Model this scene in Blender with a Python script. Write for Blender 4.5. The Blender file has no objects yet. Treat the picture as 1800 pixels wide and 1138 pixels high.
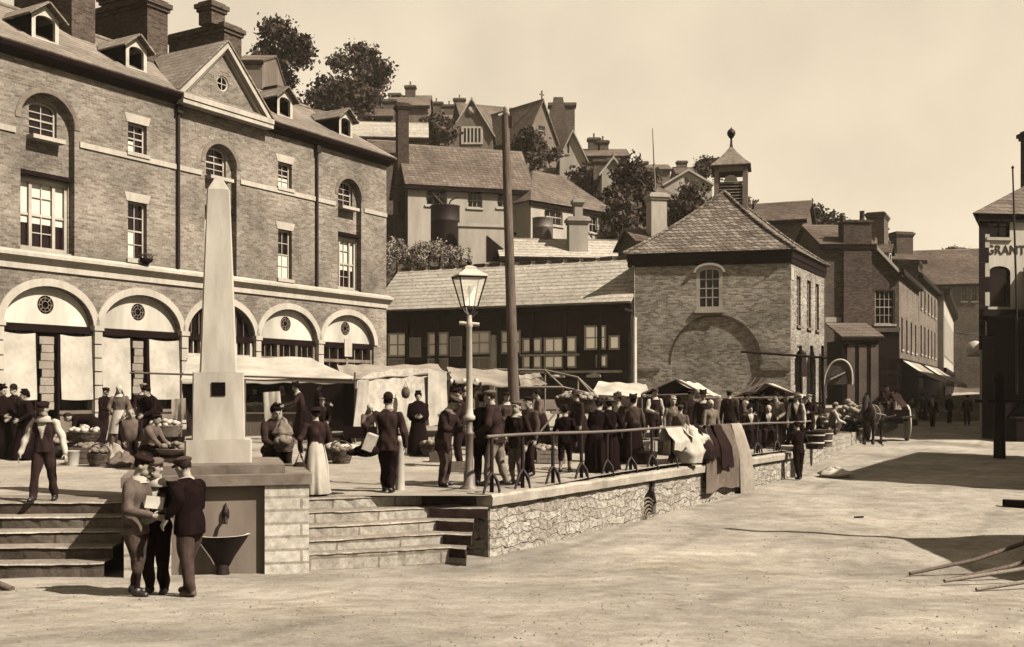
SKYK = .97; HAZE = .00015; ALB = .47
import bpy, math, random
import numpy as np
from mathutils import Vector, Matrix
from mathutils.geometry import tessellate_polygon
random.seed(11); RN = random.Random(5)
F = 1900.0; CX = 900.0; HY = 690.0; CZ = 1.65
sc = bpy.context.scene; COL = sc.collection
def X(x, d): return (x-CX)/F*d
def Z(y, d): return CZ-(y-HY)/F*d
def P(x, y, d): return Vector((X(x, d), d, Z(y, d)))
def lerp(a, b, t): return a+(b-a)*t
def interp(tab, x):
    if x <= tab[0][0]: return tab[0][1]
    for (a, b), (c, d) in zip(tab, tab[1:]):
        if x <= c: return lerp(b, d, (x-a)/(c-a))
    return tab[-1][1]
STREET = [(-30, .1), (0, .05), (4, -.2), (16.3, -1.01), (22, -.97), (30, -.71), (43, -.35), (60, -.2), (80, .05), (120, 1.5), (170, 4)]
def sz(y): return interp(STREET, y)
def pzz(x, y):
    k = min(1, max(0, (9-x)/7)) if y < 34 else min(1, max(0, (9-x)/7)+(y-34)/12)
    return .019*(y-17.5)*k if y > 17.5 else .019*(y-17.5)
def ground_d(y):                       # depth at which the plaza floor is seen at picture height y
    return (1.65+.019*17.5)/((y-HY)/F+.019)

# ---------------------------------------------------------------- colours and materials (sepia print palette)
SEP = [(.004, (1, .40, .42)), (.015, (1, .54, .49)), (.04, (1, .67, .55)), (.1, (1, .775, .625)), (.2, (1, .84, .69)), (.4, (1, .91, .77)), (.8, (1, .95, .84))]
def sep(L):
    L = max(L, .0015)
    x = math.log(L); r = [interp([(math.log(a), c[i]) for a, c in SEP], x) for i in range(3)]
    l = .2126*r[0]+.7152*r[1]+.0722*r[2]
    L *= ALB; return (min(1, r[0]*L/l), min(1, r[1]*L/l), min(1, r[2]*L/l), 1)
class NT:
    def __init__(s, m):
        m.use_nodes = True; s.t = m.node_tree; s.b = s.t.nodes.get('Principled BSDF')
    def n(s, typ, **k):
        o = s.t.nodes.new(typ)
        for a, v in k.items():
            if a.startswith('i_'):
                key = a[2:]; key = int(key) if key.isdigit() else key.replace('_', ' ')
                o.inputs[key].default_value = v
            else: setattr(o, a, v)
        return o
    def l(s, a, b): s.t.links.new(a, b)
    def ramp(s, fac, stops):
        r = s.n('ShaderNodeValToRGB'); e = r.color_ramp.elements
        while len(e) < len(stops): e.new(.5)
        for i, (p, c) in enumerate(stops): e[i].position = p; e[i].color = c
        s.l(fac, r.inputs[0]); return r.outputs[0]
    def mix(s, typ, fac, a, b):
        m = s.n('ShaderNodeMixRGB', blend_type=typ)
        for i, v in enumerate((fac, a, b)):
            if hasattr(v, 'links'): s.l(v, m.inputs[i])
            else: m.inputs[i].default_value = v
        return m.outputs[0]
    def math(s, op, a, b=0):
        m = s.n('ShaderNodeMath', operation=op)
        for i, v in enumerate((a, b)):
            if hasattr(v, 'links'): s.l(v, m.inputs[i])
            else: m.inputs[i].default_value = v
        return m.outputs[0]
    def bump(s, h, st, dist=.02):
        b = s.n('ShaderNodeBump', i_Strength=st, i_Distance=dist); s.l(h, b.inputs['Height']); s.l(b.outputs[0], s.b.inputs['Normal'])
def G(v): return (v, v, v, 1)
MATS = {}
def mk(name, L, kind='plain', var=.3, scale=4, bump=.25, rough=.95, spec=.03, bw=.24, rh=.08, stain=.35, mort=1.35, dist=.02, st=(1, 1, 1)):
    m = bpy.data.materials.new(name); t = NT(m); MATS[name] = m
    t.b.inputs['Roughness'].default_value = rough; t.b.inputs['Specular IOR Level'].default_value = spec
    tc = t.n('ShaderNodeTexCoord'); co = tc.outputs['Object']
    if st != (1, 1, 1):
        mp = t.n('ShaderNodeMapping'); mp.inputs['Scale'].default_value = st; t.l(co, mp.inputs[0]); co = mp.outputs[0]
    def noise(sc_, det=6, r=.6, v=None):
        n = t.n('ShaderNodeTexNoise', i_Scale=sc_, i_Detail=det, i_Roughness=r); t.l(v or co, n.inputs['Vector']); return n.outputs['Fac']
    big = t.ramp(noise(scale*.12, 4), [(.3, G(1-stain)), (.7, G(1+stain*.35))])
    if kind in ('plain', 'cloth'):
        n = noise(scale)
        c = t.ramp(n, [(.3, sep(L*(1-var))), (.7, sep(L*(1+var)))])
        c = t.mix('MULTIPLY', 1, c, big); h = n
    elif kind in ('brick', 'tile', 'ashlar'):
        s = t.n('ShaderNodeSeparateXYZ'); t.l(co, s.inputs[0])
        cb = t.n('ShaderNodeCombineXYZ'); t.l(t.math('ADD', s.outputs[0], s.outputs[1]), cb.inputs[0])
        wob = t.math('MULTIPLY', noise(1.3, 2), .05 if kind == 'tile' else .015)
        t.l(t.math('ADD', s.outputs[2], wob), cb.inputs[1])
        b = t.n('ShaderNodeTexBrick', i_Scale=1.0, i_Mortar_Size=rh*.11, i_Bias=0.0, i_Brick_Width=bw, i_Row_Height=rh)
        b.inputs['Color1'].default_value = sep(L*(1+var)); b.inputs['Color2'].default_value = sep(L*(1-var)); b.inputs['Mortar'].default_value = sep(L*mort)
        t.l(cb.outputs[0], b.inputs['Vector'])
        n = noise(scale*(4 if kind == 'brick' else 2.2), 8, .75)
        c = t.mix('MULTIPLY', .9, b.outputs['Color'], t.ramp(n, [(.3, G(.45)), (.7, G(1.25))]))
        c = t.mix('MULTIPLY', 1, c, big)
        h = t.math('ADD', t.math('MULTIPLY', b.outputs['Fac'], -.6), n)
    elif kind == 'rubble':
        wn = t.n('ShaderNodeTexNoise', i_Scale=1.7, i_Detail=5.0); t.l(co, wn.inputs['Vector'])
        sx = t.n('ShaderNodeSeparateXYZ'); t.l(co, sx.inputs[0]); sw_ = t.n('ShaderNodeSeparateXYZ'); t.l(wn.outputs['Color'], sw_.inputs[0])
        cx = t.math('ADD', t.math('ADD', sx.outputs[0], sx.outputs[1]), t.math('MULTIPLY', sw_.outputs[0], .95)); cz = t.math('ADD', sx.outputs[2], t.math('MULTIPLY', sw_.outputs[2], .42))
        cb = t.n('ShaderNodeCombineXYZ'); t.l(cx, cb.inputs[0]); t.l(cz, cb.inputs[1])
        b = t.n('ShaderNodeTexBrick', i_Scale=1.0, i_Mortar_Size=.014, i_Mortar_Smooth=.6, i_Bias=0.0, i_Brick_Width=.36, i_Row_Height=.17, squash=.6, squash_frequency=3, offset=.37)
        b.inputs['Color1'].default_value = sep(L*(1+var)); b.inputs['Color2'].default_value = sep(L*(1-var)); b.inputs['Mortar'].default_value = sep(L*.9); t.l(cb.outputs[0], b.inputs['Vector'])
        n = noise(9); msk = t.ramp(noise(3.2, 5), [(.58, G(.06)), (.64, G(1))])
        gap = t.math('MULTIPLY', b.outputs['Fac'], msk)
        c = t.mix('MIX', gap, b.outputs['Color'], sep(L*.1))
        sp = t.ramp(noise(7, 3, .8), [(.6, G(0)), (.66, G(1))]); c = t.mix('MIX', t.math('MULTIPLY', sp, .75), c, sep(L*.22))
        c = t.mix('MULTIPLY', .8, c, t.ramp(n, [(.3, G(.6)), (.7, G(1.2))])); c = t.mix('MULTIPLY', 1, c, big)
        h = t.math('ADD', t.math('MULTIPLY', b.outputs['Fac'], -1.2), t.math('MULTIPLY', n, .8))
    elif kind == 'ground':
        mp = t.n('ShaderNodeMapping'); mp.inputs['Scale'].default_value = (.3, .55, 1); mp.inputs['Rotation'].default_value = (0, 0, -.6); t.l(co, mp.inputs[0])
        tr = noise(1.1, 8, .65, mp.outputs[0]); n = noise(scale, 10, .7); f = noise(22, 6, .7)
        c = t.ramp(n, [(.28, sep(L*(1-var))), (.72, sep(L*(1+var)))])
        c = t.mix('MULTIPLY', .6, c, t.ramp(tr, [(.3, G(.62)), (.62, G(1.12))]))
        c = t.mix('MULTIPLY', .62, c, t.ramp(f, [(.3, G(.6)), (.7, G(1.25))]))
        c = t.mix('MULTIPLY', 1, c, big)
        pb = t.n('ShaderNodeTexVoronoi', i_Scale=7.0); t.l(co, pb.inputs['Vector'])
        sp = t.ramp(pb.outputs['Distance'], [(.06, G(.35)), (.12, G(1))])
        c = t.mix('MULTIPLY', t.ramp(noise(.5, 2), [(.5, G(0)), (.65, G(.8))]), c, sp)
        h = t.math('ADD', t.math('ADD', n, t.math('MULTIPLY', f, .5)), t.math('MULTIPLY', tr, .3))
        if name == 'road dirt':                   # wheel ruts worn along the street
            s = t.n('ShaderNodeSeparateXYZ'); t.l(co, s.inputs[0])
            pp = t.math('SUBTRACT', t.math('MULTIPLY', s.outputs[0], .86), t.math('MULTIPLY', s.outputs[1], .51)); pp = t.math('ADD', pp, t.math('MULTIPLY', noise(.12, 1), 2.5))
            rut = t.ramp(t.math('ABSOLUTE', t.math('SINE', t.math('MULTIPLY', pp, 2.1))), [(.0, G(.74)), (.22, G(.9)), (.42, G(1.05)), (.7, G(1))])
            c = t.mix('MULTIPLY', t.ramp(noise(.4, 4), [(.42, G(0)), (.6, G(.9))]), c, rut)
            c = t.mix('MULTIPLY', t.ramp(noise(.33, 6, .7), [(.52, G(0)), (.7, G(.8))]), c, sep(.62/ALB))
    elif kind == 'leaf':
        n = noise(scale, 3)
        c = t.ramp(n, [(.33, sep(L*(1-var))), (.68, sep(L*(1+var)))]); h = None
        t.b.inputs['Roughness'].default_value = .7
    elif kind == 'wood':
        mp = t.n('ShaderNodeMapping'); mp.inputs['Scale'].default_value = (6, 6, .6); t.l(co, mp.inputs[0])
        n = noise(scale, 6, .6, mp.outputs[0]); c = t.ramp(n, [(.3, sep(L*(1-var))), (.7, sep(L*(1+var)))])
        c = t.mix('MULTIPLY', 1, c, big); h = n
    t.l(c, t.b.inputs['Base Color'])
    if h is not None and bump: t.bump(h, bump, dist)
    return m
mk('terrace brick', .22, 'brick', var=.34, scale=3, bump=.3, stain=.6, mort=1.15)
mk('hall brick', .29, 'brick', var=.5, scale=3.5, bump=.6, stain=.5, mort=1.1)
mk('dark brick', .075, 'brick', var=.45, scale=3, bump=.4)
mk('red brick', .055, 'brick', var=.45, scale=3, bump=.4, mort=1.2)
mk('grey brick', .1, 'brick', var=.4, scale=3, bump=.3)
mk('slate', .14, 'tile', var=.25, scale=3, bw=.3, rh=.2, mort=.5, bump=.4)
mk('terrace slate', .22, 'tile', var=.2, scale=3, bw=.3, rh=.2, mort=.6, bump=.3, stain=.35)
mk('dark slate', .10, 'tile', var=.3, scale=3, bw=.3, rh=.2, mort=.5, bump=.4)
mk('clay tile', .2, 'tile', var=.45, scale=6, bw=.22, rh=.17, mort=.25, bump=.9, dist=.06)
mk('shed tile', .37, 'tile', var=.12, scale=2, bw=3.5, rh=.21, mort=.5, bump=.4, stain=.25)
mk('pale stone', .36, st=(1, 1, .28), var=.14, scale=5, bump=.15, stain=.2)
mk('obelisk stone', .43, st=(1, 1, .28), var=.12, scale=7, bump=.25, stain=.4)
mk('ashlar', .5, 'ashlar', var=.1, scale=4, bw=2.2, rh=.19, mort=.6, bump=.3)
mk('step stone', .36, 'ashlar', var=.12, scale=6, bw=1.15, rh=.18, mort=.6, bump=.3, stain=.4)
mk('weathered stone', .16, var=.3, scale=5, bump=.4, stain=.4)
mk('tarred riser', .028, var=.5, scale=7, bump=.4)
mk('rubble', .36, 'rubble', var=.2, scale=2.9, bump=1.0, dist=.12, stain=.25)
mk('street brick', .16, 'brick', var=.4, scale=3, bump=.3, stain=.4, mort=1.1)
mk('coping', .3, var=.2, scale=5, bump=.4)
mk('whitewash', .34, st=(1, 1, .28), var=.12, scale=2.5, bump=.2, stain=.35)
mk('stucco', .46, st=(1, 1, .28), var=.1, scale=4, bump=.15, stain=.45)
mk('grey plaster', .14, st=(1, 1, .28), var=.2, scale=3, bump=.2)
mk('white paint', .38, var=.08, scale=6, bump=.05, rough=.6)
mk('cream paint', .42, var=.12, scale=6, bump=.05, rough=.7)
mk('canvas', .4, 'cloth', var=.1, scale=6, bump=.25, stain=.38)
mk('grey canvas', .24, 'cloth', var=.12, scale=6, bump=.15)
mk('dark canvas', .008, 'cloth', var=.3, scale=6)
mk('printed sheet', .38, 'cloth', var=.3, scale=5, bump=.1, stain=.3)
mk('dark paint', .006, var=.3, scale=5, rough=.6)
mk('shed timber', .03, 'wood', var=.4, scale=5)
mk('pale timber', .2, 'wood', var=.25, scale=5)
mk('mid timber', .1, 'wood', var=.35, scale=5)
mk('pole timber', .1, 'wood', var=.4, scale=5, bump=.4)
mk('iron', .012, var=.3, scale=10, rough=.6, spec=.12)
mk('grey iron', .09, var=.3, scale=10, rough=.6, spec=.4)
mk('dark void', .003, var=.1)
mk('road dirt', .31, 'ground', var=.32, scale=2.6, bump=.7, dist=.04, stain=.42)
mk('square dirt', .28, 'ground', var=.25, scale=2.5, bump=.4, dist=.03, stain=.3)
mk('hill ground', .09, 'plain', var=.5, scale=1, bump=.5)
mk('leaf dark', .035, 'leaf', var=.7, scale=1.2)
mk('leaf mid', .06, 'leaf', var=.7, scale=1.4)
mk('leaf light', .2, 'leaf', var=.6, scale=3)
mk('bark', .04, 'wood', var=.4, scale=4)
mk('wicker', .11, 'ashlar', var=.45, scale=8, bw=.09, rh=.035, mort=.3, bump=.8, stain=.2)
mk('cabbage', .2, 'leaf', var=.5, scale=9)
mk('crate wood', .17, 'wood', var=.3, scale=6)
mk('skin', .27, var=.12, scale=12, bump=.03, rough=.6, stain=.1)
mk('hair', .012, var=.4, scale=30, rough=.6, stain=.1)
mk('grey hair', .1, var=.3, scale=30, rough=.6)
for nm, L in (('black cloth', .005), ('dark cloth', .012), ('brown cloth', .02), ('grey cloth', .09), ('mid cloth', .045), ('light cloth', .15), ('white cloth', .37), ('tan cloth', .1), ('stripe cloth', .05), ('tweed cloth', .065)):
    mk(nm, L, 'cloth', var=.35 if L < .3 else .1, scale=9, bump=.25, stain=.2)
mk('boot', .005, var=.3, scale=12, rough=.5, spec=.4)
mk('horse coat', .007, var=.4, scale=3, rough=.7, spec=.1)
mk('enamel', .45, var=.05, scale=4, rough=.35, spec=.4)
mk('lantern white', .42, var=.06, scale=6, rough=.5)
def glass(name, L, rough=.12):
    m = bpy.data.materials.new(name); t = NT(m); MATS[name] = m
    t.b.inputs['Base Color'].default_value = sep(L); t.b.inputs['Roughness'].default_value = rough; t.b.inputs['Specular IOR Level'].default_value = .22
    n = t.n('ShaderNodeTexNoise', i_Scale=2.5); tc = t.n('ShaderNodeTexCoord'); t.l(tc.outputs['Object'], n.inputs['Vector']); t.bump(n.outputs['Fac'], .12, .02)
    return m
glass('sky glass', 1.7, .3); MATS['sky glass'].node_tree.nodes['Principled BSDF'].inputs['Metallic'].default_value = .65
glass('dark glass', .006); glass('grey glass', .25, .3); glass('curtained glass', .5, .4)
m = bpy.data.materials.new('lamp glass'); t = NT(m); MATS['lamp glass'] = m
t.b.inputs['Base Color'].default_value = (.9, .86, .74, 1); t.b.inputs['Roughness'].default_value = .15; t.b.inputs['Alpha'].default_value = .12

# ---------------------------------------------------------------- mesh builder
class MB:
    def __init__(s): s.v = []; s.f = []; s.m = []; s.sm = []
    def add(s, vs, fs, m=0, M=None, sm=False):
        o = len(s.v)
        if M is not None: vs = [M@Vector(v) for v in vs]
        s.v += [tuple(v) for v in vs]
        for f in fs: s.f.append([i+o for i in f]); s.m.append(m); s.sm.append(sm)
        return s
    def box(s, x0, x1, y0, y1, z0, z1, m=0, M=None):
        return s.add([(x0, y0, z0), (x1, y0, z0), (x1, y1, z0), (x0, y1, z0), (x0, y0, z1), (x1, y0, z1), (x1, y1, z1), (x0, y1, z1)],
                     [(3, 2, 1, 0), (4, 5, 6, 7), (0, 1, 5, 4), (1, 2, 6, 5), (2, 3, 7, 6), (3, 0, 4, 7)], m, M)
    def prism(s, poly, y0, y1, m=0, M=None):      # outline in x,z pushed along y
        n = len(poly)
        return s.add([(x, y0, z) for x, z in poly]+[(x, y1, z) for x, z in poly],
                     [tuple(range(n)), tuple(range(2*n-1, n-1, -1))]+[(i, i+n, (i+1) % n+n, (i+1) % n) for i in range(n)], m, M)
    def slab(s, poly, z0, z1, m=0, M=None):       # outline in x,y pushed along z; z0, z1 may be functions
        n = len(poly); f0 = z0 if callable(z0) else (lambda x, y: z0); f1 = z1 if callable(z1) else (lambda x, y: z1)
        return s.add([(x, y, f0(x, y)) for x, y in poly]+[(x, y, f1(x, y)) for x, y in poly],
                     [tuple(range(n-1, -1, -1)), tuple(range(n, 2*n))]+[(i, (i+1) % n, (i+1) % n+n, i+n) for i in range(n)], m, M)
    def solid(s, top, th, m=0, M=None):           # a sheet (list of 3 or 4 points) given thickness along its normal
        p = [Vector(q) for q in top]; nn = (p[1]-p[0]).cross(p[-1]-p[0]).normalized()*th; n = len(p)
        return s.add(p+[q-nn for q in p], [tuple(range(n)), tuple(range(2*n-1, n-1, -1))]+[(i, i+n, (i+1) % n+n, (i+1) % n) for i in range(n)], m, M)
    def loft(s, rings, m=0, cap=True, sm=True, M=None, close=True):
        n = len(rings[0]); vs = [q for r in rings for q in r]; fs = []
        for k in range(len(rings)-1):
            for i in range(n if close else n-1):
                j = (i+1) % n; fs.append((k*n+i, k*n+j, (k+1)*n+j, (k+1)*n+i))
        s.add(vs, fs, m, M, sm)
        if cap and close:
            s.add(rings[0], [tuple(range(n-1, -1, -1))], m, M); s.add(rings[-1], [tuple(range(n))], m, M)
        return s
    def tube(s, pts, r, n=8, m=0, cap=True, M=None, sm=True):
        pts = [Vector(p) for p in pts]; rs = r if isinstance(r, (list, tuple)) else [r]*len(pts)
        rings = []; up = None
        for i, p in enumerate(pts):
            a = pts[max(0, i-1)]; b = pts[min(len(pts)-1, i+1)]; d = (b-a).normalized()
            if up is None: up = Vector((0, 0, 1)) if abs(d.z) < .9 else Vector((1, 0, 0))
            e1 = (up-d*up.dot(d)).normalized(); e2 = d.cross(e1); up = e1
            rings.append([p+e1*(rs[i]*math.cos(q))+e2*(rs[i]*math.sin(q)) for q in [2*math.pi*k/n for k in range(n)]])
        return s.loft(rings, m, cap, sm, M)
    def lathe(s, prof, c=(0, 0, 0), n=16, m=0, M=None, sm=True, ax=0):
        c = Vector(c)
        return s.loft([[c+Vector((r*math.cos(2*math.pi*k/n+ax), r*math.sin(2*math.pi*k/n+ax), z)) for k in range(n)] for r, z in prof], m, True, sm, M)
    def ell(s, c, r, n=10, k=7, m=0, R=None, M=None):
        c = Vector(c); rings = []
        for i in range(k+1):
            a = math.pi*(i/k*.98+.01); rr = []
            for j in range(n):
                b = 2*math.pi*j/n; q = Vector((r[0]*math.sin(a)*math.cos(b), r[1]*math.sin(a)*math.sin(b), -r[2]*math.cos(a)))
                rr.append(c+(R@q if R is not None else q))
            rings.append(rr)
        return s.loft(rings, m, True, True, M)
    def panel(s, outer, holes, y=0, dep=.1, m=0, M=None, back=False):   # flat wall in x,z with openings and reveals
        loops = [outer]+holes
        tri = tessellate_polygon([[Vector((x, z, 0)) for x, z in l] for l in loops])
        flat = [q for l in loops for q in l]
        s.add([(x, y, z) for x, z in flat], [tuple(t) for t in tri], m, M)
        if back: s.add([(x, y+dep, z) for x, z in flat], [tuple(reversed(t)) for t in tri], m, M)
        for l in (loops if back else holes):
            n = len(l); s.add([(x, y, z) for x, z in l]+[(x, y+dep, z) for x, z in l], [(i, (i+1) % n, (i+1) % n+n, i+n) for i in range(n)], m, M)
        return s
    def build(s, name, mats, parent=None, M=None):
        me = bpy.data.meshes.new(name); me.from_pydata(s.v, [], s.f)
        if not isinstance(mats, (list, tuple)): mats = [mats]
        for q in mats: me.materials.append(MATS[q] if isinstance(q, str) else q)
        me.polygons.foreach_set('material_index', s.m); me.polygons.foreach_set('use_smooth', s.sm)
        me.update()
        o = bpy.data.objects.new(name, me); COL.objects.link(o)
        if parent is not None: o.parent = parent
        if M is not None: o.matrix_local = M
        return o
def tag(o, label, cat, group=None):
    o['label'] = label; o['category'] = cat
    if group: o['group'] = group
    return o
def empty(name, loc, label, cat, group=None, rz=0):
    o = bpy.data.objects.new(name, None); COL.objects.link(o); o.location = tuple(loc)+((0,) if len(loc) == 2 else ()); o.rotation_euler = (0, 0, rz); o.empty_display_size = .3
    return tag(o, label, cat, group)
def structure(o): o['kind'] = 'structure'; return o
def copy_tree(o, parent=None):
    c = o.copy(); COL.objects.link(c)
    if parent is not None: c.parent = parent
    for ch in list(o.children): copy_tree(ch, c)
    return c
def move(o, loc, rz, label): o.location = loc; o.rotation_euler = (0, 0, rz); o['label'] = label; return o
def arch(u0, u1, z0, zs, rise, n=12):             # outline of an opening with a curved head
    c = (u0+u1)/2; a = (u1-u0)/2
    p = [(u0, z0), (u1, z0)]
    if rise <= 0: return p+[(u1, zs), (u0, zs)]
    return p+[(c+a*math.cos(math.pi*k/n), zs+rise*math.sin(math.pi*k/n)) for k in range(n+1)]
def rect(u0, u1, z0, z1): return [(u0, z0), (u1, z0), (u1, z1), (u0, z1)]
class Wall:                                       # a vertical wall plane from A to B; local x along it, y into the building, z = height
    def __init__(s, A, B, root):
        s.A = Vector((A[0], A[1])); s.B = Vector((B[0], B[1])); s.d = (s.B-s.A).normalized(); s.L = (s.B-s.A).length; s.root = root
        dx, dy = s.d; s.W = Matrix(((dx, -dy, 0, A[0]), (dy, dx, 0, A[1]), (0, 0, 1, 0), (0, 0, 0, 1)))
        s.M = Matrix.Translation(-Vector(root.location))@s.W
    def u(s, x):
        q = (x-CX)/F; return (q*s.A.y-s.A.x)/(s.d.x-q*s.d.y)
    def dep(s, x): return s.A.y+s.d.y*s.u(x)
    def uz(s, x, y): return s.u(x), Z(y, s.dep(x))
    def part(s, mb, name, mats, parent=None):
        if getattr(s, 'skew', 0): mb.v = [(x+s.skew*y, y, z) for x, y, z in mb.v]
        return mb.build(name, mats, parent or s.root, s.M if parent is None else None)
    def pt(s, u, y, z): return s.W@Vector((u, y, z))
def window(w, u0, u1, z0, z1, y=.1, rise=0, cols=2, rows=4, fr=.07, bar=.03, fm='white paint', gm='dark glass', sill='pale stone', lintel=None, th=.06, mid=True, name='window'):
    o = MB(); out = arch(u0, u1, z0, z1, rise); inn = arch(u0+fr, u1-fr, z0+fr, z1-(0 if rise else fr), max(0, rise-fr))
    o.panel(out, [inn], y, th, back=True)
    W = u1-u0-2*fr; H = z1+rise*.9-z0-2*fr
    for i in range(1, cols):
        x = u0+fr+W*i/cols; t = abs(2*i/cols-1); top = z1+rise*math.sqrt(max(0, 1-t*t))-fr
        o.box(x-bar/2, x+bar/2, y+.012, y+.045, z0+fr, top)
    for j in range(1, rows):
        z = z0+fr+H*j/rows; b = bar*1.8 if (mid and j == rows//2) else bar
        if z < z1: o.box(u0+fr, u1-fr, y+.009, y+.048, z-b/2, z+b/2)
    f = w.part(o, name, fm)
    MB().prism(arch(u0+.02, u1-.02, z0+.02, z1-.02, max(0, rise-.02)), y+.05, y+.075).build('pane', gm, f)
    if sill: MB().box(u0-.08, u1+.08, -.09, y+.02, z0-.13, z0-.003).build('sill', sill, f)
    if lintel: MB().prism([(u0-.06, z1+.003), (u1+.06, z1+.003), (u1+.16, z1+.3), (u0-.16, z1+.3)], -.02, y-.01).build('lintel', lintel, f)
    return f
# ================================================================ ground
def axis(a, b, fine0, fine1, fs, cs):
    r = [a]
    while r[-1] < b: r.append(r[-1]+(fs if fine0 <= r[-1] < fine1 else cs))
    return r
def sheet(name, xs, ys, zf, mat, keep=None):
    mb = MB(); n = len(xs)
    mb.v = [(x, y, zf(x, y)) for y in ys for x in xs]
    for j in range(len(ys)-1):
        for i in range(n-1):
            if keep and not keep((xs[i]+xs[i+1])/2, (ys[j]+ys[j+1])/2): continue
            mb.f.append((j*n+i, j*n+i+1, (j+1)*n+i+1, (j+1)*n+i)); mb.m.append(0); mb.sm.append(True)
    return structure(mb.build(name, mat))
def wob(x, y): return .025*math.sin(1.3*x+.7*y)*math.sin(.9*y-.4*x)+.012*math.sin(3.1*x-2.3*y)
sheet('street', axis(-160, 240, -12, 30, .8, 8), axis(-60, 230, 4, 60, .7, 8), lambda x, y: sz(y)+wob(x, y)*(1 if 5 < y < 70 else 0), 'road dirt')
WX0, WY0, WX1, WY1 = -.38, 17.35, 7.7, 29.9                       # the retaining wall's line
def wallx(y): return WX0+(WX1-WX0)*(y-WY0)/(WY1-WY0) if y < WY1 else WX1+(y-WY1)*.42
mb = MB(); ys = axis(17.3, 66, 17, 70, .8, 1); rows = []
for y in ys:
    xr = wallx(max(y, WY0)); rows.append([(x, y, pzz(x, y)+.4*wob(x, y)*(1 if y > 18 else 0)) for x in [-60]+[lerp(-24, xr, k/40) for k in range(41)]])
mb.loft(rows, cap=False, close=False); structure(mb.build('market_square', 'square dirt'))
HC = [(-7, 72, 11.5), (1, 74, 11.5), (5, 76, 11), (-8, 66, 5.5), (-3, 67, 6.5), (6, 67, 6), (-30, 66, 2), (-60, 66, 2), (-14, 128, 33.5), (-9, 135, 33.5), (-20, 96, 26.5), (-16, 104, 26.5), (-3, 122, 26.5), (4, 122, 26.5), (9, 84, 11.5), (11, 112, 22.5), (14.5, 88, 12.5), (20, 120, 22), (21, 86, 12), (29, 105, 15), (12, 118, 24.5), (20, 150, 29), (10, 66, 3), (20, 66, 1.2), (57, 140, 6), (36, 96, .2), (32, 88, .1), (28, 80, 0), (41, 108, .5), (47, 120, 1), (53, 132, 2), (40, 96, 0), (44, 104, .2),
      (50, 100, 2), (35, 80, 1.5), (70, 130, 3), (45, 128, 4), (-40, 100, 26), (-60, 100, 24), (-60, 140, 33), (-14, 160, 33), (30, 160, 24), (60, 170, 14), (120, 150, 8), (120, 90, 1), (-150, 120, 25), (25, 72, .8), (32, 66, 0), (60, 80, .5)]
def hillz(x, y):
    n = d = 0
    for a, b, c in HC:
        q = 1/((x-a)**2+(y-b)**2+1.5)**1.7; n += q*c; d += q
    f = min(1, max(0, (y-64)/4)); back = max(0, y-150)*.28
    return lerp(-.6, n/d+.4*math.sin(x*.31)*math.sin(y*.27), f)-back
sheet('hill', axis(-160, 60, -60, 60, 3, 10), axis(64, 230, 64, 120, 2, 8), hillz, 'hill ground')

# ================================================================ obelisk with drinking fountain
fx, fy = X(384, 16.5), 16.5; fang = math.atan2(-fx, fy)
ft = empty('obelisk_fountain', (fx, fy, -1.0), 'tall pale stone obelisk on a stepped base with a drinking basin in front', 'fountain', rz=fang)
OZ = 1.0
def fb(name, mb, mat, parent=None): return mb.build(name, mat, parent or ft)
def taper(mb, h0, z0, h1, z1, ch=.03):
    def ring(h, z): c = ch*h/.3; return [(-h+c, -h, z), (h-c, -h, z), (h, -h+c, z), (h, h-c, z), (h-c, h, z), (-h+c, h, z), (-h, h-c, z), (-h, -h+c, z)]
    return mb.loft([ring(h0, z0+OZ), ring(h1, z1+OZ)], sm=False)
fb('shaft', taper(taper(MB(), .275, 1.95, .168, 4.72), .16, 4.723, .045, 4.93), 'obelisk stone')
fb('pedestal', taper(MB(), .385, .94, .372, 1.947, .015), 'obelisk stone')
MB().box(-.1, .1, -.392, -.375, 1.6+OZ, 1.8+OZ).build('plaque', 'dark void', ft)
fb('plinth', taper(MB(), .485, .6, .485, .937, .015), 'pale stone')
fb('upper_slab', MB().box(-.94, .94, -.94, .94, .47+OZ, .597+OZ), 'weathered stone')
fb('ledge', MB().box(-1.31, 1.31, -1.2, 1.2, .316+OZ, .467+OZ), 'weathered stone')
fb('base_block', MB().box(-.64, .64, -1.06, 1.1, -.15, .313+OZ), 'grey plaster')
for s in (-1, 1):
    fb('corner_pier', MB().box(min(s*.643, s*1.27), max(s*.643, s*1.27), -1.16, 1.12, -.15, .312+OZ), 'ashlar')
bas = MB()
prof = [(.03, -.02), (.1, .0), (.16, .12), (.27, .28), (.36, .42), (.38, .45), (.34, .45), (.3, .4)]
bas.loft([[(.06+r*math.cos(a), -1.07-r*1.0*math.sin(a), .62-.45+z) for a in [math.pi*k/14 for k in range(15)]] for r, z in prof], close=False)
b = fb('basin', bas, 'iron'); MB().tube([(.06, -1.1, -.1), (.06, -1.13, .2)], [.13, .07], 10).build('basin_stem', 'iron', b)
MB().loft([[(.06+r*math.cos(a), -1.075-r*math.sin(a), .622) for a in [math.pi*k/14 for k in range(15)]] for r in (.33, .385)], close=False).build('basin_rim', 'pale stone', b)
fb('spout', MB().tube([(.1, -1.06, .86), (.1, -1.16, .86), (.1, -1.19, .78)], .025, 8).lathe([(.01, 0), (.05, .01), (.05, .12), (.02, .17), (.01, .22)], (.1, -1.08, .84), 10), 'iron')
fb('overflow_pipe', MB().tube([(-.42, -1.08, .1), (-.42, -1.08, .9), (-.34, -1.08, 1.06)], .012, 6), 'iron')

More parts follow.
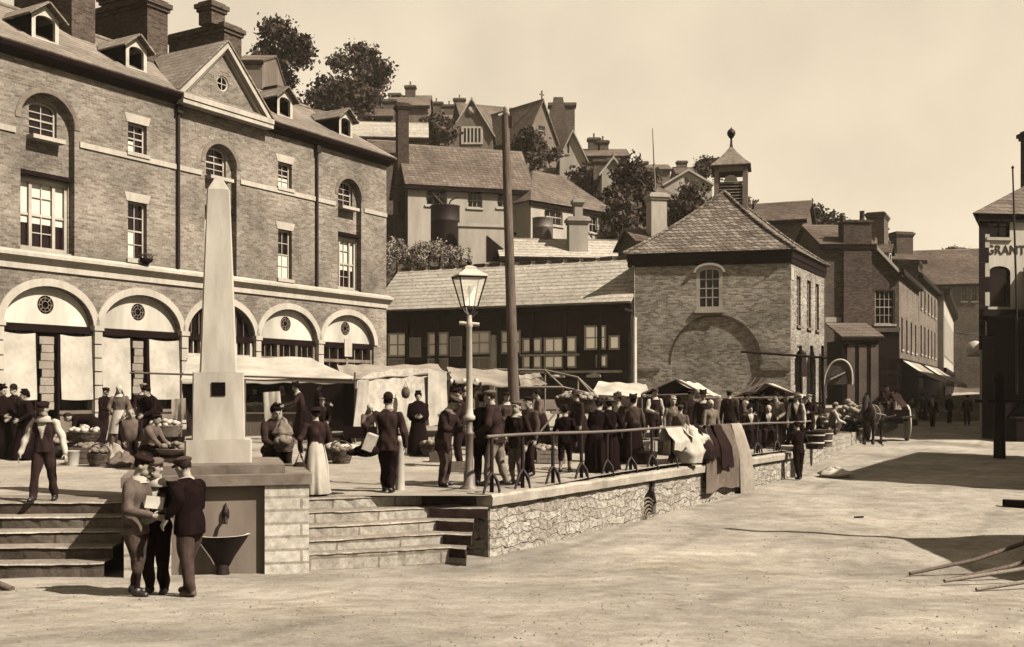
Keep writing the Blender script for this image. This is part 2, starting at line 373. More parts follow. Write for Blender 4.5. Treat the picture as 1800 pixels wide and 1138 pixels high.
# ================================================================ steps
def steps(name, label, fronts, backs, z0s, riser, kerb=None):
    r = empty(name, (fronts[0][0][0], fronts[0][0][1], -1), label, 'steps')
    for k, fr in enumerate(fronts):
        zt = z0s-.18*k; zb = zt-.178 if k < len(fronts)-1 else -1.25
        pts = []
        for (x0, y0), (x1, y1) in zip(fr, fr[1:]):
            n = max(2, int(math.hypot(x1-x0, y1-y0)/.14))
            pts += [(lerp(x0, x1, i/n), lerp(y0, y1, i/n)) for i in range(n)]
        pts.append(fr[-1])
        mb = MB(); rr = [[], [], [], [], []]
        for x, y in pts:
            j = RN.uniform(-.012, .012); q = RN.uniform(-.006, .006); c = math.sin(x*2.3+k*1.7)*.004
            by = backs(k, x)
            rr[0].append((x, by, zt)); rr[1].append((x, y+.05, zt+q*.3)); rr[2].append((x, y+j-.008, zt-.025+q+c)); rr[3].append((x, y+j+.012, zt-.05+q+c)); rr[4].append((x, y+.02, zb))
        for a in range(4): mb.loft([rr[a], rr[a+1]], m=0 if a < 2 else 1, cap=False, close=False, sm=False)
        mb.build('step', ['step stone', riser], r, Matrix.Translation(-Vector(r.location)))
    return r
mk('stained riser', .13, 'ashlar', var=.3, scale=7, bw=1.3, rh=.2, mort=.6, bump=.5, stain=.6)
mk('pale riser', .4, 'ashlar', var=.15, scale=6, bw=1.3, rh=.2, mort=.55, bump=.3, stain=.45)  # pale stone for the risers of the right-hand steps
lf = [[(-16, 16.05-.35*k+.03*k), (-9, 16.25-.34*k), (-5.72+.0*k, 16.5-.34*k)] for k in range(5)]
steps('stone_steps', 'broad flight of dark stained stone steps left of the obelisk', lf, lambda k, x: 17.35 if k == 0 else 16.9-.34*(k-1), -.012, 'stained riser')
L0 = [17.0, 16.62, 16.33, 16.1, 15.95]; R0 = [17.6, 17.38, 17.15, 16.92, 16.7]; cpx = [742, 757, 768, 780, 792]; epx = [862, 860, 835, 832, 822]
rf = []; ends = []
for k in range(5):
    c = (X(cpx[k], R0[k]+.05), R0[k]+.05); e = (X(epx[k], R0[k]-.12)-.02, R0[k]-.12)
    l = (X(536, L0[k]), L0[k]); rf.append([l, (lerp(l[0], c[0], .5), lerp(l[1], c[1], .5)-.05), c, e]); ends.append((c, e))
rs = steps('stone_steps', 'pale stone steps with dark riser boards, between the obelisk and the wall', rf, lambda k, x: 17.75, -.01, 'pale riser')
for k, (c, e) in enumerate(ends):
    dx, dy = e[0]-c[0], e[1]-c[1]; L = math.hypot(dx, dy); W = Wall(c, e, rs)
    n = 12; mb = MB(); q = .0
    mb.prism([(L*i/n, -.012-.18*k-.03+RN.uniform(-.008, .006)) for i in range(n+1)]+[(L*i/n, -.012-.18*k-.165+RN.uniform(-.008, .01)) for i in range(n, -1, -1)], -.035, .01)
    W.part(mb, 'riser_board', 'tarred riser')

# ================================================================ retaining wall, coping and railing
wd = Vector((WX1-WX0, WY1-WY0)).normalized(); WL = math.hypot(WX1-WX0, WY1-WY0)
rw = empty('retaining_wall', (WX0, WY0, -1), 'rough pale stone retaining wall with thick coping and a drain hole, along the street', 'wall')
W = Wall((WX0, WY0), (WX1, WY1), rw)
def wz(u): y = WY0+(WY1-WY0)*u/WL; return sz(y)-.25
hu = W.u(1143)-.18; N = 60; us = [WL*i/N for i in range(N+1)]
outer = [(u, wz(u)) for u in us]+[(WL, -.17), (0, -.17)]
hz = wz(hu)+.3
hole = [(hu-.12, hz+.03), (hu+.42, hz+.01), (hu+.5, hz+.25), (hu+.38, hz+.5), (hu+.42, hz+.68), (hu+.16, hz+.72), (hu+.1, hz+.55), (hu-.1, hz+.42)]
mb = MB().panel(outer, [hole], 0, .5); mb.box(0, WL, .5, .6, -1.3, -.17)
W.part(mb, 'wall_face', 'rubble')
# wall's near end and its low continuation beyond the pier
W.part(MB().box(0.01, .55, -.02, .5, -1.3, -.17), 'end_pier', 'rubble')
cop = MB(); rr = []
for i in range(81):
    u = WL*i/80; j = RN.uniform(-.015, .015); k = RN.uniform(-.012, .012)
    rr.append([(u, -.09+j, -.168), (u, -.1+j, -.03+k), (u, -.07+j, .012+k), (u, .42, .02), (u, .42, -.168)])
W.part(cop.loft(rr, sm=False), 'coping', 'coping')
rg = MB()
for q in range(5):
    r = .13+.075*q; rg.tube([(hu+.2-(r)*math.cos(a)-.12, -.02+.012*q, hz-.05+r*math.sin(a)*1.0) for a in [math.pi*.02+math.pi*.7*k/10 for k in range(11)]], .022, 6)
W.part(rg, 'drain_arch', 'grey plaster'); W.part(MB().box(hu-.3, hu+.7, .07, .12, hz-.3, hz+.9), 'drain_dark', 'dark void')  # black sheet close behind the wall face stands in for the hole's shade
W2 = Wall((WX1, WY1), (WX1+14, WY1+30), rw)
W2.part(MB().slab([(.0, 0), (30, 0), (30, .4), (0, .4)], -1.2, .1), 'rear_wall', 'rubble')
W.part(MB().box(WL+.02, WL+.5, -.14, .4, -1.2, .08).box(WL-.03, WL+.55, -.19, .45, .08, .16), 'pier', 'coping')

rl = empty('railing', (WX0, WY0, 0), 'dark iron railing on forked posts along the coping of the stone wall', 'railing')
R = Wall((WX0, WY0), (WX1, WY1), rl)
u0, u1 = R.u(866), R.u(1432)
rail = MB().tube([(lerp(u0, u1, t/24), .12, lerp(.93, .80, t/24)+.012*math.sin(t*.8)) for t in range(25)], .027, 8)
R.part(rail, 'rail', 'grey iron')
for px in (874, 928, 981, 1031, 1076, 1117, 1154, 1189, 1212, 1232, 1260, 1283, 1338, 1372, 1408):
    u = R.u(px)+.02; t = (u-u0)/(u1-u0); zt = lerp(.93, .80, t)-.02
    mb = MB().tube([(u, .12, zt), (u, .12, .3), (u, .12, .02)], [.028, .034, .036], 8)
    for s in (-1, 1): mb.tube([(u, .12, .34), (u+s*.1, .12, .26), (u+s*.2, .12, .1), (u+s*.24, .12, .015)], [.028, .026, .022, .02], 6)
    mb.tube([(u, .12, .34), (u, .0, .2), (u, -.03, .015)], [.028, .024, .02], 6)
    R.part(mb, 'post', 'iron')

# ---- cloths hung over the railing
def hung(name, label, px0, px1, ztop, zf, zb, mat, seed, skew0=0, skew1=0, cols=16, amp=.035, holes=False, mats=None, off=0):
    o0 = R.u(px0); o1 = R.u(px1); r = random.Random(seed); rows = []
    ph = [r.uniform(0, 6) for _ in range(4)]
    prof = [(.2, zb), (.2, ztop-.1), (.16, ztop), (.12, ztop+.03), (.07, ztop), (.045, ztop-.12)]
    n = 12; prof += [(.03-.13*min(1, k/5), lerp(ztop-.15, zf, k/n)) for k in range(n+1)]
    mb = MB()
    for j, (y, z) in enumerate(prof):
        t = max(0, (ztop-z)/(ztop-zf)) if j > 3 else 0
        row = []
        for i in range(cols+1):
            s = i/cols; u = lerp(o0+skew0*t, o1+skew1*t, s)
            f = math.sin(s*9+ph[0]+t*1.2)*.6+math.sin(s*17+ph[1]-t)*.4
            row.append((u, y-off-amp*(f+.9)*(min(1, t*3)), z+.04*math.sin(s*7+ph[2])*t+.02*math.sin(s*15+ph[3])*t))
        rows.append(row)
    back = [[(u, y+.014, z) for u, y, z in row] for row in rows]
    mb.loft(rows, cap=False, close=False); mb.loft(back, cap=False, close=False)
    edge = [rows[k][0] for k in range(len(rows))]; 
    for a, b_ in ((0, 0), (-1, -1)):
        mb.loft([[rows[k][a] for k in range(len(rows))], [back[k][a] for k in range(len(rows))]], cap=False, close=False)
    for a in (0, -1): mb.loft([rows[a], back[a]], cap=False, close=False)
    o = mb.build(name, mat); o.matrix_world = R.W; return tag(o, label, 'cloth', 'cloths hung over the railing')
mk('grey blanket', .1, 'cloth', var=.25, scale=5, bump=.2, stain=.3)
hung('blanket', 'large grey blanket hanging from the railing down over the stone wall', 1233, 1292, .86, -.63, .5, 'grey blanket', 1, -.05, .2)
hung('cloth', 'long narrow pale cloth hung over the railing and wall beside the grey blanket', 1289, 1306, .86, -.95, .5, 'grey canvas', 2, .1, .42, 8, off=.03)
hung('cloth', 'short white cloth over the railing left of the grey blanket', 1176, 1206, .87, .42, .6, 'canvas', 3, -.05, -.1, 12)
hung('cloth', 'white cloth slung sideways over the railing, touching the grey blanket', 1204, 1236, .87, .5, .6, 'white cloth', 4, .05, .25, 12, .05)
hung('cloth', 'dark strip of cloth hung over the middle of the grey blanket', 1250, 1264, .865, -.1, .55, 'dark cloth', 5, .12, .3, 6, .02, off=.13)
hung('cloth', 'thin dark rag hung beside the white cloth on the grey blanket', 1238, 1244, .865, .15, .55, 'dark cloth', 6, .05, .12, 5, .02, off=.13)

# ================================================================ lamp post and telegraph pole
ld = 18.3; lp = empty('gas_lamp', (X(825, ld), ld, pzz(-1, ld)-.02), 'tall white topped gas lamp post with a glazed lantern on the square', 'lamp post')
mb = MB().lathe([(.17, 0), (.17, .04), (.1, .08), (.095, .3), (.068, .36), (.064, .92), (.08, .94), (.08, .98), (.057, 1.0), (.055, 1.18)], n=16)
mb.build('lower_post', 'grey iron', lp)
MB().lathe([(.075, 1.18), (.1, 1.2), (.1, 1.25), (.07, 1.28), (.058, 1.4), (.045, 2.75), (.07, 2.78), (.045, 2.85), (.04, 2.96)], n=16).build('upper_post', 'lantern white', lp)
MB().tube([(-.17, 0, 2.83), (.17, 0, 2.8)], .035, 8).build('ladder_bar', 'lantern white', lp)
for k, dx in enumerate((-.22, .1, .24)): pass
mb = MB()
for s in (-1, 1): mb.tube([(0, 0, 2.95), (s*.09, -.03, 3.03), (s*.11, -.05, 3.1)], .014, 6); mb.tube([(0, 0, 2.95), (s*.05, .08, 3.03), (s*.06, .1, 3.1)], .014, 6)
mb.tube([(.02, 0, 2.9), (.14, -.02, 3.02)], .009, 6)
mb.build('lantern_cradle', 'grey iron', lp)
lan = MB(); a4 = math.pi/4+.32
def sq(r, z): return [(r*math.cos(a4+math.pi/2*k), r*math.sin(a4+math.pi/2*k), z) for k in range(4)]
lo, hi = sq(.16, 3.1), sq(.33, 3.6)
for k in range(4):
    lan.tube([lo[k], hi[k]], .013, 6); lan.tube([lo[k], lo[(k+1) % 4]], .013, 6); lan.tube([hi[k], hi[(k+1) % 4]], .02, 6)
lan = lan.build('lantern', 'iron', lp)
gl = MB()
for k in range(4):
    a, b2 = Vector(lo[k]), Vector(lo[(k+1) % 4]); c2, d2 = Vector(hi[(k+1) % 4]), Vector(hi[k]); gl.solid([a*.995, b2*.995, c2*.995, d2*.995], .006)
gl.build('lantern_glass', 'lamp glass', lan)
MB().loft([sq(.36, 3.61), sq(.35, 3.635), sq(.15, 3.73), sq(.14, 3.77), sq(.05, 3.8)], sm=False).build('lantern_roof', 'lantern white', lan)
MB().lathe([(.02, 3.8), (.045, 3.83), (.05, 3.86), (.02, 3.89), (.01, 3.93)], n=10).build('finial', 'iron', lan)
MB().tube([(0, 0, 3.1), (0, 0, 3.3)], .012, 6).lathe([(.012, 3.3), (.035, 3.34), (.03, 3.43), (.012, 3.46)], n=8).build('burner', 'cream paint', lan)

pd = 27.; pz0 = pzz(0, pd)
tp = empty('telegraph_pole', (X(906, pd), pd, pz0), 'tall dark leaning wooden telegraph pole behind the gas lamp', 'pole')
th = Z(203, pd)-pz0; dx = X(888, pd)-X(906, pd)
MB().tube([(dx*t, 0, th*t) for t in [k/10 for k in range(11)]], [lerp(.15, .095, k/10) for k in range(11)], 12).build('pole', 'pole timber', tp)
mb = MB().tube([(dx-.16, 0, th-.02), (dx, 0, th+.05), (dx+.1, 0, th+.02)], .05, 8).lathe([(.06, 0), (.09, .03), (.07, .12), (.09, .16), (.03, .22)], (dx+.02, 0, th+.02), 10)
mb.build('cap', 'cream paint', tp); MB().box(dx+.05, dx+.17, -.06, .06, th-.3, th-.02).build('insulator', 'iron', tp)
# ================================================================ the long brick terrace on the left
A = (-12.9-.51*9, 37-.86*9); B = (-12.9+.51*14.1, 37+.86*14.1)
MATS['hall brick'].name
tr = empty('brick_terrace', (A[0], A[1], 0), 'long three storey brick terrace with arched niches, dormers and shop arches at the left', 'building')
W = Wall(A, B, tr); L = W.L
def off(w, y): n = Vector((-w.d.y, w.d.x))*y; return Wall(w.A+n, w.B+n, w.root)
niches = [(36, 131), (360, 416), (594, 635)]; NI = [(W.u(a), W.u(b)) for a, b in niches]
arches = [(5, 163), (178, 316), (329, 447), (457, 557), (567, 657)]; AR = [(W.u(a), W.u(b)) for a, b in arches]
AR = [(-4.6+AR[0][0]+.3, AR[0][0]-.55)]+AR
smalls = [(225, 258), (488, 514)]; SM = [(W.u(a), W.u(b)) for a, b in smalls]
SM = [(c-.4, c+.4) for c in [(a+b)/2 for a, b in SM]]
SPR, RISE = 3.75, 1.25
wn_up, wn_lo = (9.85, 10.86), (6.2, 8.17)
holes = []
for a, b in NI: holes.append(arch(a, b, 6.06, 10.12, min(.95, (b-a)/2), 16))
for a, b in AR: holes.append(arch(a, b, .02, SPR, RISE, 18))
for a, b in SM: holes += [rect(a, b, *wn_up), rect(a, b, *wn_lo)]
up = MB().panel(rect(0, L, 0, 12.2), holes, 0, .28)
up.box(-.01, L+.0, .5, 9.4, 0, 12.2)
W.part(up, 'wall', 'terrace brick')
for a, b in NI:
    nb = MB(); c = (a+b)/2; h = min(.5, (b-a)/2-.3)
    nb.panel(arch(a-.05, b+.05, 6.0, 10.12, .98, 16), [arch(c-h, c+h, 9.7, 10.6, .22), rect(a+.06, b-.06, 6.12, 8.36)], .26, .16); W.part(nb, 'niche_back', 'terrace brick')
    window(W, c-h, c+h, 9.7, 10.6, .36, .22, 2, 4, lintel=None)
    # three-light window
    q = (b-a-.12); o = MB(); z0, z1 = 6.12, 8.36; x0, x1 = a+.06, b-.06
    xs = [x0+.1, x0+q*.24, x0+q*.3, x0+q*.7, x0+q*.76, x1-.1]
    o.panel(rect(x0, x1, z0, z1), [rect(xs[0], xs[1], z0+.12, z1-.12), rect(xs[2], xs[3], z0+.12, z1-.12), rect(xs[4], xs[5], z0+.12, z1-.12)], .3, .1, back=True)
    for k in (0, 2, 4): o.box(xs[k], xs[k+1], .34, .38, (z0+z1)/2-.04, (z0+z1)/2+.04)
    for t in (.25, .75): o.box(xs[2], xs[3], .345, .375, lerp(z0, z1, t)-.015, lerp(z0, z1, t)+.015)
    o.box((xs[2]+xs[3])/2-.015, (xs[2]+xs[3])/2+.015, .345, .375, z0+.12, z1-.12)
    o.box(x0-.03, x1+.03, .12, .3, z0-.1, z0-.005)
    f = W.part(o, 'window', 'white paint')
    MB().box(x0+.05, x1-.05, .39, .42, z0+.05, z0+.85).build('pane', 'dark glass', f); MB().box(x0+.05, x1-.05, .388, .421, z0+.853, z1-.05).build('pane', 'curtained glass', f)
    W.part(MB().box(a+.02, b-.02, .06, .27, 8.42, 8.56), 'lintel', 'dark paint')
ring = MB()
def arc_band(mb, a, b, zs, rise, w, y0, y1, n=20, leg=0):
    c = (a+b)/2; h = (b-a)/2; i, o = [], []
    for k in range(n+1):
        t = math.pi*k/n; i.append((c+h*math.cos(t), zs+rise*math.sin(t))); o.append((c+(h+w)*math.cos(t), zs+(rise+w)*math.sin(t)))
    for k in range(n): mb.prism([i[k], o[k], o[k+1], i[k+1]], y0, y1)
    if leg:
        mb.box(a-w, a, y0, y1, zs-leg, zs-.001); mb.box(b, b+w, y0, y1, zs-leg, zs-.001)
    return mb
for a, b in NI: W.part(arc_band(MB(), a-.01, b+.01, 10.12, min(.95, (b-a)/2), .17, -.025, .1), 'niche_arch', 'weathered stone')
for a, b in AR: W.part(arc_band(MB(), a-.01, b+.01, SPR, RISE, .24, -.06, .1), 'arch_ring', 'pale stone')
for a, b in SM:
    for z0, z1 in (wn_up, wn_lo):
        f = window(W, a, b, z0, z1, .16, 0, 2, 4, gm='dark glass', lintel='pale stone')
        MB().box(a+.05, lerp(a, b, .5 if a < 15 else .93), .196, .208, z0+.06, lerp(z0, z1, .5 if z0 < 9 else .4)).build('curtain', 'curtained glass', f)
# bands
prev = 0; st = MB()
for a, b in NI+[(L, L)]:
    W.part(MB().box(prev, a-.18 if a < L else L, -.05, .02, 9.6, 9.78), 'string_course', 'pale stone'); prev = b+.18
W.part(MB().prism([(-0.01, 5.46), (L+.02, 5.46), (L+.02, 5.64), (-0.01, 5.64)], -.07, .02), 'frieze', 'pale stone')
cn = MB(); pr = [(-.06, 5.64), (-.1, 5.72), (-.24, 5.82), (-.27, 5.84), (-.27, 5.94), (-.02, 6.05), (.02, 5.64)]
cn.loft([[(u, y, z) for y, z in pr] for u in (-.01, L+.2)], sm=False); W.part(cn, 'cornice', 'pale stone')
gt = MB(); pr = [(0, 11.92), (-.1, 11.95), (-.18, 12.05), (-.36, 12.1), (-.4, 12.2), (-.4, 12.27), (.2, 12.27), (.02, 11.9)]
gt.loft([[(u, y, z) for y, z in pr] for u in (-.01, L+.15)], sm=False); W.part(gt, 'gutter', 'dark paint')
for px in (311, 555):
    u = W.u(px); W.part(MB().tube([(u, -.08, 6.06), (u, -.08, 11.95)], .06, 8).box(u-.12, u+.12, -.2, -.02, 11.6, 11.9), 'downpipe', 'iron')
# roof
RZ, RY, RH = 12.29, 4.8, 2.95
def roofz(y): return RZ+(y+.4)/(RY+.4)*RH
rf = MB().solid([(-.2, -.42, RZ), (L+.25, -.42, RZ), (L+.25, RY, RZ+RH), (-.2, RY, RZ+RH)], .1)
rf.solid([(L+.25, 2*RY+.4, RZ), (-.2, 2*RY+.4, RZ), (-.2, RY, RZ+RH), (L+.25, RY, RZ+RH)], .1)
for u in (0.02, L-.02): rf.add([(u, 0, 12.1), (u, 2*RY, 12.1), (u, RY, RZ+RH-.15)], [(0, 1, 2)])
roof = W.part(rf, 'roof', 'terrace slate')
MB().tube([(-.2, RY, RZ+RH+.02), (L+.25, RY, RZ+RH+.02)], .1, 6).build('ridge', 'weathered stone', roof)
# pediment
ua, ub, uc = W.u(313), W.u(462), W.u(392); half = (ub-ua)/2; uc = (ua+ub)/2; za = 14.45
pd_ = MB().panel([(ua, 12.28), (ub, 12.28), (uc, za)], [[(uc+.3*math.cos(2*math.pi*k/16), 13.2+.3*math.sin(2*math.pi*k/16)) for k in range(16)]], -.02, .3)
pdo = W.part(pd_, 'pediment', 'terrace brick')
tri = MB()
for s in (-1, 1):
    for w0, w1, y0 in ((0, .16, -.3), (.2, .3, -.14)):
        e = uc+s*(half+.25); dz = (za-12.28)/half
        p = [(e, 12.1+dz*0+.2), (uc, za+.2+.25*0)]
        q = Vector((uc-e, (za+.22)-(12.28))).normalized(); nn = Vector((q.y, -q.x))*(1 if s < 0 else -1)
        a0 = Vector((e, 12.28)); a1 = Vector((uc, za+.22))
        tri.prism([tuple(a0+nn*w0), tuple(a1+Vector((0, -w0*1.12))), tuple(a1+Vector((0, -w1*1.12))), tuple(a0+nn*w1)], y0, .1)
tri.box(ua-.15, ub+.15, -.43, .02, 11.93, 12.08); tri.box(ua-.15, ub+.15, -.47, .02, 12.1, 12.285)
tri.build('raking_cornice', 'pale stone', pdo)
pm = MB()
pm.tube([(uc+.27*math.cos(2*math.pi*k/16), .05, 13.2+.27*math.sin(2*math.pi*k/16)) for k in range(17)], .04, 6); pm.box(uc-.015, uc+.015, .04, .07, 12.93, 13.47).box(uc-.27, uc+.27, .04, .07, 13.185, 13.215)
pm = pm.build('round_window', 'white paint', pdo)
pr = MB(); yb = -.4+(za-RZ)/RH*(RY+.4)+.3
for s in (-1, 1):
    e = (uc+s*(half+.28), -.32, 12.36); pr.solid([e, (uc, -.32, za+.3), (uc, yb, za+.3), (uc+s*(half+.28), .1, 12.36)][::s], .06)
W.part(pr, 'pediment_roof', 'terrace slate')
W.part(MB().box(uc-.5, uc+.5, .3, .34, 12.8, 13.6), 'round_pane', 'dark glass')
# dormers
Wd = off(W, .9)
for px, wd in ((80, .5), (240, .46), (501, .46), (608, .46)):
    c = Wd.u(px); y0 = .9; zb = roofz(y0)-.05; zt = zb+.82; za_ = zt+.38; yk = 4.2
    d = MB().panel([(c-wd, zb), (c+wd, zb), (c+wd, zt), (c, za_), (c-wd, zt)], [arch(c-wd+.14, c+wd-.14, zb+.1, zt-.12, .16, 8)], y0, .12)
    d = W.part(d, 'dormer', 'cream paint')
    window(W, c-wd+.14, c+wd-.14, zb+.1, zt-.12, y0+.05, .16, 2, 3, fr=.05, sill=None).parent = d
    ck = MB()
    for s in (-1, 1): ck.add([(c+s*wd, y0+.01, zb), (c+s*wd, y0+.01, zt), (c+s*wd, y0+.01+(zt-roofz(y0))/RH*(RY+.4), zt)], [(0, 1, 2)])
    ck.build('cheek', 'dark paint', d)
    rr = MB()
    for s in (-1, 1):
        yb1 = min(RY-.1, -.4+(zt-.1-RZ)/RH*(RY+.4)); yb2 = min(RY-.1, -.4+(za_-RZ)/RH*(RY+.4))
        rr.solid([(c+s*(wd+.2), y0-.22, zt-.1), (c, y0-.22, za_+.06), (c, yb2, za_+.06), (c+s*(wd+.2), yb1, zt-.1)][::s], .06)
    rr.build('dormer_roof', 'terrace slate', d)
# chimney stacks: u-width, depth
def stack(root, w, u, y0, wu, wy, z0, z1, mat='dark brick', pots=0, cap=.14, name='chimney', pm='weathered stone', part=None):
    mb = MB().box(u, u+wu, y0, y0+wy, z0, z1-.42)
    mb.box(u-cap*.5, u+wu+cap*.5, y0-cap*.5, y0+wy+cap*.5, z1-.418, z1-.28).box(u-cap, u+wu+cap, y0-cap, y0+wy+cap, z1-.278, z1-.1).box(u-.02, u+wu+.02, y0-.02, y0+wy+.02, z1-.098, z1)
    o = mb.build(name, mat, part or root, w.M if part is None else None)
    for k in range(pots):
        t = (k+.5)/pots; x = u+wu/2; y = y0+wy*t
        if wu > wy: x, y = u+wu*t, y0+wy/2
        MB().lathe([(.13, z1+.002), (.15, z1+.06), (.11, z1+.1), (.1, z1+.45), (.13, z1+.5), (.1, z1+.52), (.02, z1+.52)], (x, y, 0), 10).build('chimney_pot', pm, o)
    return o
for px, z1, pots in ((126, 17.4, 2), (259, 16.95, 0), (394, 17.1, 0)):
    w_ = off(W, 3.3); u = w_.u(px); stack(tr, W, u, 3.3, 1.0, 3.3, 13.4, z1, 'dark brick', pots)
u = off(W, 5.5).u(360); stack(tr, W, u+1.3, 5.4, .6, .6, 15.9, 17.95, 'dark brick')
u = off(W, 3.5).u(375); stack(tr, W, u, 3.6, .75, .75, 17.0, 17.95, 'dark brick'); u = off(W, 5.0).u(225); stack(tr, W, u, 5.0, .8, 1.6, 16.8, 17.7, 'dark brick')
u = off(W, 4.2).u(487); stack(tr, W, u, 4.2, .8, .8, 14, 15.6, 'dark brick')
# shop arches
wo = off(W, .2)
for k, (a, b) in enumerate(AR):
    c = (a+b)/2
    tyz = 1.65+(690-535)*W.dep(80)/F
    if k != 3:
        vent = [(c+.3*math.cos(2*math.pi*i/18), 4.42+.3*math.sin(2*math.pi*i/18)) for i in range(18)]
        ty = W.part(MB().panel(arch(a-.04, b+.04, 3.8, 3.82, RISE-.02, 18), [vent], .2, .06), 'tympanum', 'stucco')
        g = MB()
        for i in range(8): t = 2*math.pi*i/8; g.tube([(c+.11*math.cos(t), .22, 4.42+.11*math.sin(t)), (c+.3*math.cos(t), .22, 4.42+.3*math.sin(t))], .014, 5)
        for r in (.12, .22, .3): g.tube([(c+r*math.cos(2*math.pi*i/20), .22, 4.42+r*math.sin(2*math.pi*i/20)) for i in range(21)], .014, 5)
        g.build('vent_grille', 'weathered stone', ty); MB().box(c-.34, c+.34, .262, .28, 4.08, 4.76).build('vent_dark', 'dark void', ty)
    else:
        ty = MB()
        for i in range(1, 9): x = lerp(a, b, i/9); ty.box(x-.02, x+.02, .2, .24, 3.8, 3.8+RISE*math.sqrt(max(0, 1-((x-c)/((b-a)/2))**2)))
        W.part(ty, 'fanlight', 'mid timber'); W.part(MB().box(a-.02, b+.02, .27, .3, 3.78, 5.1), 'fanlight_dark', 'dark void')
    W.part(MB().box(a-.02, b+.02, .08, .24, 3.56, 3.77), 'beam', 'dark paint')
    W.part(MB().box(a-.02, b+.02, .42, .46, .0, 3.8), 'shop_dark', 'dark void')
    if k in (0, 1, 2):
        dl, dr = {0: (a+.9, a+1.6), 1: (W.u(63), W.u(107)), 2: (W.u(229), W.u(263))}[k]
        for x0, x1 in ((a+.03, dl), (dr, b-.03)):
            n = 16; rows = []
            for j in range(9):
                z = lerp(3.5, 1.42, j/8)
                rows.append([(lerp(x0, x1, i/n), .02+.03*math.sin(i*.9+j*.3+k)*(j/8)-.06*j/8, z+.05*math.cos(math.pi*(i/n-.5)*1)*(-1 if j == 0 else -.5 if j == 8 else 0)) for i in range(n+1)])
            W.part(MB().loft(rows, cap=False, close=False).loft([[(x, y+.012, z) for x, y, z in r] for r in rows], cap=False, close=False), 'sun_blind', 'canvas')
            W.part(MB().box(x0, x1, .1, .3, .0, .95).box(x0-.02, x1+.02, .04, .32, .952, 1.06), 'stall_riser', 'grey plaster')
            W.part(MB().box(x0+.05, x1-.05, .3, .33, 1.07, 3.5), 'shop_window', 'dark glass')
        q = MB().box(dr-.08, dr, .04, .3, 0, 3.5).box(dl, dl+.08, .04, .3, 0, 3.5)
        W.part(q, 'door_frame', 'dark paint')
        gq = MB()
        for i in range(9):
            z = 1.1+i*.26; gq.box(dl+.32+.05*math.sin(i*2.1), dr-.1, .2+.02*(i % 2), .28, z, z+.24)
        W.part(gq, 'hung_goods', 'grey canvas')
    else:
        n = 3 if k < 5 else 2
        fr = MB().box(a, b, .1, .28, 0, 1.1)
        for i in range(n+1): x = lerp(a+.06, b-.06, i/n); fr.box(x-.07, x+.07, .1, .3, 1.1, 3.55)
        fr.box(a, b, .12, .3, 2.95, 3.08); 
        for i in range(n):
            for t in (.33, .66): x = lerp(a+.06, b-.06, (i+t)/n); fr.box(x-.02, x+.02, .14, .3, 1.1, 3.55)
        W.part(fr, 'shop_front', 'cream paint' if k == 3 else 'weathered stone')
        W.part(MB().box(a+.02, b-.02, .31, .34, 1.1, 3.55), 'shop_window', 'dark glass')
    if k == 5: W.part(MB().box(c-.25, c+.25, .03, .06, 3.2, 3.95), 'notice', 'white paint')
for (a, b), (c, d) in zip(AR, AR[1:]):
    pil = MB()
    for i in range(8): pil.box(b+.02, c-.02, -.09, .1, .1+i*.45, .1+i*.45+.41)
    pil.box(b-.02, c+.02, -.13, .1, 3.68, 3.84)
    W.part(pil, 'pilaster', 'pale stone')
pl = empty('hanging_plant', W.pt(W.u(250), -.2, 6.05), 'dark leafy plant in a bowl on the cornice under a terrace window', 'plant')
mb = MB().lathe([(.08, 0), (.2, .1), (.24, .2), (.2, .2)], n=12); mb.build('bowl', 'dark paint', pl)
mb = MB()
for i in range(120):
    a, r, z = RN.uniform(0, 6.28), RN.uniform(0, .27), RN.uniform(.12, .34); q = Vector((r*math.cos(a), r*math.sin(a), z)); s = .06
    mb.add([q, q+Vector((RN.uniform(-s, s), RN.uniform(-s, s), s)), q+Vector((RN.uniform(-s, s), RN.uniform(-s, s), -.01))], [(0, 1, 2)])
mb.build('foliage', 'leaf dark', pl)

# ================================================================ open market shed
A = (-7.6, 58.4); B = (X(1108, 52.4), 52.4)
sh = empty('market_shed', (A[0], A[1], .7), 'low market shed with pale tiled roof and dark glazed timber front beside the terrace', 'building')
W = Wall(A, B, sh); L = W.L
rf = MB().solid([(-.1, 0, 6.08), (L, 0, 6.08), (L, 3.2, 8.62), (-.1, 3.2, 8.62)], .12).solid([(L, 6.6, 6.0), (-.1, 6.6, 6.0), (-.1, 3.2, 8.62), (L, 3.2, 8.62)], .12)
roof = W.part(rf, 'roof', 'shed tile')
rd = MB()
for i in range(16): rd.box(L*i/16+.12, L*(i+1)/16-.12, 3.0, 3.4, 8.56, 8.68)
rd.build('ridge_tile', 'dark slate', roof); MB().box(-.1, L, 3.08, 3.32, 8.5, 8.66).build('ridge', 'pale stone', roof)
W.part(MB().box(0, L, .02, .14, 5.7, 5.95), 'gutter', 'dark paint')
Wf = off(W, .75)
fr = MB().box(0, L, .75, .95, 4.05, 6.0).box(0, L, .95, 1.0, .4, 4.1)
fr.add([(L-.02, .75, .4), (L-.02, 6, .4), (L-.02, 6, 6.2), (L-.02, 3.2, 8.5), (L-.02, .75, 6.2)], [(0, 1, 2, 3, 4)]); fr.add([(.02, .75, .4), (.02, 6, .4), (.02, 6, 6.2), (.02, 3.2, 8.5), (.02, .75, 6.2)], [(0, 1, 2, 3, 4)]); fr.box(0, L, 5.9, 6, .4, 6)
for i in range(9): x = L*i/8; fr.box(max(0, x-.1), min(L, x+.1), .6, .75, .5, 6)
W.part(fr, 'timber_front', 'shed timber')
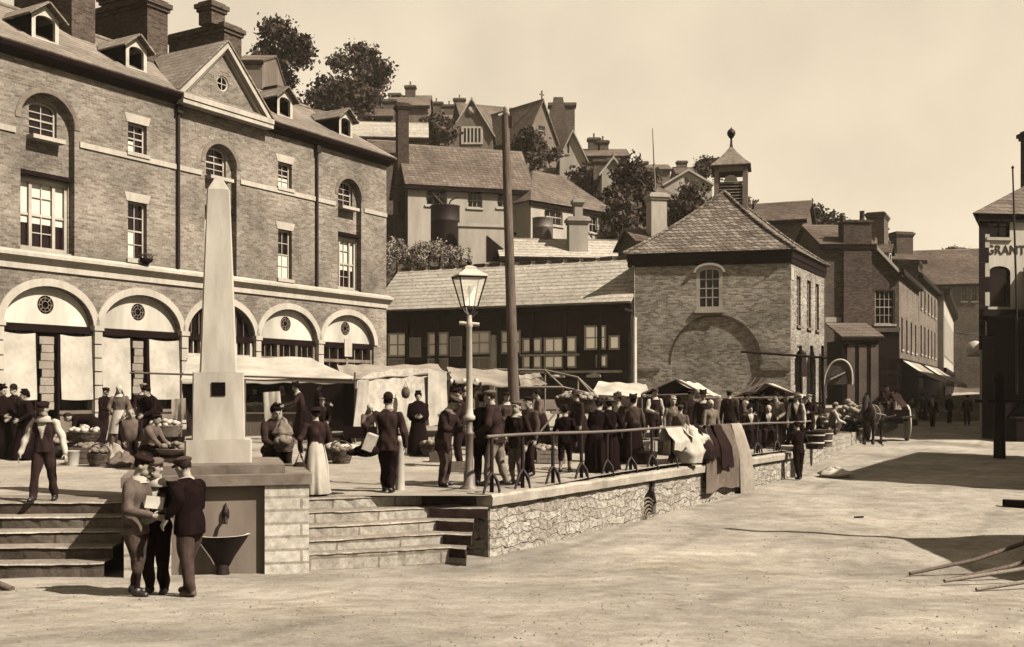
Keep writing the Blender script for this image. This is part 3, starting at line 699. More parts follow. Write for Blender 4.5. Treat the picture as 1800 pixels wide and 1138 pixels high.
def shedwin(x0, x1, y0, y1, cols, rows, gm, fm='cream paint'):
    u0, zt = Wf.uz(x0, y0); u1, zb = Wf.uz(x1, y1); window(W, u0, u1, zb, zt, .66, 0, cols, rows, fr=.09, bar=.06, fm=fm, gm=gm, sill=None, mid=False)
mk('dull frame', .34, var=.2)
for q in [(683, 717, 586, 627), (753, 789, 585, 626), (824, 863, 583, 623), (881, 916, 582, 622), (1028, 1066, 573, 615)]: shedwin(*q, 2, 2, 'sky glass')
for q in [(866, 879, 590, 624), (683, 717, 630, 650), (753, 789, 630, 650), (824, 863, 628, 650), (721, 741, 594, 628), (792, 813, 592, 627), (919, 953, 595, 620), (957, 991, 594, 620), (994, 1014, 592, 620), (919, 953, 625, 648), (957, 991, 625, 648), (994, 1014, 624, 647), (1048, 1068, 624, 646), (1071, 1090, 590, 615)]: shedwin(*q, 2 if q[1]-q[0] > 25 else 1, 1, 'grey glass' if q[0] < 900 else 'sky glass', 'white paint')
u = Wf.u(874); W.part(MB().tube([(u, .3, .6), (u-.02, .3, 2.6), (u, .3, 4.0), (u-.03, .3, 4.6)], [.24, .2, .17, .13], 10), 'roof_post', 'cream paint')
W.part(MB().box(Wf.u(916), Wf.u(1095), .55, .7, 2.62, 2.74).box(Wf.u(916), Wf.u(1020), .55, .7, 3.5, 3.6), 'shelf', 'dull frame')
for px in (985, 1048): 
    u = Wf.u(px); W.part(MB().lathe([(.0, 2.62), (.36, 2.5), (.38, 2.4), (.3, 2.38)], (u, .35, 0), 14), 'lamp_shade', 'cream paint')
MB_ = MB().tube([(L+.02, -.02, .6), (L+.02, -.02, 5.7)], .09, 8).tube([(L+.12, -.1, 5.5), (L-.25, -.1, 5.65)], .1, 8)
W.part(MB_, 'downpipe', 'iron')
W.part(MB().box(L+.14, L+.24, -.06, .3, .6, 5.3), 'corner_board', 'cream paint')

# ================================================================ market hall with cupola
FL, FR, BR, BL = (5.72, 53), (13.2, 51.2), (16.84, 58.1), (9.3, 59.9)
ha = empty('market_hall', (FL[0], FL[1], .6), 'square brick market hall with hipped tile roof, blind arch and louvred cupola', 'building')
MATS['hall brick']  # front
Wf = Wall(FL, FR, ha); Ws = Wall(FR, BR, ha)
u0, zt = Wf.uz(1224, 480); u1, zb = Wf.uz(1270, 545)
ac = Wf.u(1257); ar = (Wf.u(1336)-Wf.u(1180))/2
aspr = Z(640, 52); arise = Z(556, 52)-aspr
win = arch(u0, u1, zb, zt, .32)
bl = arch(ac-ar, ac+ar, .3, aspr, arise, 24)
Wf.part(MB().panel(rect(0, Wf.L, -.2, 7.85), [win, bl], 0, .1).panel(arch(ac-ar-.1, ac+ar+.1, .2, aspr, arise+.1, 24), [], .08, .1), 'wall', 'hall brick')
window(Wf, u0, u1, zb, zt, .0, .32, 3, 4, fr=.17, bar=.05, sill='white paint', mid=False)
Wf.part(arc_band(MB(), u0-.02, u1+.02, zt, .34, .12, -.12, .02, 12), 'window_hood', 'white paint')
Wf.part(arc_band(MB(), ac-ar-.01, ac+ar+.01, aspr, arise, .1, -.012, .05, 24), 'arch_ring', 'dark brick')  # ring coloured dark to stand in for the crescent of shadow inside the arch
lz = Z(652, 52); Wf.part(MB().box(.0, Wf.u(1160), -.07, .02, lz, lz+.13), 'string_course', 'weathered stone'); Wf.part(MB().box(Wf.u(1340), Wf.L, -.07, .02, lz, lz+.13), 'string_course', 'weathered stone')
sw = []
for x0, x1, y0, y1 in ((1401, 1407, 481, 562), (1419, 1425, 490, 569), (1434, 1439, 500, 574)):
    a, b = Ws.u(x0), Ws.u(x1); c = (a+b)/2; sw.append((c-.42, c+.42, 4.9, 7.3))
sa = [(Ws.u(a), Ws.u(b)) for a, b in ((1398, 1411), (1425, 1434), (1439, 1444))]
Ws.part(MB().panel(rect(0, Ws.L, -.2, 7.85), [rect(a, b, c, d) for a, b, c, d in sw]+[arch(a, b, .3, 3.0, .7) for a, b in sa], 0, .22), 'wall', 'hall brick')
for a, b, c, d in sw: window(Ws, a, b, c, d, .12, 0, 2, 5, sill='weathered stone')
for a, b in sa:
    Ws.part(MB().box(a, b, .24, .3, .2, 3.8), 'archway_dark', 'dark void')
Ws.part(MB().box(.0, .5, -.03, .0, 7.0, 7.6), 'corner_stone', 'pale stone')
Ws.part(MB().tube([(1.2, -.35, 3.6), (1.2, -.02, 3.9)], .03, 6).box(.8, 1.7, -.36, -.3, 2.4, 3.6), 'hanging_sign', 'iron')
for a, b in ((BR, BL), (BL, FL)):
    w_ = Wall(a, b, ha); w_.part(MB().box(0, w_.L, 0, .3, -.2, 7.85), 'wall', 'hall brick')
def expand(e):
    c = Vector((11.27, 55.55)); r = []
    for p in (FL, FR, BR, BL): q = Vector(p)-c; r.append(tuple(c+q*(1+e/q.length*1.3)))
    return r
T = Matrix.Translation(-Vector(ha.location))
MB().slab(expand(.05), 7.78, 8.05, M=None).slab(expand(.09), 8.052, 8.4).build('eaves_board', 'dark paint', ha, T)
E = [(x, y, 8.42) for x, y in expand(.24)]; R1 = (10.75, 54.75, 11.8); R2 = (11.75, 56.7, 11.8)
n = 14; hr = MB()
def sag(a, b, k): p = Vector(a).lerp(Vector(b), k); p.z -= .18*math.sin(math.pi*k); return p
quads = [(E[0], E[1], R1, R1), (E[1], E[2], R2, R1), (E[2], E[3], R2, R2), (E[3], E[0], R1, R2)]
for a, b, c, d in quads:
    rows = [[sag(a, d, k/n).lerp(sag(b, c, k/n), j/8) for j in range(9)] for k in range(n+1)]
    hr.loft(rows, cap=False, close=False, sm=False)
hr.add(E, [(3, 2, 1, 0)])
roof = hr.build('roof', 'clay tile', ha, T)
hp = MB()
for a, b in ((E[0], R1), (E[1], R1), (E[1], R2) if 0 else (E[2], R2), (E[3], R2)): hp.tube([sag(a, b, k/10)+Vector((0, 0, .03)) for k in range(11)], .09, 6)
hp.tube([R1, R2], .09, 6); hp.build('ridge', 'clay tile', roof)
cu = Vector((11.42, 56.3, 0)); th_ = math.atan2(-.234, .972)
CM = Matrix.Translation(-Vector(ha.location)+cu)@Matrix.Rotation(th_, 4, 'Z')
cup = MB()
for sx in (-1, 1):
    for sy in (-1, 1): cup.box(sx*.72-.12, sx*.72+.12, sy*.72-.12, sy*.72+.12, 10.4, 13.25)
cup.box(-.7, .7, -.7, .7, 10.3, 11.35); cup.box(-.84, .84, -.84, .84, 13.0, 13.26)
cupo = cup.build('cupola', 'pale timber', ha, CM)
lv = MB()
for i in range(7):
    z = 11.42+i*.16
    for k in range(4):
        Rk = Matrix.Rotation(math.pi/2*k, 4, 'Z'); lv.solid([(-.62, -.82, z), (.62, -.82, z), (.62, -.66, z+.12), (-.62, -.66, z+.12)], .03, M=Rk)
lv.build('louvre', 'pale timber', cupo); MB().box(-.55, .55, -.55, .55, 11.4, 12.5).build('louvre_dark', 'dark void', cupo)
MB().prism([(.34*math.cos(math.pi*k/10), 12.5+.34*math.sin(math.pi*k/10)) for k in range(11)], -.76, -.7).build('clock', 'white paint', cupo)
def sqr(r, z): return [(-r, -r, z), (r, -r, z), (r, r, z), (-r, r, z)]
cr = MB().loft([sqr(1.0, 13.27), sqr(1.02, 13.33), sqr(.62, 13.72), sqr(.3, 14.1), sqr(.08, 14.42)], sm=False).build('cupola_roof', 'weathered stone', cupo)
MB().lathe([(.1, 14.4), (.06, 14.6), (.05, 14.85), (.1, 14.9), (.2, 15.05), (.22, 15.17), (.17, 15.3), (.06, 15.38), (.02, 15.45)], n=12).build('finial', 'iron', cr)
# ================================================================ other houses
def house(name, label, A, B, depth, zb, ze, rise, roof='x', wm='whitewash', rm='slate', wins=(), ch=(), over=.25, group=None, sm=None, fascia='dark paint', cat='house', fm='white paint', gm='dark glass', doors=(), skew=0):
    r = empty(name, (A[0], A[1], zb), label, cat, group); W = Wall(A, B, r); L = W.L; W.skew = skew
    W.depth = depth; hs = []; wl = []
    for q in wins:
        if q[0] == 'px': u0, zt = W.uz(q[1], q[3]); u1, z0 = W.uz(q[2], q[4]); o = q[5:]
        else: u0, u1, z0, zt = q[1:5]; o = q[5:]
        ri = o[0] if o else 0; cols = o[1] if len(o) > 1 else 2; rows = o[2] if len(o) > 2 else 2
        hs.append(arch(u0, u1, z0, zt, ri, 8)); wl.append((u0, u1, z0, zt, ri, cols, rows))
    for a, b, z0, z1 in doors: hs.append(rect(a, b, z0, z1))
    out = [(0, zb-2), (L, zb-2), (L, ze), (L/2, ze+rise), (0, ze)] if roof == 'f' else rect(0, L, zb-2, ze)
    mb = MB().panel(out, hs, 0, .2)
    if roof == 'f':
        mb.add([(0, depth, zb-2), (L, depth, zb-2), (L, depth, ze), (L/2, depth, ze+rise), (0, depth, ze)], [(4, 3, 2, 1, 0)])
        for x, n in ((0, 0), (L, 1)): mb.add([(x, 0, zb-2), (x, 0, ze), (x, depth, ze), (x, depth, zb-2)], [(0, 1, 2, 3)], 1 if n == 0 and sm else 0)
    else:
        mb.add([(0, depth, zb-2), (L, depth, zb-2), (L, depth, ze), (0, depth, ze)], [(3, 2, 1, 0)])
        for x, n in ((0, 0), (L, 1)):
            p = [(x, 0, zb-2), (x, 0, ze)]+([(x, depth/2, ze+rise)] if roof == 'x' else [])+[(x, depth, ze), (x, depth, zb-2)]
            mb.add(p, [tuple(range(len(p)))], 1 if n == 0 and sm else 0)
    W.part(mb, 'wall', [wm, sm or wm])
    for u0, u1, z0, zt, ri, c, ro in wl: window(W, u0, u1, z0, zt, .1, ri, c, ro, fm=fm, gm=gm, sill='pale stone')
    for a, b, z0, z1 in doors: W.part(MB().box(a, b, .1, .2, z0, z1).box(a+.1, b-.1, .08, .1, z0+1.1, z1-.15), 'door', 'dark paint')
    e = ze-over*rise/(depth/2 if roof != 'f' else L/2); mb = MB(); o2 = over
    if roof == 'x': mb.solid([(-o2, -over, e), (L+o2, -over, e), (L+o2, depth/2, ze+rise), (-o2, depth/2, ze+rise)], -.12).solid([(L+o2, depth+over, e), (-o2, depth+over, e), (-o2, depth/2, ze+rise), (L+o2, depth/2, ze+rise)], -.12)
    elif roof == 'f': mb.solid([(L/2, -over, ze+rise), (L/2, depth+over, ze+rise), (-over, depth+over, e), (-over, -over, e)], .12).solid([(L/2, depth+over, ze+rise), (L/2, -over, ze+rise), (L+over, -over, e), (L+over, depth+over, e)], .12)
    elif roof == 'hip':
        q = min(L, depth)/2; c = [(-o2, -o2, e), (L+o2, -o2, e), (L+o2, depth+o2, e), (-o2, depth+o2, e)]
        a = (q, depth/2, ze+rise) if L >= depth else (L/2, q, ze+rise); b = (L-q, depth/2, ze+rise) if L >= depth else (L/2, depth-q, ze+rise)
        mb.add(c+[a, b], [(0, 1, 5, 4), (1, 2, 5), (2, 3, 4, 5), (3, 0, 4)] if L >= depth else [(0, 1, 4), (1, 2, 5, 4), (2, 3, 5), (3, 0, 4, 5)]); mb.add(c, [(3, 2, 1, 0)])
    ro = W.part(mb, 'roof', rm)
    if roof == 'x':
        MB().box(-over, L+over, -over-.06, .0, e-.22, e-.01).build('gutter', fascia, ro); MB().tube([(-over, depth/2, ze+rise+.06), (L+over, depth/2, ze+rise+.06)], .11, 6).build('ridge', 'weathered stone', ro)
    if roof == 'f':
        bb = MB()
        for s in (-1, 1): bb.prism([(L/2+s*(L/2+over), e-.02), (L/2, ze+rise-.02), (L/2, ze+rise-.27), (L/2+s*(L/2+over), e-.25)], -over-.05, -over+.02)
        bb.build('bargeboard', 'pale stone' if fascia == 'dark paint' else fascia, ro)
    if roof == 'hip': MB().box(-o2*.6, L+o2*.6, -o2*.6, -.01, e-.3, e-.02).build('gutter', fascia, ro)
    for c in ch: stack(r, W, c[0], c[1], c[2], c[3], c[4], c[5], c[6] if len(c) > 6 else 'dark brick', c[7] if len(c) > 7 else 2)
    return r, W
def at(x, d): return (X(x, d), d)
hh = 'houses climbing the hillside'
# two whitewashed houses standing above the shed
rA, WA = house('whitewashed_house', 'whitewashed house with dark left gable and tall chimney, behind the market shed', at(717, 72), at(932, 74.4), 5.6, 9.5, Z(320, 72), 3.0, 'x', 'whitewash', 'slate', [('px', 822, 848, 334, 366, .25, 3, 3), ('px', 874, 903, 340, 366, .25, 3, 3), ('px', 749, 786, 328, 362, 0, 3, 2)], [(-.45, 1.2, .75, .9, 12, Z(176, 72.5), 'red brick', 0)], sm='red brick')
WA.part(MB().tube([(1.0, -.06, Z(322, 72)), (2.9, -.06, Z(372, 72))], .09, 6), 'drainpipe', 'iron')
WA.part(MB().box(3.4, 8, -.06, .01, 12.45, 12.6), 'ledge', 'dark paint')
house('whitewashed_house', 'whitewashed house with arched windows and hipped slate roof end, behind the market shed', at(933, 73), at(1081, 78.6), 5.4, 9.5, Z(347, 73), 2.6, 'hip', 'whitewash', 'slate', [('px', 957, 989, 372, 398, .3, 3, 2), ('px', 1036, 1050, 384, 410, .25, 2, 2)])
wl = empty('garden_wall', at(810, 66), 'whitewashed garden wall above the market shed roof', 'wall'); Wg = Wall(at(806, 66), at(892, 66.6), wl)
Wg.part(MB().box(0, Wg.L, 0, .4, 7, Z(398, 66)).box(-.05, Wg.L+.05, -.08, .48, Z(398, 66), Z(396, 66)+.14), 'wall_face', 'whitewash')
Wg.part(MB().prism([(Wg.u(856), Z(458, 66)), (Wg.u(885), Z(458, 66)), (Wg.u(885), Z(436, 66)), (Wg.u(856), Z(413, 66))], -.05, .02), 'lean_to_door', 'dark paint')
wl = empty('garden_wall', at(690, 64), 'low grey garden wall and bank beside the terrace end, under the hedge', 'wall'); Wg = Wall(at(670, 64.5), at(812, 65), wl)
Wg.part(MB().box(0, Wg.L, 0, .4, 6, Z(448, 64)), 'wall_face', 'grey plaster')
house('lean_to', 'low outhouse with pale lean-to roof and its own chimney, right behind the shed ridge', at(884, 66), at(1092, 67), 4.2, 8.0, Z(450, 66), 1.25, 'x', 'whitewash', 'shed tile', [], [(Wall(at(884, 66), at(1092, 67), wl).u(1003), .4, 1.2, .9, 9, Z(376, 66), 'whitewash', 0), (Wall(at(884, 66), at(1092, 67), wl).u(1013), .45, .5, .6, Z(378, 66), Z(343, 66), 'whitewash', 0)], cat='outhouse')
for x0, x1, y0, y1, d, lab in ((757, 808, 363, 403, 67.5, 'dark round water tank against the whitewashed house above the hedge'), (936, 972, 384, 409, 69, 'pale round water tank behind the lean-to roof by the little chimney')):
    t = empty('water_tank', P((x0+x1)/2, y1, d), lab, 'tank'); r = (x1-x0)/2/F*d; h = (y1-y0)/F*d
    MB().lathe([(r, -1.2), (r, h*.3), (r*1.02, h*.32), (r, h*.35), (r, h*.95), (r*1.05, h), (r*.9, h), (r*.85, h*.8)], n=20).build('tank_body', 'grey iron' if x0 > 900 else 'iron', t)
    MB().tube([(r*.2, 0, h), (r*.4, -.1, h+.35), (r*.9, 0, h+.6)], .05, 6).build('pipe', 'iron', t)
# roofs just behind the terrace's right end
house('house', 'pale roofed house directly behind the right end of the brick terrace', at(612, 84), at(748, 84.5), 7, 16, Z(240, 84), 1.9, 'x', 'whitewash', 'shed tile', [], [], group=hh)
house('house', 'small dark roofed house low behind the terrace corner beside the tall chimney', at(655, 78), at(712, 78.5), 4, 13, Z(268, 78), 1.2, 'x', 'grey brick', 'dark slate', [], [], group=hh)
# far houses
def far(label, x0, x1, d, yb, ye, yr, roof='x', depth=7, wm='grey plaster', rm='slate', wins=(), ch=(), da=0, name='house', **k):
    A, B = at(x0, d), at(x1, d+da); w = Wall(A, B, wl); cs = []
    for cx, yt, cw, pots in ch: cs.append((w.u(cx)-cw/2, depth*.4, cw, .8, Z(yr, d)-1.6, Z(yt, d), 'grey brick', pots))
    return house(name, label, A, B, depth, Z(yb, d), Z(ye, d), Z(yr, d)-Z(ye, d), roof, wm, rm, wins, cs, group=hh, **k)
far('grey skyline house with a tall chimney, left of the gothic house', 682, 752, 128, 205, 186, 156, wins=[('px', 700, 706, 190, 200)], ch=[(717, 138, 1.2, 1), (671+18, 152, 1.4, 0)])
far('small skyline house with two squat chimneys, next to the gothic house', 756, 822, 135, 232, 210, 190, wins=[('px', 775, 783, 214, 226)], ch=[(764, 168, 1.6, 1), (787, 173, 1.5, 1)])
far('plain old house half hidden in the dark bushes at the top left skyline', 628, 668, 118, 200, 165, 142, 'f', wm='dark brick')
far('house roof showing between the terrace stack and the left tree on the skyline', 404, 461, 80, 170, 108, 68, 'x', wm='grey plaster', over=.1, depth=9)
# gothic house
d = 122; g, Wg = far('large stone gothic house with twin gables and mullioned window, high on the hill', 792, 866, d, 285, 232, 172, 'f', 16, 'grey plaster', 'slate', name='gothic_house', over=.3)
u0, zt = Wg.uz(814, 226); u1, z0 = Wg.uz(846, 251)
o = MB().panel(rect(u0-.2, u1+.2, z0-.2, zt+.2), [rect(lerp(u0, u1, i/5)+.08, lerp(u0, u1, (i+1)/5)-.08, z0, zt) for i in range(5)], -.12, .14, back=True); f = Wg.part(o, 'mullioned_window', 'pale stone'); MB().box(u0, u1, -.05, -.01, z0, zt).build('pane', 'dark glass', f)
Wg.part(MB().lathe([(.45, 0), (.45, .3), (.01, .3)], n=14, M=Matrix.Translation((Wg.u(829), .12, Z(195, d)))@Matrix.Rotation(math.pi/2, 4, 'X')), 'round_vent', 'pale stone')
W2 = Wall(at(846, d+5), at(975, d+8), g); ze, zr = Z(238, d+5), Z(172, d+6)
W2.part(MB().box(0, W2.L, 0, 8, Z(300, d), ze), 'wing', 'grey plaster')
W2.part(MB().solid([(-2, -.4, ze-.2), (W2.L, -.4, ze-.2), (W2.L, 4, zr), (-2, 4, zr)], .12).solid([(W2.L, 8.4, ze-.2), (-2, 8.4, ze-.2), (-2, 4, zr), (W2.L, 4, zr)], .12), 'wing_roof', 'slate')
W3 = Wall(at(926, d), at(978, d+3), g); gl_ = W3.L
g3 = MB().panel([(0, Z(330, d)), (gl_, Z(330, d)), (gl_, Z(240, d)), (gl_/2, Z(168, d)), (0, Z(240, d))], [rect(gl_/2-.5, gl_/2+.5, Z(232, d), Z(216, d))], 0, .2); g3.add([(gl_, 0, Z(330, d)), (gl_, 0, Z(240, d)), (gl_, 8, Z(240, d)), (gl_, 8, Z(330, d))], [(0, 1, 2, 3)])
W3.part(g3, 'gable_wing', 'grey plaster'); W3.part(MB().solid([(gl_/2, -.3, Z(168, d)), (gl_/2, 9, Z(168, d)), (-.3, 9, Z(244, d)), (-.3, -.3, Z(244, d))], .15).solid([(gl_/2, 9, Z(168, d)), (gl_/2, -.3, Z(168, d)), (gl_+.3, -.3, Z(244, d)), (gl_+.3, 9, Z(244, d))], .15), 'gable_roof', 'slate')
window(W3, gl_/2-.5, gl_/2+.5, Z(232, d), Z(216, d), .1, 0, 2, 2, sill=None)
W3.part(MB().box(gl_/2-.06, gl_/2+.06, -.1, .05, Z(168, d), Z(153, d)).box(gl_/2-.3, gl_/2+.3, -.09, .04, Z(160, d)-.1, Z(160, d)+.05), 'finial_cross', 'grey plaster')
qx, qd = X(981, 127), 127; MB().loft([[(qx+r*a, qd+r*b, z) for a, b in ((-1, -1), (1, -1), (1, 1), (-1, 1))] for r, z in ((1.1, Z(330, d)), (1.1, Z(215, d)), (.9, Z(188, d)), (.55, Z(152, d)))], sm=False).build('tapered_chimney', 'dark brick', g, Matrix.Translation(-Vector(g.location)))
qx = X(988, 130); MB().box(qx-1.5, qx+1.5, 129.5, 131, Z(330, d), Z(188, 130)).box(qx-1.7, qx+1.7, 129.3, 131.2, Z(188, 130), Z(183, 130)).build('chimney', 'grey brick', g, Matrix.Translation(-Vector(g.location)))
far('pale gabled house stepping down right of the gothic house chimneys', 984, 1030, 112, 320, 275, 228, 'f', wm='whitewash', wins=[('px', 996, 1001, 250, 270)])
far('house with two pale round chimneys on the skyline above the big dark trees', 1026, 1104, 118, 305, 275, 252, 'x', wins=[('px', 1040, 1047, 280, 294), ('px', 1070, 1077, 280, 294)], ch=[(1048, 231, 1.3, 1), (1064, 236, 1.2, 1)])
far('small gabled house with tall dark chimney, half hidden by the big dark trees', 1058, 1098, 98, 335, 300, 275, 'f', wm='whitewash', ch=[(1063, 268, 1.6, 0)])
far('faint far house on the skyline beside the thin flagpole', 1122, 1178, 150, 330, 298, 282, 'x', ch=[(1136, 276, 1.2, 0)])
far('pale gabled cottage on the hill left of the hall cupola', 1168, 1252, 120, 350, 322, 297, 'f', wins=[('px', 1203, 1210, 312, 324)], wm='whitewash', depth=10)
far('house with big dark slate roof and pale gable, right behind the hall cupola', 1322, 1412, 86, 430, 390, 349, 'x', 7, 'grey brick', 'dark slate', over=.3, da=-1.5)
hs = 'houses around the street behind the hall'
house('cottage', 'small cottage roof just right of the hall eaves', at(1385, 72), at(1440, 72), 5, 2, Z(458, 72), 1.3, 'x', 'whitewash', 'slate', group=hs)
rC, WC = house('house', 'house with pale panelled chimney rising behind the left end of the hall roof', at(1122, 62.5), at(1196, 63), 4, 4, Z(425, 62.5), .9, 'x', 'dark brick', 'dark slate', [], [(Wall(at(1122, 62.5), at(1196, 63), wl).u(1150), .5, .95, .95, 8, Z(337, 63), 'pale stone', 1)], group=hs)
fp = empty('flagpole', P(1153, 337, 63.4), 'thin bare pole rising behind the pale chimney of the hall', 'pole'); MB().tube([(0, 0, -.6), (-.12, 0, 1.8), (-.2, 0, 3.7)], [.05, .04, .025], 6).build('mast', 'pale timber', fp)

# ================================================================ street houses on the right
S = 1.65
def sd(t): return Vector((.4396, .8982))*t            # run of the street
c0 = Vector(at(1580, 70))
# brick house with broad stack
rE, WE = house('brick_house', 'brick house end with a broad plain chimney stack, behind the market hall', at(1446, 69), at(1532, 69), 8, 0, Z(430, 69), 1.7, 'x', 'grey brick', 'dark slate', [], [], group=hs)
WE.part(MB().box(WE.u(1481), WE.u(1530), -.25, .9, 0, Z(392, 69)).box(WE.u(1479), WE.u(1532), -.33, .98, Z(392, 69), Z(388, 69)), 'chimney_breast', 'dark brick'); 
o = WE.part(MB().lathe([(.17, 0), (.15, .6), (.18, .65)], (WE.u(1518), .3, Z(388, 69)), 10).lathe([(.2, 0), (.2, .3)], (WE.u(1484), .3, Z(388, 69)), 10), 'chimney_pot', 'dark brick')
WE.part(MB().box(WE.u(1449), WE.u(1478), -.06, -.01, Z(567, 69), Z(558, 69)), 'sign_board', 'white paint')
wx = empty('brick_outbuilding', at(1486, 64), 'small dark lean-to shop with pale roof edge in front of the broad chimney stack', 'shop', hs); Wx = Wall(at(1480, 64), at(1546, 64), wx)
Wx.part(MB().box(0, Wx.L, 0, 3, -.3, Z(598, 64)), 'wall', 'dark paint'); Wx.part(MB().solid([(-.1, -.3, Z(592, 64)), (Wx.L+.2, -.3, Z(592, 64)), (Wx.L+.2, 3, Z(566, 66)), (-.1, 3, Z(566, 66))], .1), 'roof', 'slate')
for i in range(3): Wx.part(MB().box(.3+i*.7, .75+i*.7, -.04, -.005, .2, Z(606, 64)), 'door_panel', 'mid timber')
Wx.part(MB().box(-.02, Wx.L+.02, -.1, -.005, Z(599, 64), Z(594, 64)), 'lintel', 'weathered stone')
# gabled corner shop and its long side
A1 = Vector(at(1484, 70)); h1, W1 = house('corner_shop', 'gabled brick corner shop with a large white framed upper window and dark shopfront', tuple(A1), tuple(c0), 7, -.1, Z(476, 70), 1.9, 'f', 'dark brick', 'dark slate', [('px', 1538, 1573, 510, 570, 0, 4, 4)], [], over=.2, group=hs)
W1.part(MB().box(0, W1.L, -.25, -.01, Z(584, 70), Z(577, 70)), 'shop_cornice', 'mid timber'); W1.part(MB().box(0, W1.L, -.12, -.005, -.1, Z(585, 70)), 'shop_front', 'dark paint')
for i in range(2):
    for j in range(3): W1.part(MB().box(2.1+i*.75, 2.65+i*.75, -.15, -.125, 1.2+j*.95, 1.9+j*.95), 'shop_pane', 'dark glass')
B1 = c0+sd(12.5); C1 = B1+sd(17)
def row(label, A, B, ze, rise, wins, wm, rm='dark slate', ch=(), depth=7, zshop=3.5, name='terraced_shop'):
    r, w = house(name, label, tuple(A), tuple(B), depth, -.1, ze, rise, 'x', wm, rm, wins, ch, over=.3, group=hs)
    w.part(MB().box(0, w.L, -.2, -.01, zshop, zshop+.35), 'shop_cornice', 'dark paint'); w.part(MB().box(0, w.L, -.1, -.005, -.1, zshop), 'shop_front', 'dark paint')
    return r, w
Z1 = Z(474, 70)
row('two storey brick shop with dark open shopfront, next up the street from the corner shop', c0+Vector((.03, .03)), B1, Z1, 1.8, [('uz', 1.2+q*2.9, 2.1+q*2.9, 4.5, 6.6, 0, 2, 4) for q in range(4)], 'street brick', ch=[(1.5, 2.6, 1.0, .9, 8, 11.8, 'dark brick', 2), (6, 3, 1.6, 1.0, 8, 12.6, 'dark brick', 2), (11, 2.5, 1.2, 1.0, 8, 12.8, 'dark brick', 2)])
row('taller three storey brick shop further up the street with a white awning', B1+Vector((.03, .05)), C1, 10.6, 2.0, [('uz', 1.4+q*3.0, 2.4+q*3.0, 4.6, 6.7, .15, 2, 4) for q in range(5)]+[('uz', 1.4+q*3.0, 2.4+q*3.0, 8.1, 9.7, 0, 2, 3) for q in range(5)], 'street brick', ch=[(1, 2.6, 2.6, 1.3, 10, 15.6, 'grey brick', 0), (6, 3, 1.4, 1.0, 9.5, 14.2, 'dark brick', 2), (10, 1, 2, .8, 9.5, 12.8, 'red brick', 0), (15, 3, 1.6, 1.0, 9.5, 14.4, 'dark brick', 2)])
D1 = Vector(at(1659, 96)); E1 = D1+Vector((.40, .9165))*36
r3, W3_ = row('pale three storey house with tall narrow windows at the narrow end of the street', D1, E1, Z(512, 96), 1.6, [('uz', 1.5+q*3.4, 2.8+q*3.4, 5.0, 8.4, .3, 2, 4) for q in range(10)], 'pale stone', 'dark slate', depth=5)
W3_.part(MB().box(0, W3_.L, -.5, -.01, Z(512, 96)-.3, Z(512, 96)+.2), 'eaves', 'dark paint')
house('house', 'big slate roofed house with arched upper windows closing the end of the street', at(1618, 128), at(1735, 126), 12, 3, Z(500, 128), 4.6, 'x', 'street brick', 'dark slate', [('px', x, x+10, 507, 530, .3, 2, 2) for x in (1630, 1647, 1664, 1690, 1708)], [(.5, 5, 2.4, 1.5, 16, Z(452, 128), 'grey brick', 0), (Wall(at(1618, 128), at(1735, 126), wl).u(1703), 5, 2, 1.4, 15, Z(444, 128), 'red brick', 0)], group=hs)
house('house', 'plain brick house with a wide tall chimney behind the row of shops', at(1540, 92), at(1622, 93), 6, 2, Z(455, 92), 1.5, 'x', 'grey brick', 'dark slate', [], [(Wall(at(1540, 92), at(1622, 93), wl).u(1588), 1, 1.6, 1.2, 10, Z(402, 92), 'dark brick', 0), (Wall(at(1540, 92), at(1622, 93), wl).u(1547), 1, 1.3, 1, 10, Z(395, 92), 'dark brick', 2)], group=hs)
for q in [('small old house with one chimney stepping down left of the gothic house', 742, 790, 118, 262, 240, 220, 'x', [(750, 205, 1.2, 1)], 'grey brick'),
          ('brick house with paired chimneys among the bushes left of the tall dark chimney', 640, 688, 110, 235, 205, 178, 'x', [(652, 160, 1.3, 1), (680, 163, 1.3, 1)], 'dark brick'),
          ('dark roofed cottage below the house with two pale round chimneys', 1036, 1090, 106, 330, 305, 285, 'x', [(1082, 268, 1.2, 1)], 'grey brick'),
          ('narrow gabled house on mid hill left of the thin flagpole', 1110, 1146, 128, 330, 306, 282, 'f', [], 'grey plaster'),
          ('plain far house with a square chimney above the hall ridge', 1190, 1236, 150, 330, 306, 288, 'x', [(1204, 276, 1.4, 0)], 'grey plaster'),
          ('small skyline house behind the gothic house roof at its left', 800, 832, 150, 215, 196, 178, 'x', [(806, 164, 1.6, 1)], 'grey brick')]:
    far(q[0], *q[1:8], ch=q[8], wm=q[9], depth=6, rm='dark slate', over=.2, wins=[('px', lerp(q[1], q[2], .2), lerp(q[1], q[2], .35), lerp(q[5], q[4], .25), lerp(q[5], q[4], .6)), ('px', lerp(q[1], q[2], .62), lerp(q[1], q[2], .77), lerp(q[5], q[4], .25), lerp(q[5], q[4], .6))])
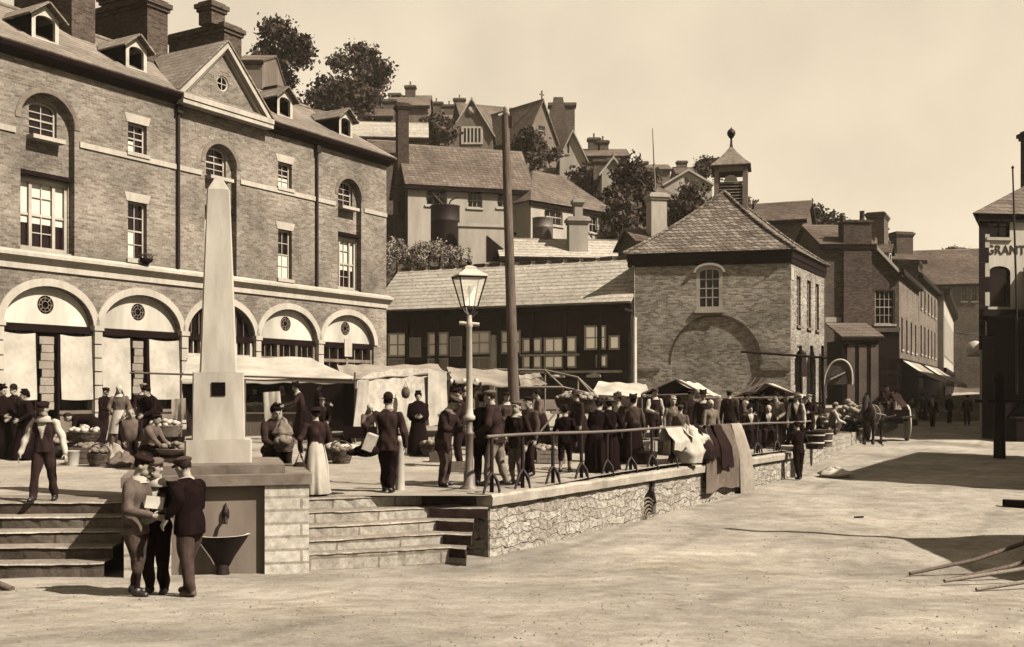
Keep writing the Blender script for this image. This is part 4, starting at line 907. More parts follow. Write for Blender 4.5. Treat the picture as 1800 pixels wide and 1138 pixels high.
def awning(label, A, B, z1, z2, out, mat, name='awning', grp='shop awnings'):
    r = empty(name, (A[0], A[1], z1), label, 'awning', grp); w = Wall(A, B, r); L = w.L; n = 10
    rows = [[(lerp(0, L, i/12), -out*k/n, lerp(z1, z2, k/n)-.12*math.sin(math.pi*k/n)) for i in range(13)] for k in range(n+1)]
    rows.append([(x, y-.02, z-.28-.03*math.sin(x*9)) for x, y, z in rows[-1]])
    w.part(MB().loft(rows, cap=False, close=False).loft([[(x, y, z-.02) for x, y, z in q] for q in rows], cap=False, close=False), 'canopy', mat)
    w.part(MB().tube([(0.02, -.02, z1-.9), (0.02, -out, z2-.03)], .025, 5).tube([(L-.02, -.02, z1-.9), (L-.02, -out, z2-.03)], .025, 5), 'arm', 'iron')
for (t0, t1, mat, lab) in ((20.5, 27, 'grey canvas', 'long grey awning beyond the far white one, towards the end of the street'), (.5, 4.2, 'canvas', 'white awning sloping out over the shopfront next to the corner shop'), (4.6, 11.5, 'grey canvas', 'second awning up the street past the first white one'), (15, 20, 'canvas', 'farthest white awning over the taller shop')):
    p, q = c0+sd(t0), c0+sd(t1); nrm = Vector((.8982, -.4396))*.12; awning(lab, tuple(p+nrm), tuple(q+nrm), 3.8, 2.35, 2.4, mat)
gl2 = empty('street_lamp_globe', P(1714, 640, 88), 'white rounded lamp shade on a bracket at the end of the street', 'lamp'); MB().lathe([(.02, 1.9), (.5, 1.75), (.75, 1.2), (.78, .6), (.6, .55)], n=14).build('shade', 'enamel', gl2); MB().tube([(0, 0, 1.8), (0, 0, 2.4), (-1.4, .2, 2.5)], .05, 6).build('bracket', 'iron', gl2)

for (x0, x1, t, lab) in ((7.2, 8.4, 0, 'a'),):
    Wd_ = Wall(tuple(c0), tuple(B1), wl); n_ = empty('roof_dormer', Wd_.pt(3.2, .9, Z1+.5), 'pale roof dormer on the two storey shop next to the corner shop', 'dormer', hs); Wd_.root = n_; Wd_.M = Matrix.Translation(-Vector(n_.location))@Wd_.W
    Wd_.part(MB().panel([(2.5, Z1+.3), (3.9, Z1+.3), (3.9, Z1+1.5), (3.2, Z1+2.0), (2.5, Z1+1.5)], [rect(2.75, 3.65, Z1+.5, Z1+1.4)], .9, .2, back=True), 'front', 'cream paint'); Wd_.part(MB().solid([(2.3, .7, Z1+1.42), (3.2, .7, Z1+2.1), (3.2, 3.2, Z1+2.1), (2.3, 3.2, Z1+1.42)], .06).solid([(3.2, .7, Z1+2.1), (4.1, .7, Z1+1.42), (4.1, 3.2, Z1+1.42), (3.2, 3.2, Z1+2.1)], .06), 'dormer_roof', 'dark slate'); Wd_.part(MB().box(2.7, 3.7, 1.1, 1.14, Z1+.4, Z1+1.5), 'pane', 'dark glass')
# ---- shop with painted sign on the right edge
gd = 46.; gA = at(1722, gd); gB = (gA[0]+9.5, gd+1.0)
gr, GW = house('stuccoed_shop', 'white stuccoed shop with painted lettering, quoined corner and hipped roof at the right edge', gA, gB, 9, -.4, Z(368, gd), 3.3, 'hip', 'stucco', 'slate', [('px', 1736, 1775, 384, 418, .16, 2, 2), ('px', 1738, 1776, 478, 540, .25, 1, 1)], [(4.75, 3.2, 1.1, 1.6, 8, Z(212, 49), 'red brick', 1)], over=.3, fm='dark paint', skew=.645)
q = MB()
for i in range(9):
    z = Z(385, gd)-i*.62; q.box(-.03, .25 if i % 2 else .42, -.05, .03, z-.62, z-.01)
GW.part(q, 'quoin', 'dark paint')
qq = MB()
for i in range(9):
    z = Z(385, gd)-i*.62
    if i % 2: qq.box(.255, .45, -.045, .02, z-.6, z-.03)
GW.part(qq, 'quoin', 'white paint')
cu_ = bpy.data.curves.new('sign_lettering', 'FONT'); cu_.body = 'GRANT'; cu_.size = .56; cu_.extrude = .012; cu_.space_character = 1.02; cu_.offset = .0
to = bpy.data.objects.new('sign_lettering', cu_); COL.objects.link(to); dg = bpy.context.evaluated_depsgraph_get(); me = bpy.data.meshes.new_from_object(to.evaluated_get(dg)); bpy.data.objects.remove(to)
lo_ = bpy.data.objects.new('sign_lettering', me); COL.objects.link(lo_); me.materials.clear(); me.materials.append(MATS['weathered stone']); lo_.parent = gr
mk('sign paint', .05, var=.25); me.materials[0] = MATS['sign paint']
u, z = GW.uz(1733, 446); lo_.matrix_local = GW.M@Matrix.Translation((u, -.02, z-.02))@Matrix.Rotation(math.pi/2, 4, 'X')@Matrix.Diagonal((.92, 1, 1, 1))
GW.skew = 0
GW.part(MB().box(-.0, GW.L, -.35, -.02, Z(556, gd), Z(545, gd)).box(.3, GW.L, -.1, -.01, -.5, Z(557, gd)), 'shop_front', 'dark paint')
GW.part(MB().solid([(GW.u(1797), -.1, Z(470, gd)), (GW.u(1750), -2.6, Z(590, gd)), (GW.L, -2.6, Z(590, gd)), (GW.L, -.1, Z(470, gd))], .05), 'awning', 'dark canvas')
GW.part(MB().box(.1, GW.L, -2.6, -.4, -.5, .55).box(.1, GW.L, -2.65, -.35, .552, .62), 'display_bench', 'dark paint')
GW.part(MB().box(.0, .7, -1.2, -.2, -.5, 4.0), 'shop_porch', 'dark paint')
fl = empty('flagpole', P(1787, 575, 44.5), 'thin dark flagpole standing in front of the lettered white shop', 'pole'); MB().tube([(0, 0, -2.8), (0, 0, 1), (-.16, 0, 6.5)], [.06, .05, .035], 6).lathe([(.03, 0), (.07, .06), (.02, .14)], (-.16, 0, 6.5), 8).build('mast', 'iron', fl)
ps = empty('timber_post', (X(1757, 36), 36, sz(36)-.05), 'thick dark timber post standing in the road before the lettered shop', 'post'); MB().lathe([(.2, 0), (.19, .3), (.18, 2.6), (.22, 2.62), (.22, 2.75), (.1, 2.9)], n=10).build('shaft', 'dark paint', ps); MB().box(-.6, 2.8, -.5, .5, 1.9, 2.0).tube([(.1, 0, 1.2), (.7, 0, 1.9)], .05, 6).build('shelf', 'dark paint', ps)

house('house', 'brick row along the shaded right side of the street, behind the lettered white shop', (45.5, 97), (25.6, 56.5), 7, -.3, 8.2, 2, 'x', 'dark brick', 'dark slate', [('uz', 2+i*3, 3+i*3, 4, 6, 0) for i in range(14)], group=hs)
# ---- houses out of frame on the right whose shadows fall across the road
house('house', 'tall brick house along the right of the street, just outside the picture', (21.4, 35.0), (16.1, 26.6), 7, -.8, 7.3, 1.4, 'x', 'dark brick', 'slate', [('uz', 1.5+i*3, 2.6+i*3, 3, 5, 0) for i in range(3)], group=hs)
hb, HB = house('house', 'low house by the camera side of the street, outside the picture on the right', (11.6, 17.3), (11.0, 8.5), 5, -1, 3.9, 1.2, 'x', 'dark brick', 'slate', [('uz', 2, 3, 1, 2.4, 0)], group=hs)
HB.part(MB().tube([(-.1, .1, 3.6), (-.1, .1, 7.6)], .11, 8), 'roof_mast', 'iron')
for r_ in (hb,): pass
# ================================================================ people
def dfeet(px, y, street=False):
    d = 25.
    for _ in range(40):
        z = sz(d) if street else pzz(X(px, d), d)
        d = .5*d+.5*max(5, (CZ-z)*F/max(15, y-HY))
    return d
def ik(a, b, l1, l2, hint):
    v = b-a; D = v.length
    if D > (l1+l2)*.995: b = a+v*((l1+l2)*.995/D); v = b-a; D = v.length
    n = v/D; k = (l1*l1-l2*l2+D*D)/(2*D); hgt = math.sqrt(max(0, l1*l1-k*k)); hh_ = (hint-n*hint.dot(n)).normalized()
    return a+n*k+hh_*hgt, b
def hand(mb, w, d, nrm, h, curl, m, side):
    d = d.normalized(); nrm = (nrm-d*nrm.dot(d)).normalized(); sd_ = d.cross(nrm).normalized()
    pl, pw, pt = .054*h, .023*h, .009*h
    rings = []
    for t, wd, tk in ((-.25, .55, 1.0), (.1, .8, 1.05), (.6, 1.0, 1.0), (1, .92, .8)):
        c = w+d*pl*t; rings.append([c+sd_*(pw*wd*math.cos(a))+nrm*(pt*tk*math.sin(a)) for a in [2*math.pi*i/8 for i in range(8)]])
    mb.loft(rings, m)
    for i, (o, ln) in enumerate(((-.72, .034), (-.25, .042), (.23, .045), (.7, .040))):
        p = w+d*pl*.97+sd_*pw*o; pts = [p]; a = curl*.35
        for s in (.42, .32, .26): p = p+(d*math.cos(a)+nrm*math.sin(a)+sd_*o*.08).normalized()*ln*h*s; pts.append(p); a += curl
        mb.tube(pts, [.0052*h, .0050*h, .0046*h, .0036*h], 6, m)
    p = w+d*pl*.22+sd_*pw*.85*side; q = p+(d*.7+sd_*side*.7+nrm*.35).normalized()*.026*h; r = q+(d*.85+sd_*side*.2+nrm*.5).normalized()*.022*h
    mb.tube([p, q, r], [.0068*h, .006*h, .0044*h], 6, m)
PC = [0]
def person(label, px, d, h, face, coat='dark cloth', sleeve=None, tr='dark cloth', boot='boot', hat='cap', hatm='dark cloth', arms=((.05, .05, .34), (.05, .05, .34)), legs=((-.055, .0), (.055, .0)),
           lean=0, pitch=0, turn=0, skirt=None, skl=.02, skw=.19, vee=None, hem=.45, apron=None, shawl=None, sit=None, z=None, street=False, hs=1.0, hair='hair', near=False, group='people at the market', socks=None, collar=None, bulk=1.0, curl=.5, knick=False, stripes=None, pack=None):
    PC[0] += 1; sd0 = PC[0]
    if 'black' not in label and 'dark' not in label and 'brown' not in label and coat in ('dark cloth', 'brown cloth', 'mid cloth', 'black cloth') and px > 600:
        nc_ = ['grey cloth', 'mid cloth', 'tweed cloth', 'grey cloth'][sd0 % 4]; skirt = nc_ if skirt == coat else skirt; coat = nc_
    x = X(px, d); gz = (sz(d)+wob(x, d) if street else pzz(x, d)) if z is None else z
    R0 = empty('person', (x, d, gz), label, 'person', group, math.radians(face))
    drop = 0 if sit is None else (.52*h-sit-.05*h)
    hipz = .52*h-drop; la = math.radians(lean)
    def S(x, y, z):                              # body frame, in metres; the trunk leans about the hips
        z -= drop
        if z <= hipz: return Vector((x, y, z))
        dz = z-hipz; return Vector((x, y*math.cos(la)-dz*math.sin(la), hipz+dz*math.cos(la)+y*math.sin(la)))
    mats = [coat, sleeve or coat, tr, 'skin', boot, vee or coat, socks or tr, 'dark void']
    body = MB(); segs = []
    def seg(a, ra, b, rb, m):
        a = Vector(a); b = Vector(b); n = (b-a).normalized()
        body.tube([a-n*ra*.85, a-n*ra*.5, a, b, b+n*rb*.5, b+n*rb*.85], [ra*.5, ra*.86, ra, rb, rb*.86, rb*.5], 12)
        segs.append((a, ra, b, rb, m))
    bk = bulk
    tors = [(hem if skirt is None else .5, .108*bk, .085*bk), (.52, .104*bk, .082*bk), (.60, .092*bk, .072*bk), (.68, .102*bk, .076*bk), (.75, .113*bk, .08*bk), (.795, .114*bk, .07*bk), (.825, .088*bk, .055*bk), (.85, .042, .042)]
    if sit is not None: tors = tors[1:]
    body.loft([[S(rx*h*math.cos(a), ry*h*math.sin(a), zz*h) for a in [2*math.pi*i/16 for i in range(16)]] for zz, rx, ry in tors])
    seg(S(0, .005*h, .84*h), .037*h, S(0, -.004*h, .885*h), .034*h, 3)
    # head
    hr = Matrix.Rotation(math.radians(turn), 3, 'Z')@Matrix.Rotation(la*.55+math.radians(pitch), 3, 'X')
    N = S(0, -.004*h, .875*h); HC = N+hr@Vector((0, -.012*h, .056*h)); s = hs
    def Hd(x, y, z): return HC+hr@(Vector((x, y, z))*h*s)
    body.ell(Hd(0, .004, .008), (.045*h*s, .056*h*s, .058*h*s), 14, 10, R=hr); body.ell(Hd(0, -.018, -.03), (.034*h*s, .038*h*s, .042*h*s), 12, 8, R=hr); body.ell(Hd(0, -.06, -.008), (.008*h*s, .013*h*s, .017*h*s), 8, 6, R=hr)
    body.ell(Hd(0, -.047, .018), (.03*h*s, .01*h*s, .008*h*s), 8, 6, R=hr)
    for q in (-1, 1): body.ell(Hd(q*.046, .004, -.004), (.007*h*s, .012*h*s, .018*h*s), 8, 6, R=hr)
    segs.append((HC, .06*h*s, HC+hr@Vector((0, -.01*h, -.03*h)), .045*h*s, 3))
    # legs
    for q, (fx, ff) in zip((-1, 1), legs):
        if sit is None:
            hp = Vector((q*.052*h, .0, .50*h)); an = Vector((fx*h, -ff*h, .045*h)); kn, an = ik(hp, an, .235*h, .225*h, Vector((q*.08, -1, 0)))
        else:
            hp = Vector((q*.058*h, 0, sit+.05*h)); kn = Vector((q*.075*h, -.225*h, sit+.045*h)); an = Vector((fx*h+q*.03*h, -.225*h-ff*h, .045*h))
            if an.z > kn.z: an.z = kn.z-.05
        seg(hp, .064*h*bk, kn, .046*h, 2)
        if knick: seg(kn, .05*h, kn.lerp(an, .28), .043*h, 2); seg(kn.lerp(an, .28), .034*h, an, .024*h, 6)
        else: seg(kn, .047*h, an, .037*h, 2)
        ft_ = an+Vector((q*.012*h, -.07*h, -.024*h)); seg(an+Vector((0, .012*h, -.012*h)), .031*h, ft_, .024*h, 4); seg(an, .034*h, an+Vector((0, 0, -.014*h)), .032*h, 4)
    # arms
    hands = []
    for q, (o, f, dn) in zip((-1, 1), arms):
        sh_ = S(q*.108*h*bk, .0, .792*h); tgt = sh_+Vector((q*o*h, -f*h, -dn*h)); el, wr = ik(sh_, tgt, .172*h, .155*h, Vector((q*.55, .8, -.25)))
        seg(sh_, .042*h*bk, el, .035*h*bk, 1); seg(el, .035*h*bk, wr, .026*h, 1)
        seg(wr, .02*h, wr+(wr-el).normalized()*.02*h, .018*h, 3); hands.append((wr+(wr-el).normalized()*.012*h, wr-el, q))
    me = bpy.data.meshes.new('tmp'); me.from_pydata(body.v, [], body.f); ob = bpy.data.objects.new('tmp', me); COL.objects.link(ob)
    rm_ = ob.modifiers.new('r', 'REMESH'); rm_.mode = 'VOXEL'; rm_.voxel_size = (.0062 if near else .0095)*h; sm_ = ob.modifiers.new('s', 'SMOOTH'); sm_.iterations = 3; sm_.factor = .5
    em = bpy.data.meshes.new_from_object(ob.evaluated_get(bpy.context.evaluated_depsgraph_get())); bpy.data.objects.remove(ob)
    nv = len(em.vertices); V = np.empty(nv*3); em.vertices.foreach_get('co', V); V = V.reshape(-1, 3); Nn = np.empty(nv*3); em.vertices.foreach_get('normal', Nn); Nn = Nn.reshape(-1, 3)
    fs = [tuple(p.vertices) for p in em.polygons]; bpy.data.meshes.remove(em)
    # which part of the figure each point belongs to
    def cls(Pn):
        ds = []
        for a, ra, b, rb, m in segs:
            a_, b_ = np.array(a), np.array(b); ab = b_-a_; t = np.clip(((Pn-a_)@ab)/(ab@ab+1e-9), 0, 1); ds.append(np.linalg.norm(Pn-a_-t[:, None]*ab, axis=1)-(ra+(rb-ra)*t))
        q = Pn.copy(); dz = Pn[:, 2]-hipz; up_ = dz*math.cos(la)-Pn[:, 1]*math.sin(la) if True else dz
        yy = Pn[:, 1]*math.cos(la)+dz*math.sin(la); un = dz*math.cos(la)-Pn[:, 1]*math.sin(la)
        hi = (un > 0); zz = np.where(hi, un+hipz, Pn[:, 2])+drop; yy = np.where(hi, yy, Pn[:, 1])
        zs = [t[0]*h for t in tors]; rx = np.interp(zz, zs, [t[1]*h for t in tors]); ry = np.interp(zz, zs, [t[2]*h for t in tors])
        dt = (np.sqrt((Pn[:, 0]/rx)**2+(yy/ry)**2)-1)*(rx+ry)/2; dt = np.maximum(dt, np.maximum(zs[0]-zz, zz-zs[-1])); ds.append(dt-.004*h)
        k = np.argmin(np.stack(ds), 0); mi = np.array([s_[4] for s_ in segs]+[0])[k]
        if vee:
            w_ = (zz/h-.63)/.2*.05+.004; mi = np.where((mi == 0) & (zz > .63*h) & (np.abs(Pn[:, 0]) < w_*h) & (yy < 0), 5, mi)
        return mi
    mv = cls(V); ph = sd0*1.7
    qa = V[:, 0]+.7*V[:, 1]; fold = np.sin(V[:, 2]/h*22+qa/h*38+ph+1.5*np.sin(V[:, 2]/h*9))*np.sin(qa/h*29-V[:, 2]/h*13+ph)+.5*np.sin(V[:, 2]/h*35-qa/h*52+ph)
    amp = np.where((mv == 3) | (mv == 7) | (mv == 4), 0, (.006 if near else .0045)*h); V = V+Nn*(fold*amp)[:, None]
    mv2 = cls(np.array([V[list(f)].mean(0) for f in fs]))
    out = MB(); out.v = [tuple(q) for q in V]; out.f = [list(f) for f in fs]; out.m = [int(q) for q in mv2]; out.sm = [True]*len(fs)
    for w_, dr, q in hands: hand(out, w_, dr, Vector((-q*.8, .35, .1)), h, curl, 3, -q)
    for q in (-1, 1): out.ell(Hd(q*.019, -.0535, .004), (.0075*h*s, .004*h*s, .005*h*s), 8, 5, 7, R=hr)
    out.ell(Hd(0, -.0545, -.037), (.015*h*s, .004*h*s, .0032*h*s), 8, 5, 7, R=hr)
    out.build('body', mats, R0)
    # hair, hat and loose clothes
    if hair:
        mb = MB().ell(Hd(0, .012, .018), (.0495*h*s, .054*h*s, .056*h*s), 12, 8, R=hr)
        if skirt is not None: mb.ell(Hd(0, .055, .0), (.03*h*s, .028*h*s, .03*h*s), 10, 6, R=hr)
        mb.build('hair', hair, R0)
    mb = MB(); k = h*s
    if hat == 'cap':
        mb.ell(Hd(0, .006, .052), (.062*k, .072*k, .027*k), 14, 8, R=hr); mb.ell(Hd(0, .006, .036), (.051*k, .06*k, .02*k), 14, 6, R=hr); mb.ell(Hd(0, -.06, .031), (.038*k, .034*k, .006*k), 10, 6, R=hr@Matrix.Rotation(.25, 3, 'X'))
    elif hat == 'bowler':
        mb.ell(Hd(0, .004, .055), (.052*k, .061*k, .052*k), 14, 9, R=hr); mb.ell(Hd(0, .002, .036), (.077*k, .088*k, .007*k), 16, 6, R=hr)
    elif hat == 'brim':
        mb.ell(Hd(0, .004, .045), (.115*k, .118*k, .010*k), 18, 6, R=hr); mb.ell(Hd(0, .01, .065), (.062*k, .066*k, .04*k), 14, 8, R=hr)
        for i in range(7): a = i*.9+sd0; mb.ell(Hd(.045*math.cos(a), .01+.045*math.sin(a), .075+.012*(i % 3)), (.02*k, .02*k, .018*k), 8, 5)
    elif hat == 'boater':
        mb.lathe([(.001, .066*k), (.056*k, .066*k), (.058*k, .03*k), (.105*k, .028*k), (.105*k, .022*k), (.05*k, .022*k)], n=16, M=Matrix.Translation(Hd(0, .004, .015))@hr.to_4x4())
    elif hat == 'bonnet':
        mb.ell(Hd(0, .016, .03), (.06*k, .06*k, .062*k), 14, 9, R=hr); mb.ell(Hd(0, -.03, .052), (.055*k, .03*k, .022*k), 10, 6, R=hr)
        for i in range(4): mb.ell(Hd(.03*math.cos(i*1.6), .03*math.sin(i*1.6), .09), (.02*k, .02*k, .016*k), 8, 5)
    elif hat == 'scarf':
        mb.ell(Hd(0, .012, .016), (.056*k, .06*k, .064*k), 14, 9, R=hr); mb.loft([[Hd(.05*math.cos(a), .02+.05*math.sin(a), -.02) for a in [math.pi*i/8 for i in range(9)]], [Hd(.085*math.cos(a), .02+.07*math.sin(a), -.11) for a in [math.pi*i/8 for i in range(9)]]], close=False, cap=False)
    if mb.v: mb.build('hat', hatm, R0)
    if collar: MB().loft([[S(r*h*math.cos(a), r*h*.9*math.sin(a)-.004*h, zz*h) for a in [2*math.pi*i/16 for i in range(16)]] for r, zz in ((.05, .86), (.058, .85), (.085*(1.25 if collar[1] else .8), .822-.02*collar[1]), (.08, .815-.02*collar[1]))], cap=False).build('collar', collar[0], R0)
    if skirt is not None:
        rg = []; n = 48; base = [(.615, .086*bk, .07*bk), (.56, .1*bk, .088*bk), (.48, .118, .108), (.34, .142, .136), (.18, skw*.88, skw*.88), (skl+.01, skw, skw), (skl, skw*.97, skw*.97)]
        for zz, rx, ry in base:
            t = min(1, max(0, (.6-zz)/.5)); z_ = zz*h
            if sit is not None: z_ = max(.03*h, min(zz*h-drop, zz*h))
            ring = []
            for i in range(n):
                a = 2*math.pi*i/n; f = 1+t*(.075*math.sin(a*9+ph)+.04*math.sin(a*14+ph*2)); yo = 0
                if sit is not None: yo = -t*.2*h
                p = Vector((rx*h*f*math.cos(a), ry*h*f*math.sin(a)*(1 if sit is None else 1.15)+yo, z_)); ring.append(p if zz < .52 else S(p.x, p.y, zz*h))
            rg.append(ring)
        if sit is not None: rg = [[Vector(q) for q in r] for r in rg]
        m_ = [skirt]+([stripes] if stripes else []); sk_ = MB().loft(rg)
        if stripes:
            for i, f in enumerate(sk_.f):
                if len(f) == 4 and f[0] < n*7: a = (f[0] % n); sk_.m[i] = 1 if (a % 16) in (3, 4) else 0
        sk_.build('skirt', m_, R0)
    if apron:
        rg = []
        for zz, r in ((.6, .1), (.5, .126), (.36, .152), (.22, skw*.95)): rg.append([Vector((r*h*math.sin(a), -r*h*math.cos(a), zz*h-drop)) for a in [-.95+1.9*i/14 for i in range(15)]])
        MB().loft(rg, close=False, cap=False).build('apron', apron, R0)
    if shawl:
        rg = []; n = 32
        for zz, rx, ry in ((.865, .05, .048), (.83, .1, .075), (.78, .138, .098), (.68, .15, .118), (.585, .16, .13), (.58, .15, .12)):
            rg.append([S(rx*h*math.cos(a)*(1+.05*math.sin(a*7+ph)), ry*h*math.sin(a)*(1+.05*math.sin(a*7+ph)), (zz-(.05*math.cos(a+math.pi/2) if zz < .6 else 0))*h) for a in [2*math.pi*i/n for i in range(n)]])
        MB().loft(rg, cap=False).build('shawl', shawl, R0)
    return R0
down = (.05, .04, .315)
# the three boys by the fountain
k1 = 'boys gathered by the fountain'
person('boy in grey jacket and knickerbockers, left of the trio by the fountain', 238, 12.95, 1.68, 80, 'grey cloth', tr='mid cloth', arms=((.0, .16, .2), (-.02, .17, .2)), knick=True, socks='dark cloth', collar=('white cloth', 0), turn=10, pitch=14, lean=4, hs=1.06, near=True, group=k1, street=True, legs=((-.05, .04), (.06, -.05)), bulk=1.12)
person('boy with big white bib collar and pale cap, middle of the trio by the fountain', 276, 13.2, 1.65, -6, 'black cloth', tr='black cloth', hatm='grey cloth', vee='white cloth', collar=('white cloth', 1), arms=((-.05, .15, .2), (-.05, .14, .21)), pitch=12, hs=1.06, near=True, group=k1, street=True, bulk=1.05)
person('boy in dark jacket with his back half turned, right of the fountain trio', 334, 13.0, 1.66, -112, 'black cloth', tr='mid cloth', boot='grey cloth', hatm='mid cloth', collar=('white cloth', 0), arms=((.0, .18, .2), (.12, -.03, .2)), turn=-6, pitch=14, lean=5, hs=1.05, near=True, group=k1, street=True, legs=((-.05, .06), (.06, -.06)), bulk=1.2)
bk_ = MB().box(-.105, .105, -.012, .012, -.075, .075); o = bk_.build('paper', 'cream paint'); d_ = 12.95; o.location = (X(272, d_-.16), d_-.16, Z(884, d_-.16)); o.rotation_euler = (-.35, .12, .1); tag(o, 'pale sheet of paper held by the boy with the white bib collar', 'paper')
# people on the square, from left to right
d = dfeet(78, 882); person('lad in white shirt sleeves, dark waistcoat and flat cap striding above the left steps', 78, d, 1.52, 4, 'brown cloth', sleeve='white cloth', tr='brown cloth', vee='white cloth', collar=('white cloth', 1), arms=((.1, .06, .30), (.11, .04, .30)), legs=((-.075, .10), (.075, -.08)), hem=.5, pitch=18, hs=1.05, near=True)
person('woman in black dress at the far left edge of the square', 3, 24.6, 1.66, 70, 'black cloth', skirt='black cloth', shawl='black cloth', hat='bonnet', hatm='black cloth', arms=((.02, .16, .2), (.02, .16, .2)))
person('stout woman in black bonnet and wide shawl, behind the lad in shirt sleeves', 45, 24.4, 1.55, -55, 'black cloth', skirt='black cloth', shawl='black cloth', hat='bonnet', hatm='black cloth', bulk=1.25, skw=.24, arms=((.05, .17, .2), (.1, .12, .2)))
person('pale faced person in dark hat between the two women in black', 25, 28, 1.62, -25, 'dark cloth', hat='bowler', hatm='dark cloth')
person('woman in black bent double over the baskets in front of the shop blinds', 166, 26.5, 1.56, -80, 'black cloth', skirt='black cloth', hat=None, lean=88, arms=((.0, .1, .3), (.02, .08, .3)))
person('grey haired old woman sitting on the ground among baskets left of the obelisk', 228, 23.6, 1.6, 25, 'black cloth', skirt='black cloth', sit=.36, hat=None, hair='grey hair', shawl='grey cloth', collar=('light cloth', 0), lean=12, arms=((.0, .2, .25), (.0, .2, .25)), hs=1.1, legs=((-.06, .05), (.06, .05)))
person('woman in grey sitting sideways with knees drawn up beside the old woman', 256, 21.8, 1.55, 75, 'grey cloth', skirt='grey cloth', sit=.36, hat='bonnet', hatm='dark cloth', lean=22, arms=((.0, .22, .24), (.0, .2, .24)))
person('woman in black stooping over a white basket, with a white scarf under her hat', 272, 27.0, 1.66, -25, 'black cloth', skirt='black cloth', hat='bonnet', hatm='black cloth', shawl='black cloth', collar=('white cloth', 0), lean=24, arms=((-.02, .2, .22), (-.02, .2, .22)))
person('person in a pale cap peering from behind the stooping woman in black', 252, 29.5, 1.66, 20, 'dark cloth', hat='cap', hatm='light cloth', collar=('white cloth', 0))
person('woman in dark dress seated beside the obelisk with a basket on her lap', 478, 18.6, 1.62, 38, 'brown cloth', skirt='brown cloth', sit=.56, z=.02, hat='bonnet', hatm='black cloth', lean=10, pitch=12, arms=((-.02, .2, .22), (-.02, .2, .22)), near=True, skw=.22)
person('girl in long white striped skirt and dark jacket above the right steps', 555, 17.35, 1.40, 196, 'brown cloth', skirt='white cloth', stripes='brown cloth', hat='boater', hatm='dark cloth', arms=((.0, .18, .2), (.06, .02, .28)), skw=.165, near=True, hs=1.04)
person('woman with black brimmed hat leaning over the counter of the white awning stall', 532, 31.5, 1.66, -65, 'brown cloth', skirt='black cloth', hat='brim', hatm='black cloth', collar=('white cloth', 0), lean=16, arms=((.0, .25, .2), (.0, .25, .18)))
person('boy in pale cap and grey smock under the right end of the white awning', 583, dfeet(583, 757), 1.44, -70, 'grey cloth', tr='grey cloth', hatm='light cloth', apron='grey cloth', arms=((.0, .2, .2), (.0, .2, .2)), hem=.36)
person('small child in pale pinafore standing by the boy in the grey smock', 605, dfeet(605, 757), 1.1, 30, 'light cloth', skirt='light cloth', hat=None, arms=((.12, -.02, .15), (.1, .02, .15)))
person('man in dark suit and round hat walking away with a bundle under his arm', 682, dfeet(682, 866), 1.60, 176, 'brown cloth', tr='black cloth', hat='bowler', hatm='dark cloth', arms=((.06, .03, .31), (.12, .0, .22)), legs=((-.04, -.06), (.045, .07)), hem=.43, collar=('light cloth', 0), near=True, bulk=1.08)
person('woman all in black facing us with hands folded, before the hung white sheets', 735, dfeet(735, 800), 1.49, 8, 'black cloth', skirt='black cloth', hat='bonnet', hatm='black cloth', shawl='black cloth', arms=((-.06, .12, .18), (-.06, .12, .18)), bulk=1.1)
person('man in long brown coat stooping over something in his hands, left of the gas lamp', 779, dfeet(779, 855), 1.58, 72, 'brown cloth', tr='mid cloth', hatm='mid cloth', lean=13, pitch=22, arms=((.0, .19, .16), (-.02, .2, .15)), collar=('light cloth', 0), hem=.40, near=True, bulk=1.1)
person('man in dark clothes holding a paper, just behind the stooping man by the lamp', 808, 22.6, 1.64, -80, 'dark cloth', tr='dark cloth', hatm='dark cloth', arms=((.0, .2, .14), (.0, .2, .14)), pitch=15)
person('man in black seen from behind, right against the gas lamp post', 848, 18.9, 1.60, 168, 'black cloth', tr='black cloth', hatm='dark cloth', arms=(down, down))
person('tall man in brown jacket and light trousers leaning towards the lamp post', 872, 18.75, 1.66, -105, 'brown cloth', tr='light cloth', hatm='tan cloth', lean=8, arms=((.02, .18, .2), (.05, .12, .24)), legs=((-.06, -.1), (.06, .08)), near=True, bulk=1.08)
person('boy in striped dark jacket and cap standing at the near end of the railing', 909, 18.95, 1.46, -28, 'dark cloth', tr='grey cloth', hatm='tan cloth', collar=('white cloth', 0), knick=True, socks='light cloth', arms=((-.02, .12, .22), (.05, .05, .3)), near=True, hs=1.06)
person('boy in grey jacket looking over the shoulder of the boy in stripes', 931, 20.6, 1.5, -50, 'mid cloth', tr='dark cloth', hatm='dark cloth', arms=(down, down))
person('boy in black with a round hat walking away behind the railing', 993, dfeet(993, 832), 1.30, 165, 'black cloth', tr='black cloth', hat='bowler', hatm='dark cloth', knick=True, socks='light cloth', legs=((-.05, .1), (.05, -.1)), arms=((.06, .04, .3), (.0, .14, .22)), hs=1.05)
person('woman in black bending forward at the railing, left one of two', 1046, 21.3, 1.46, 150, 'black cloth', skirt='black cloth', hat='bonnet', hatm='dark cloth', lean=20, skw=.15, arms=((.0, .2, .2), (.0, .2, .2)))
person('woman in black with pale hair bending forward at the railing, right one of two', 1070, 21.6, 1.44, 170, 'black cloth', skirt='black cloth', hat='brim', hatm='tan cloth', lean=14, skw=.16, arms=((.0, .18, .2), (.0, .2, .2)))
person('woman in striped blouse and flat hat carrying a pale bag behind the railing', 1092, 23.8, 1.5, -50, 'stripe cloth', skirt='dark cloth', hat='brim', hatm='mid cloth', vee='white cloth', lean=10, arms=((.02, .1, .26), (.02, .14, .22)))
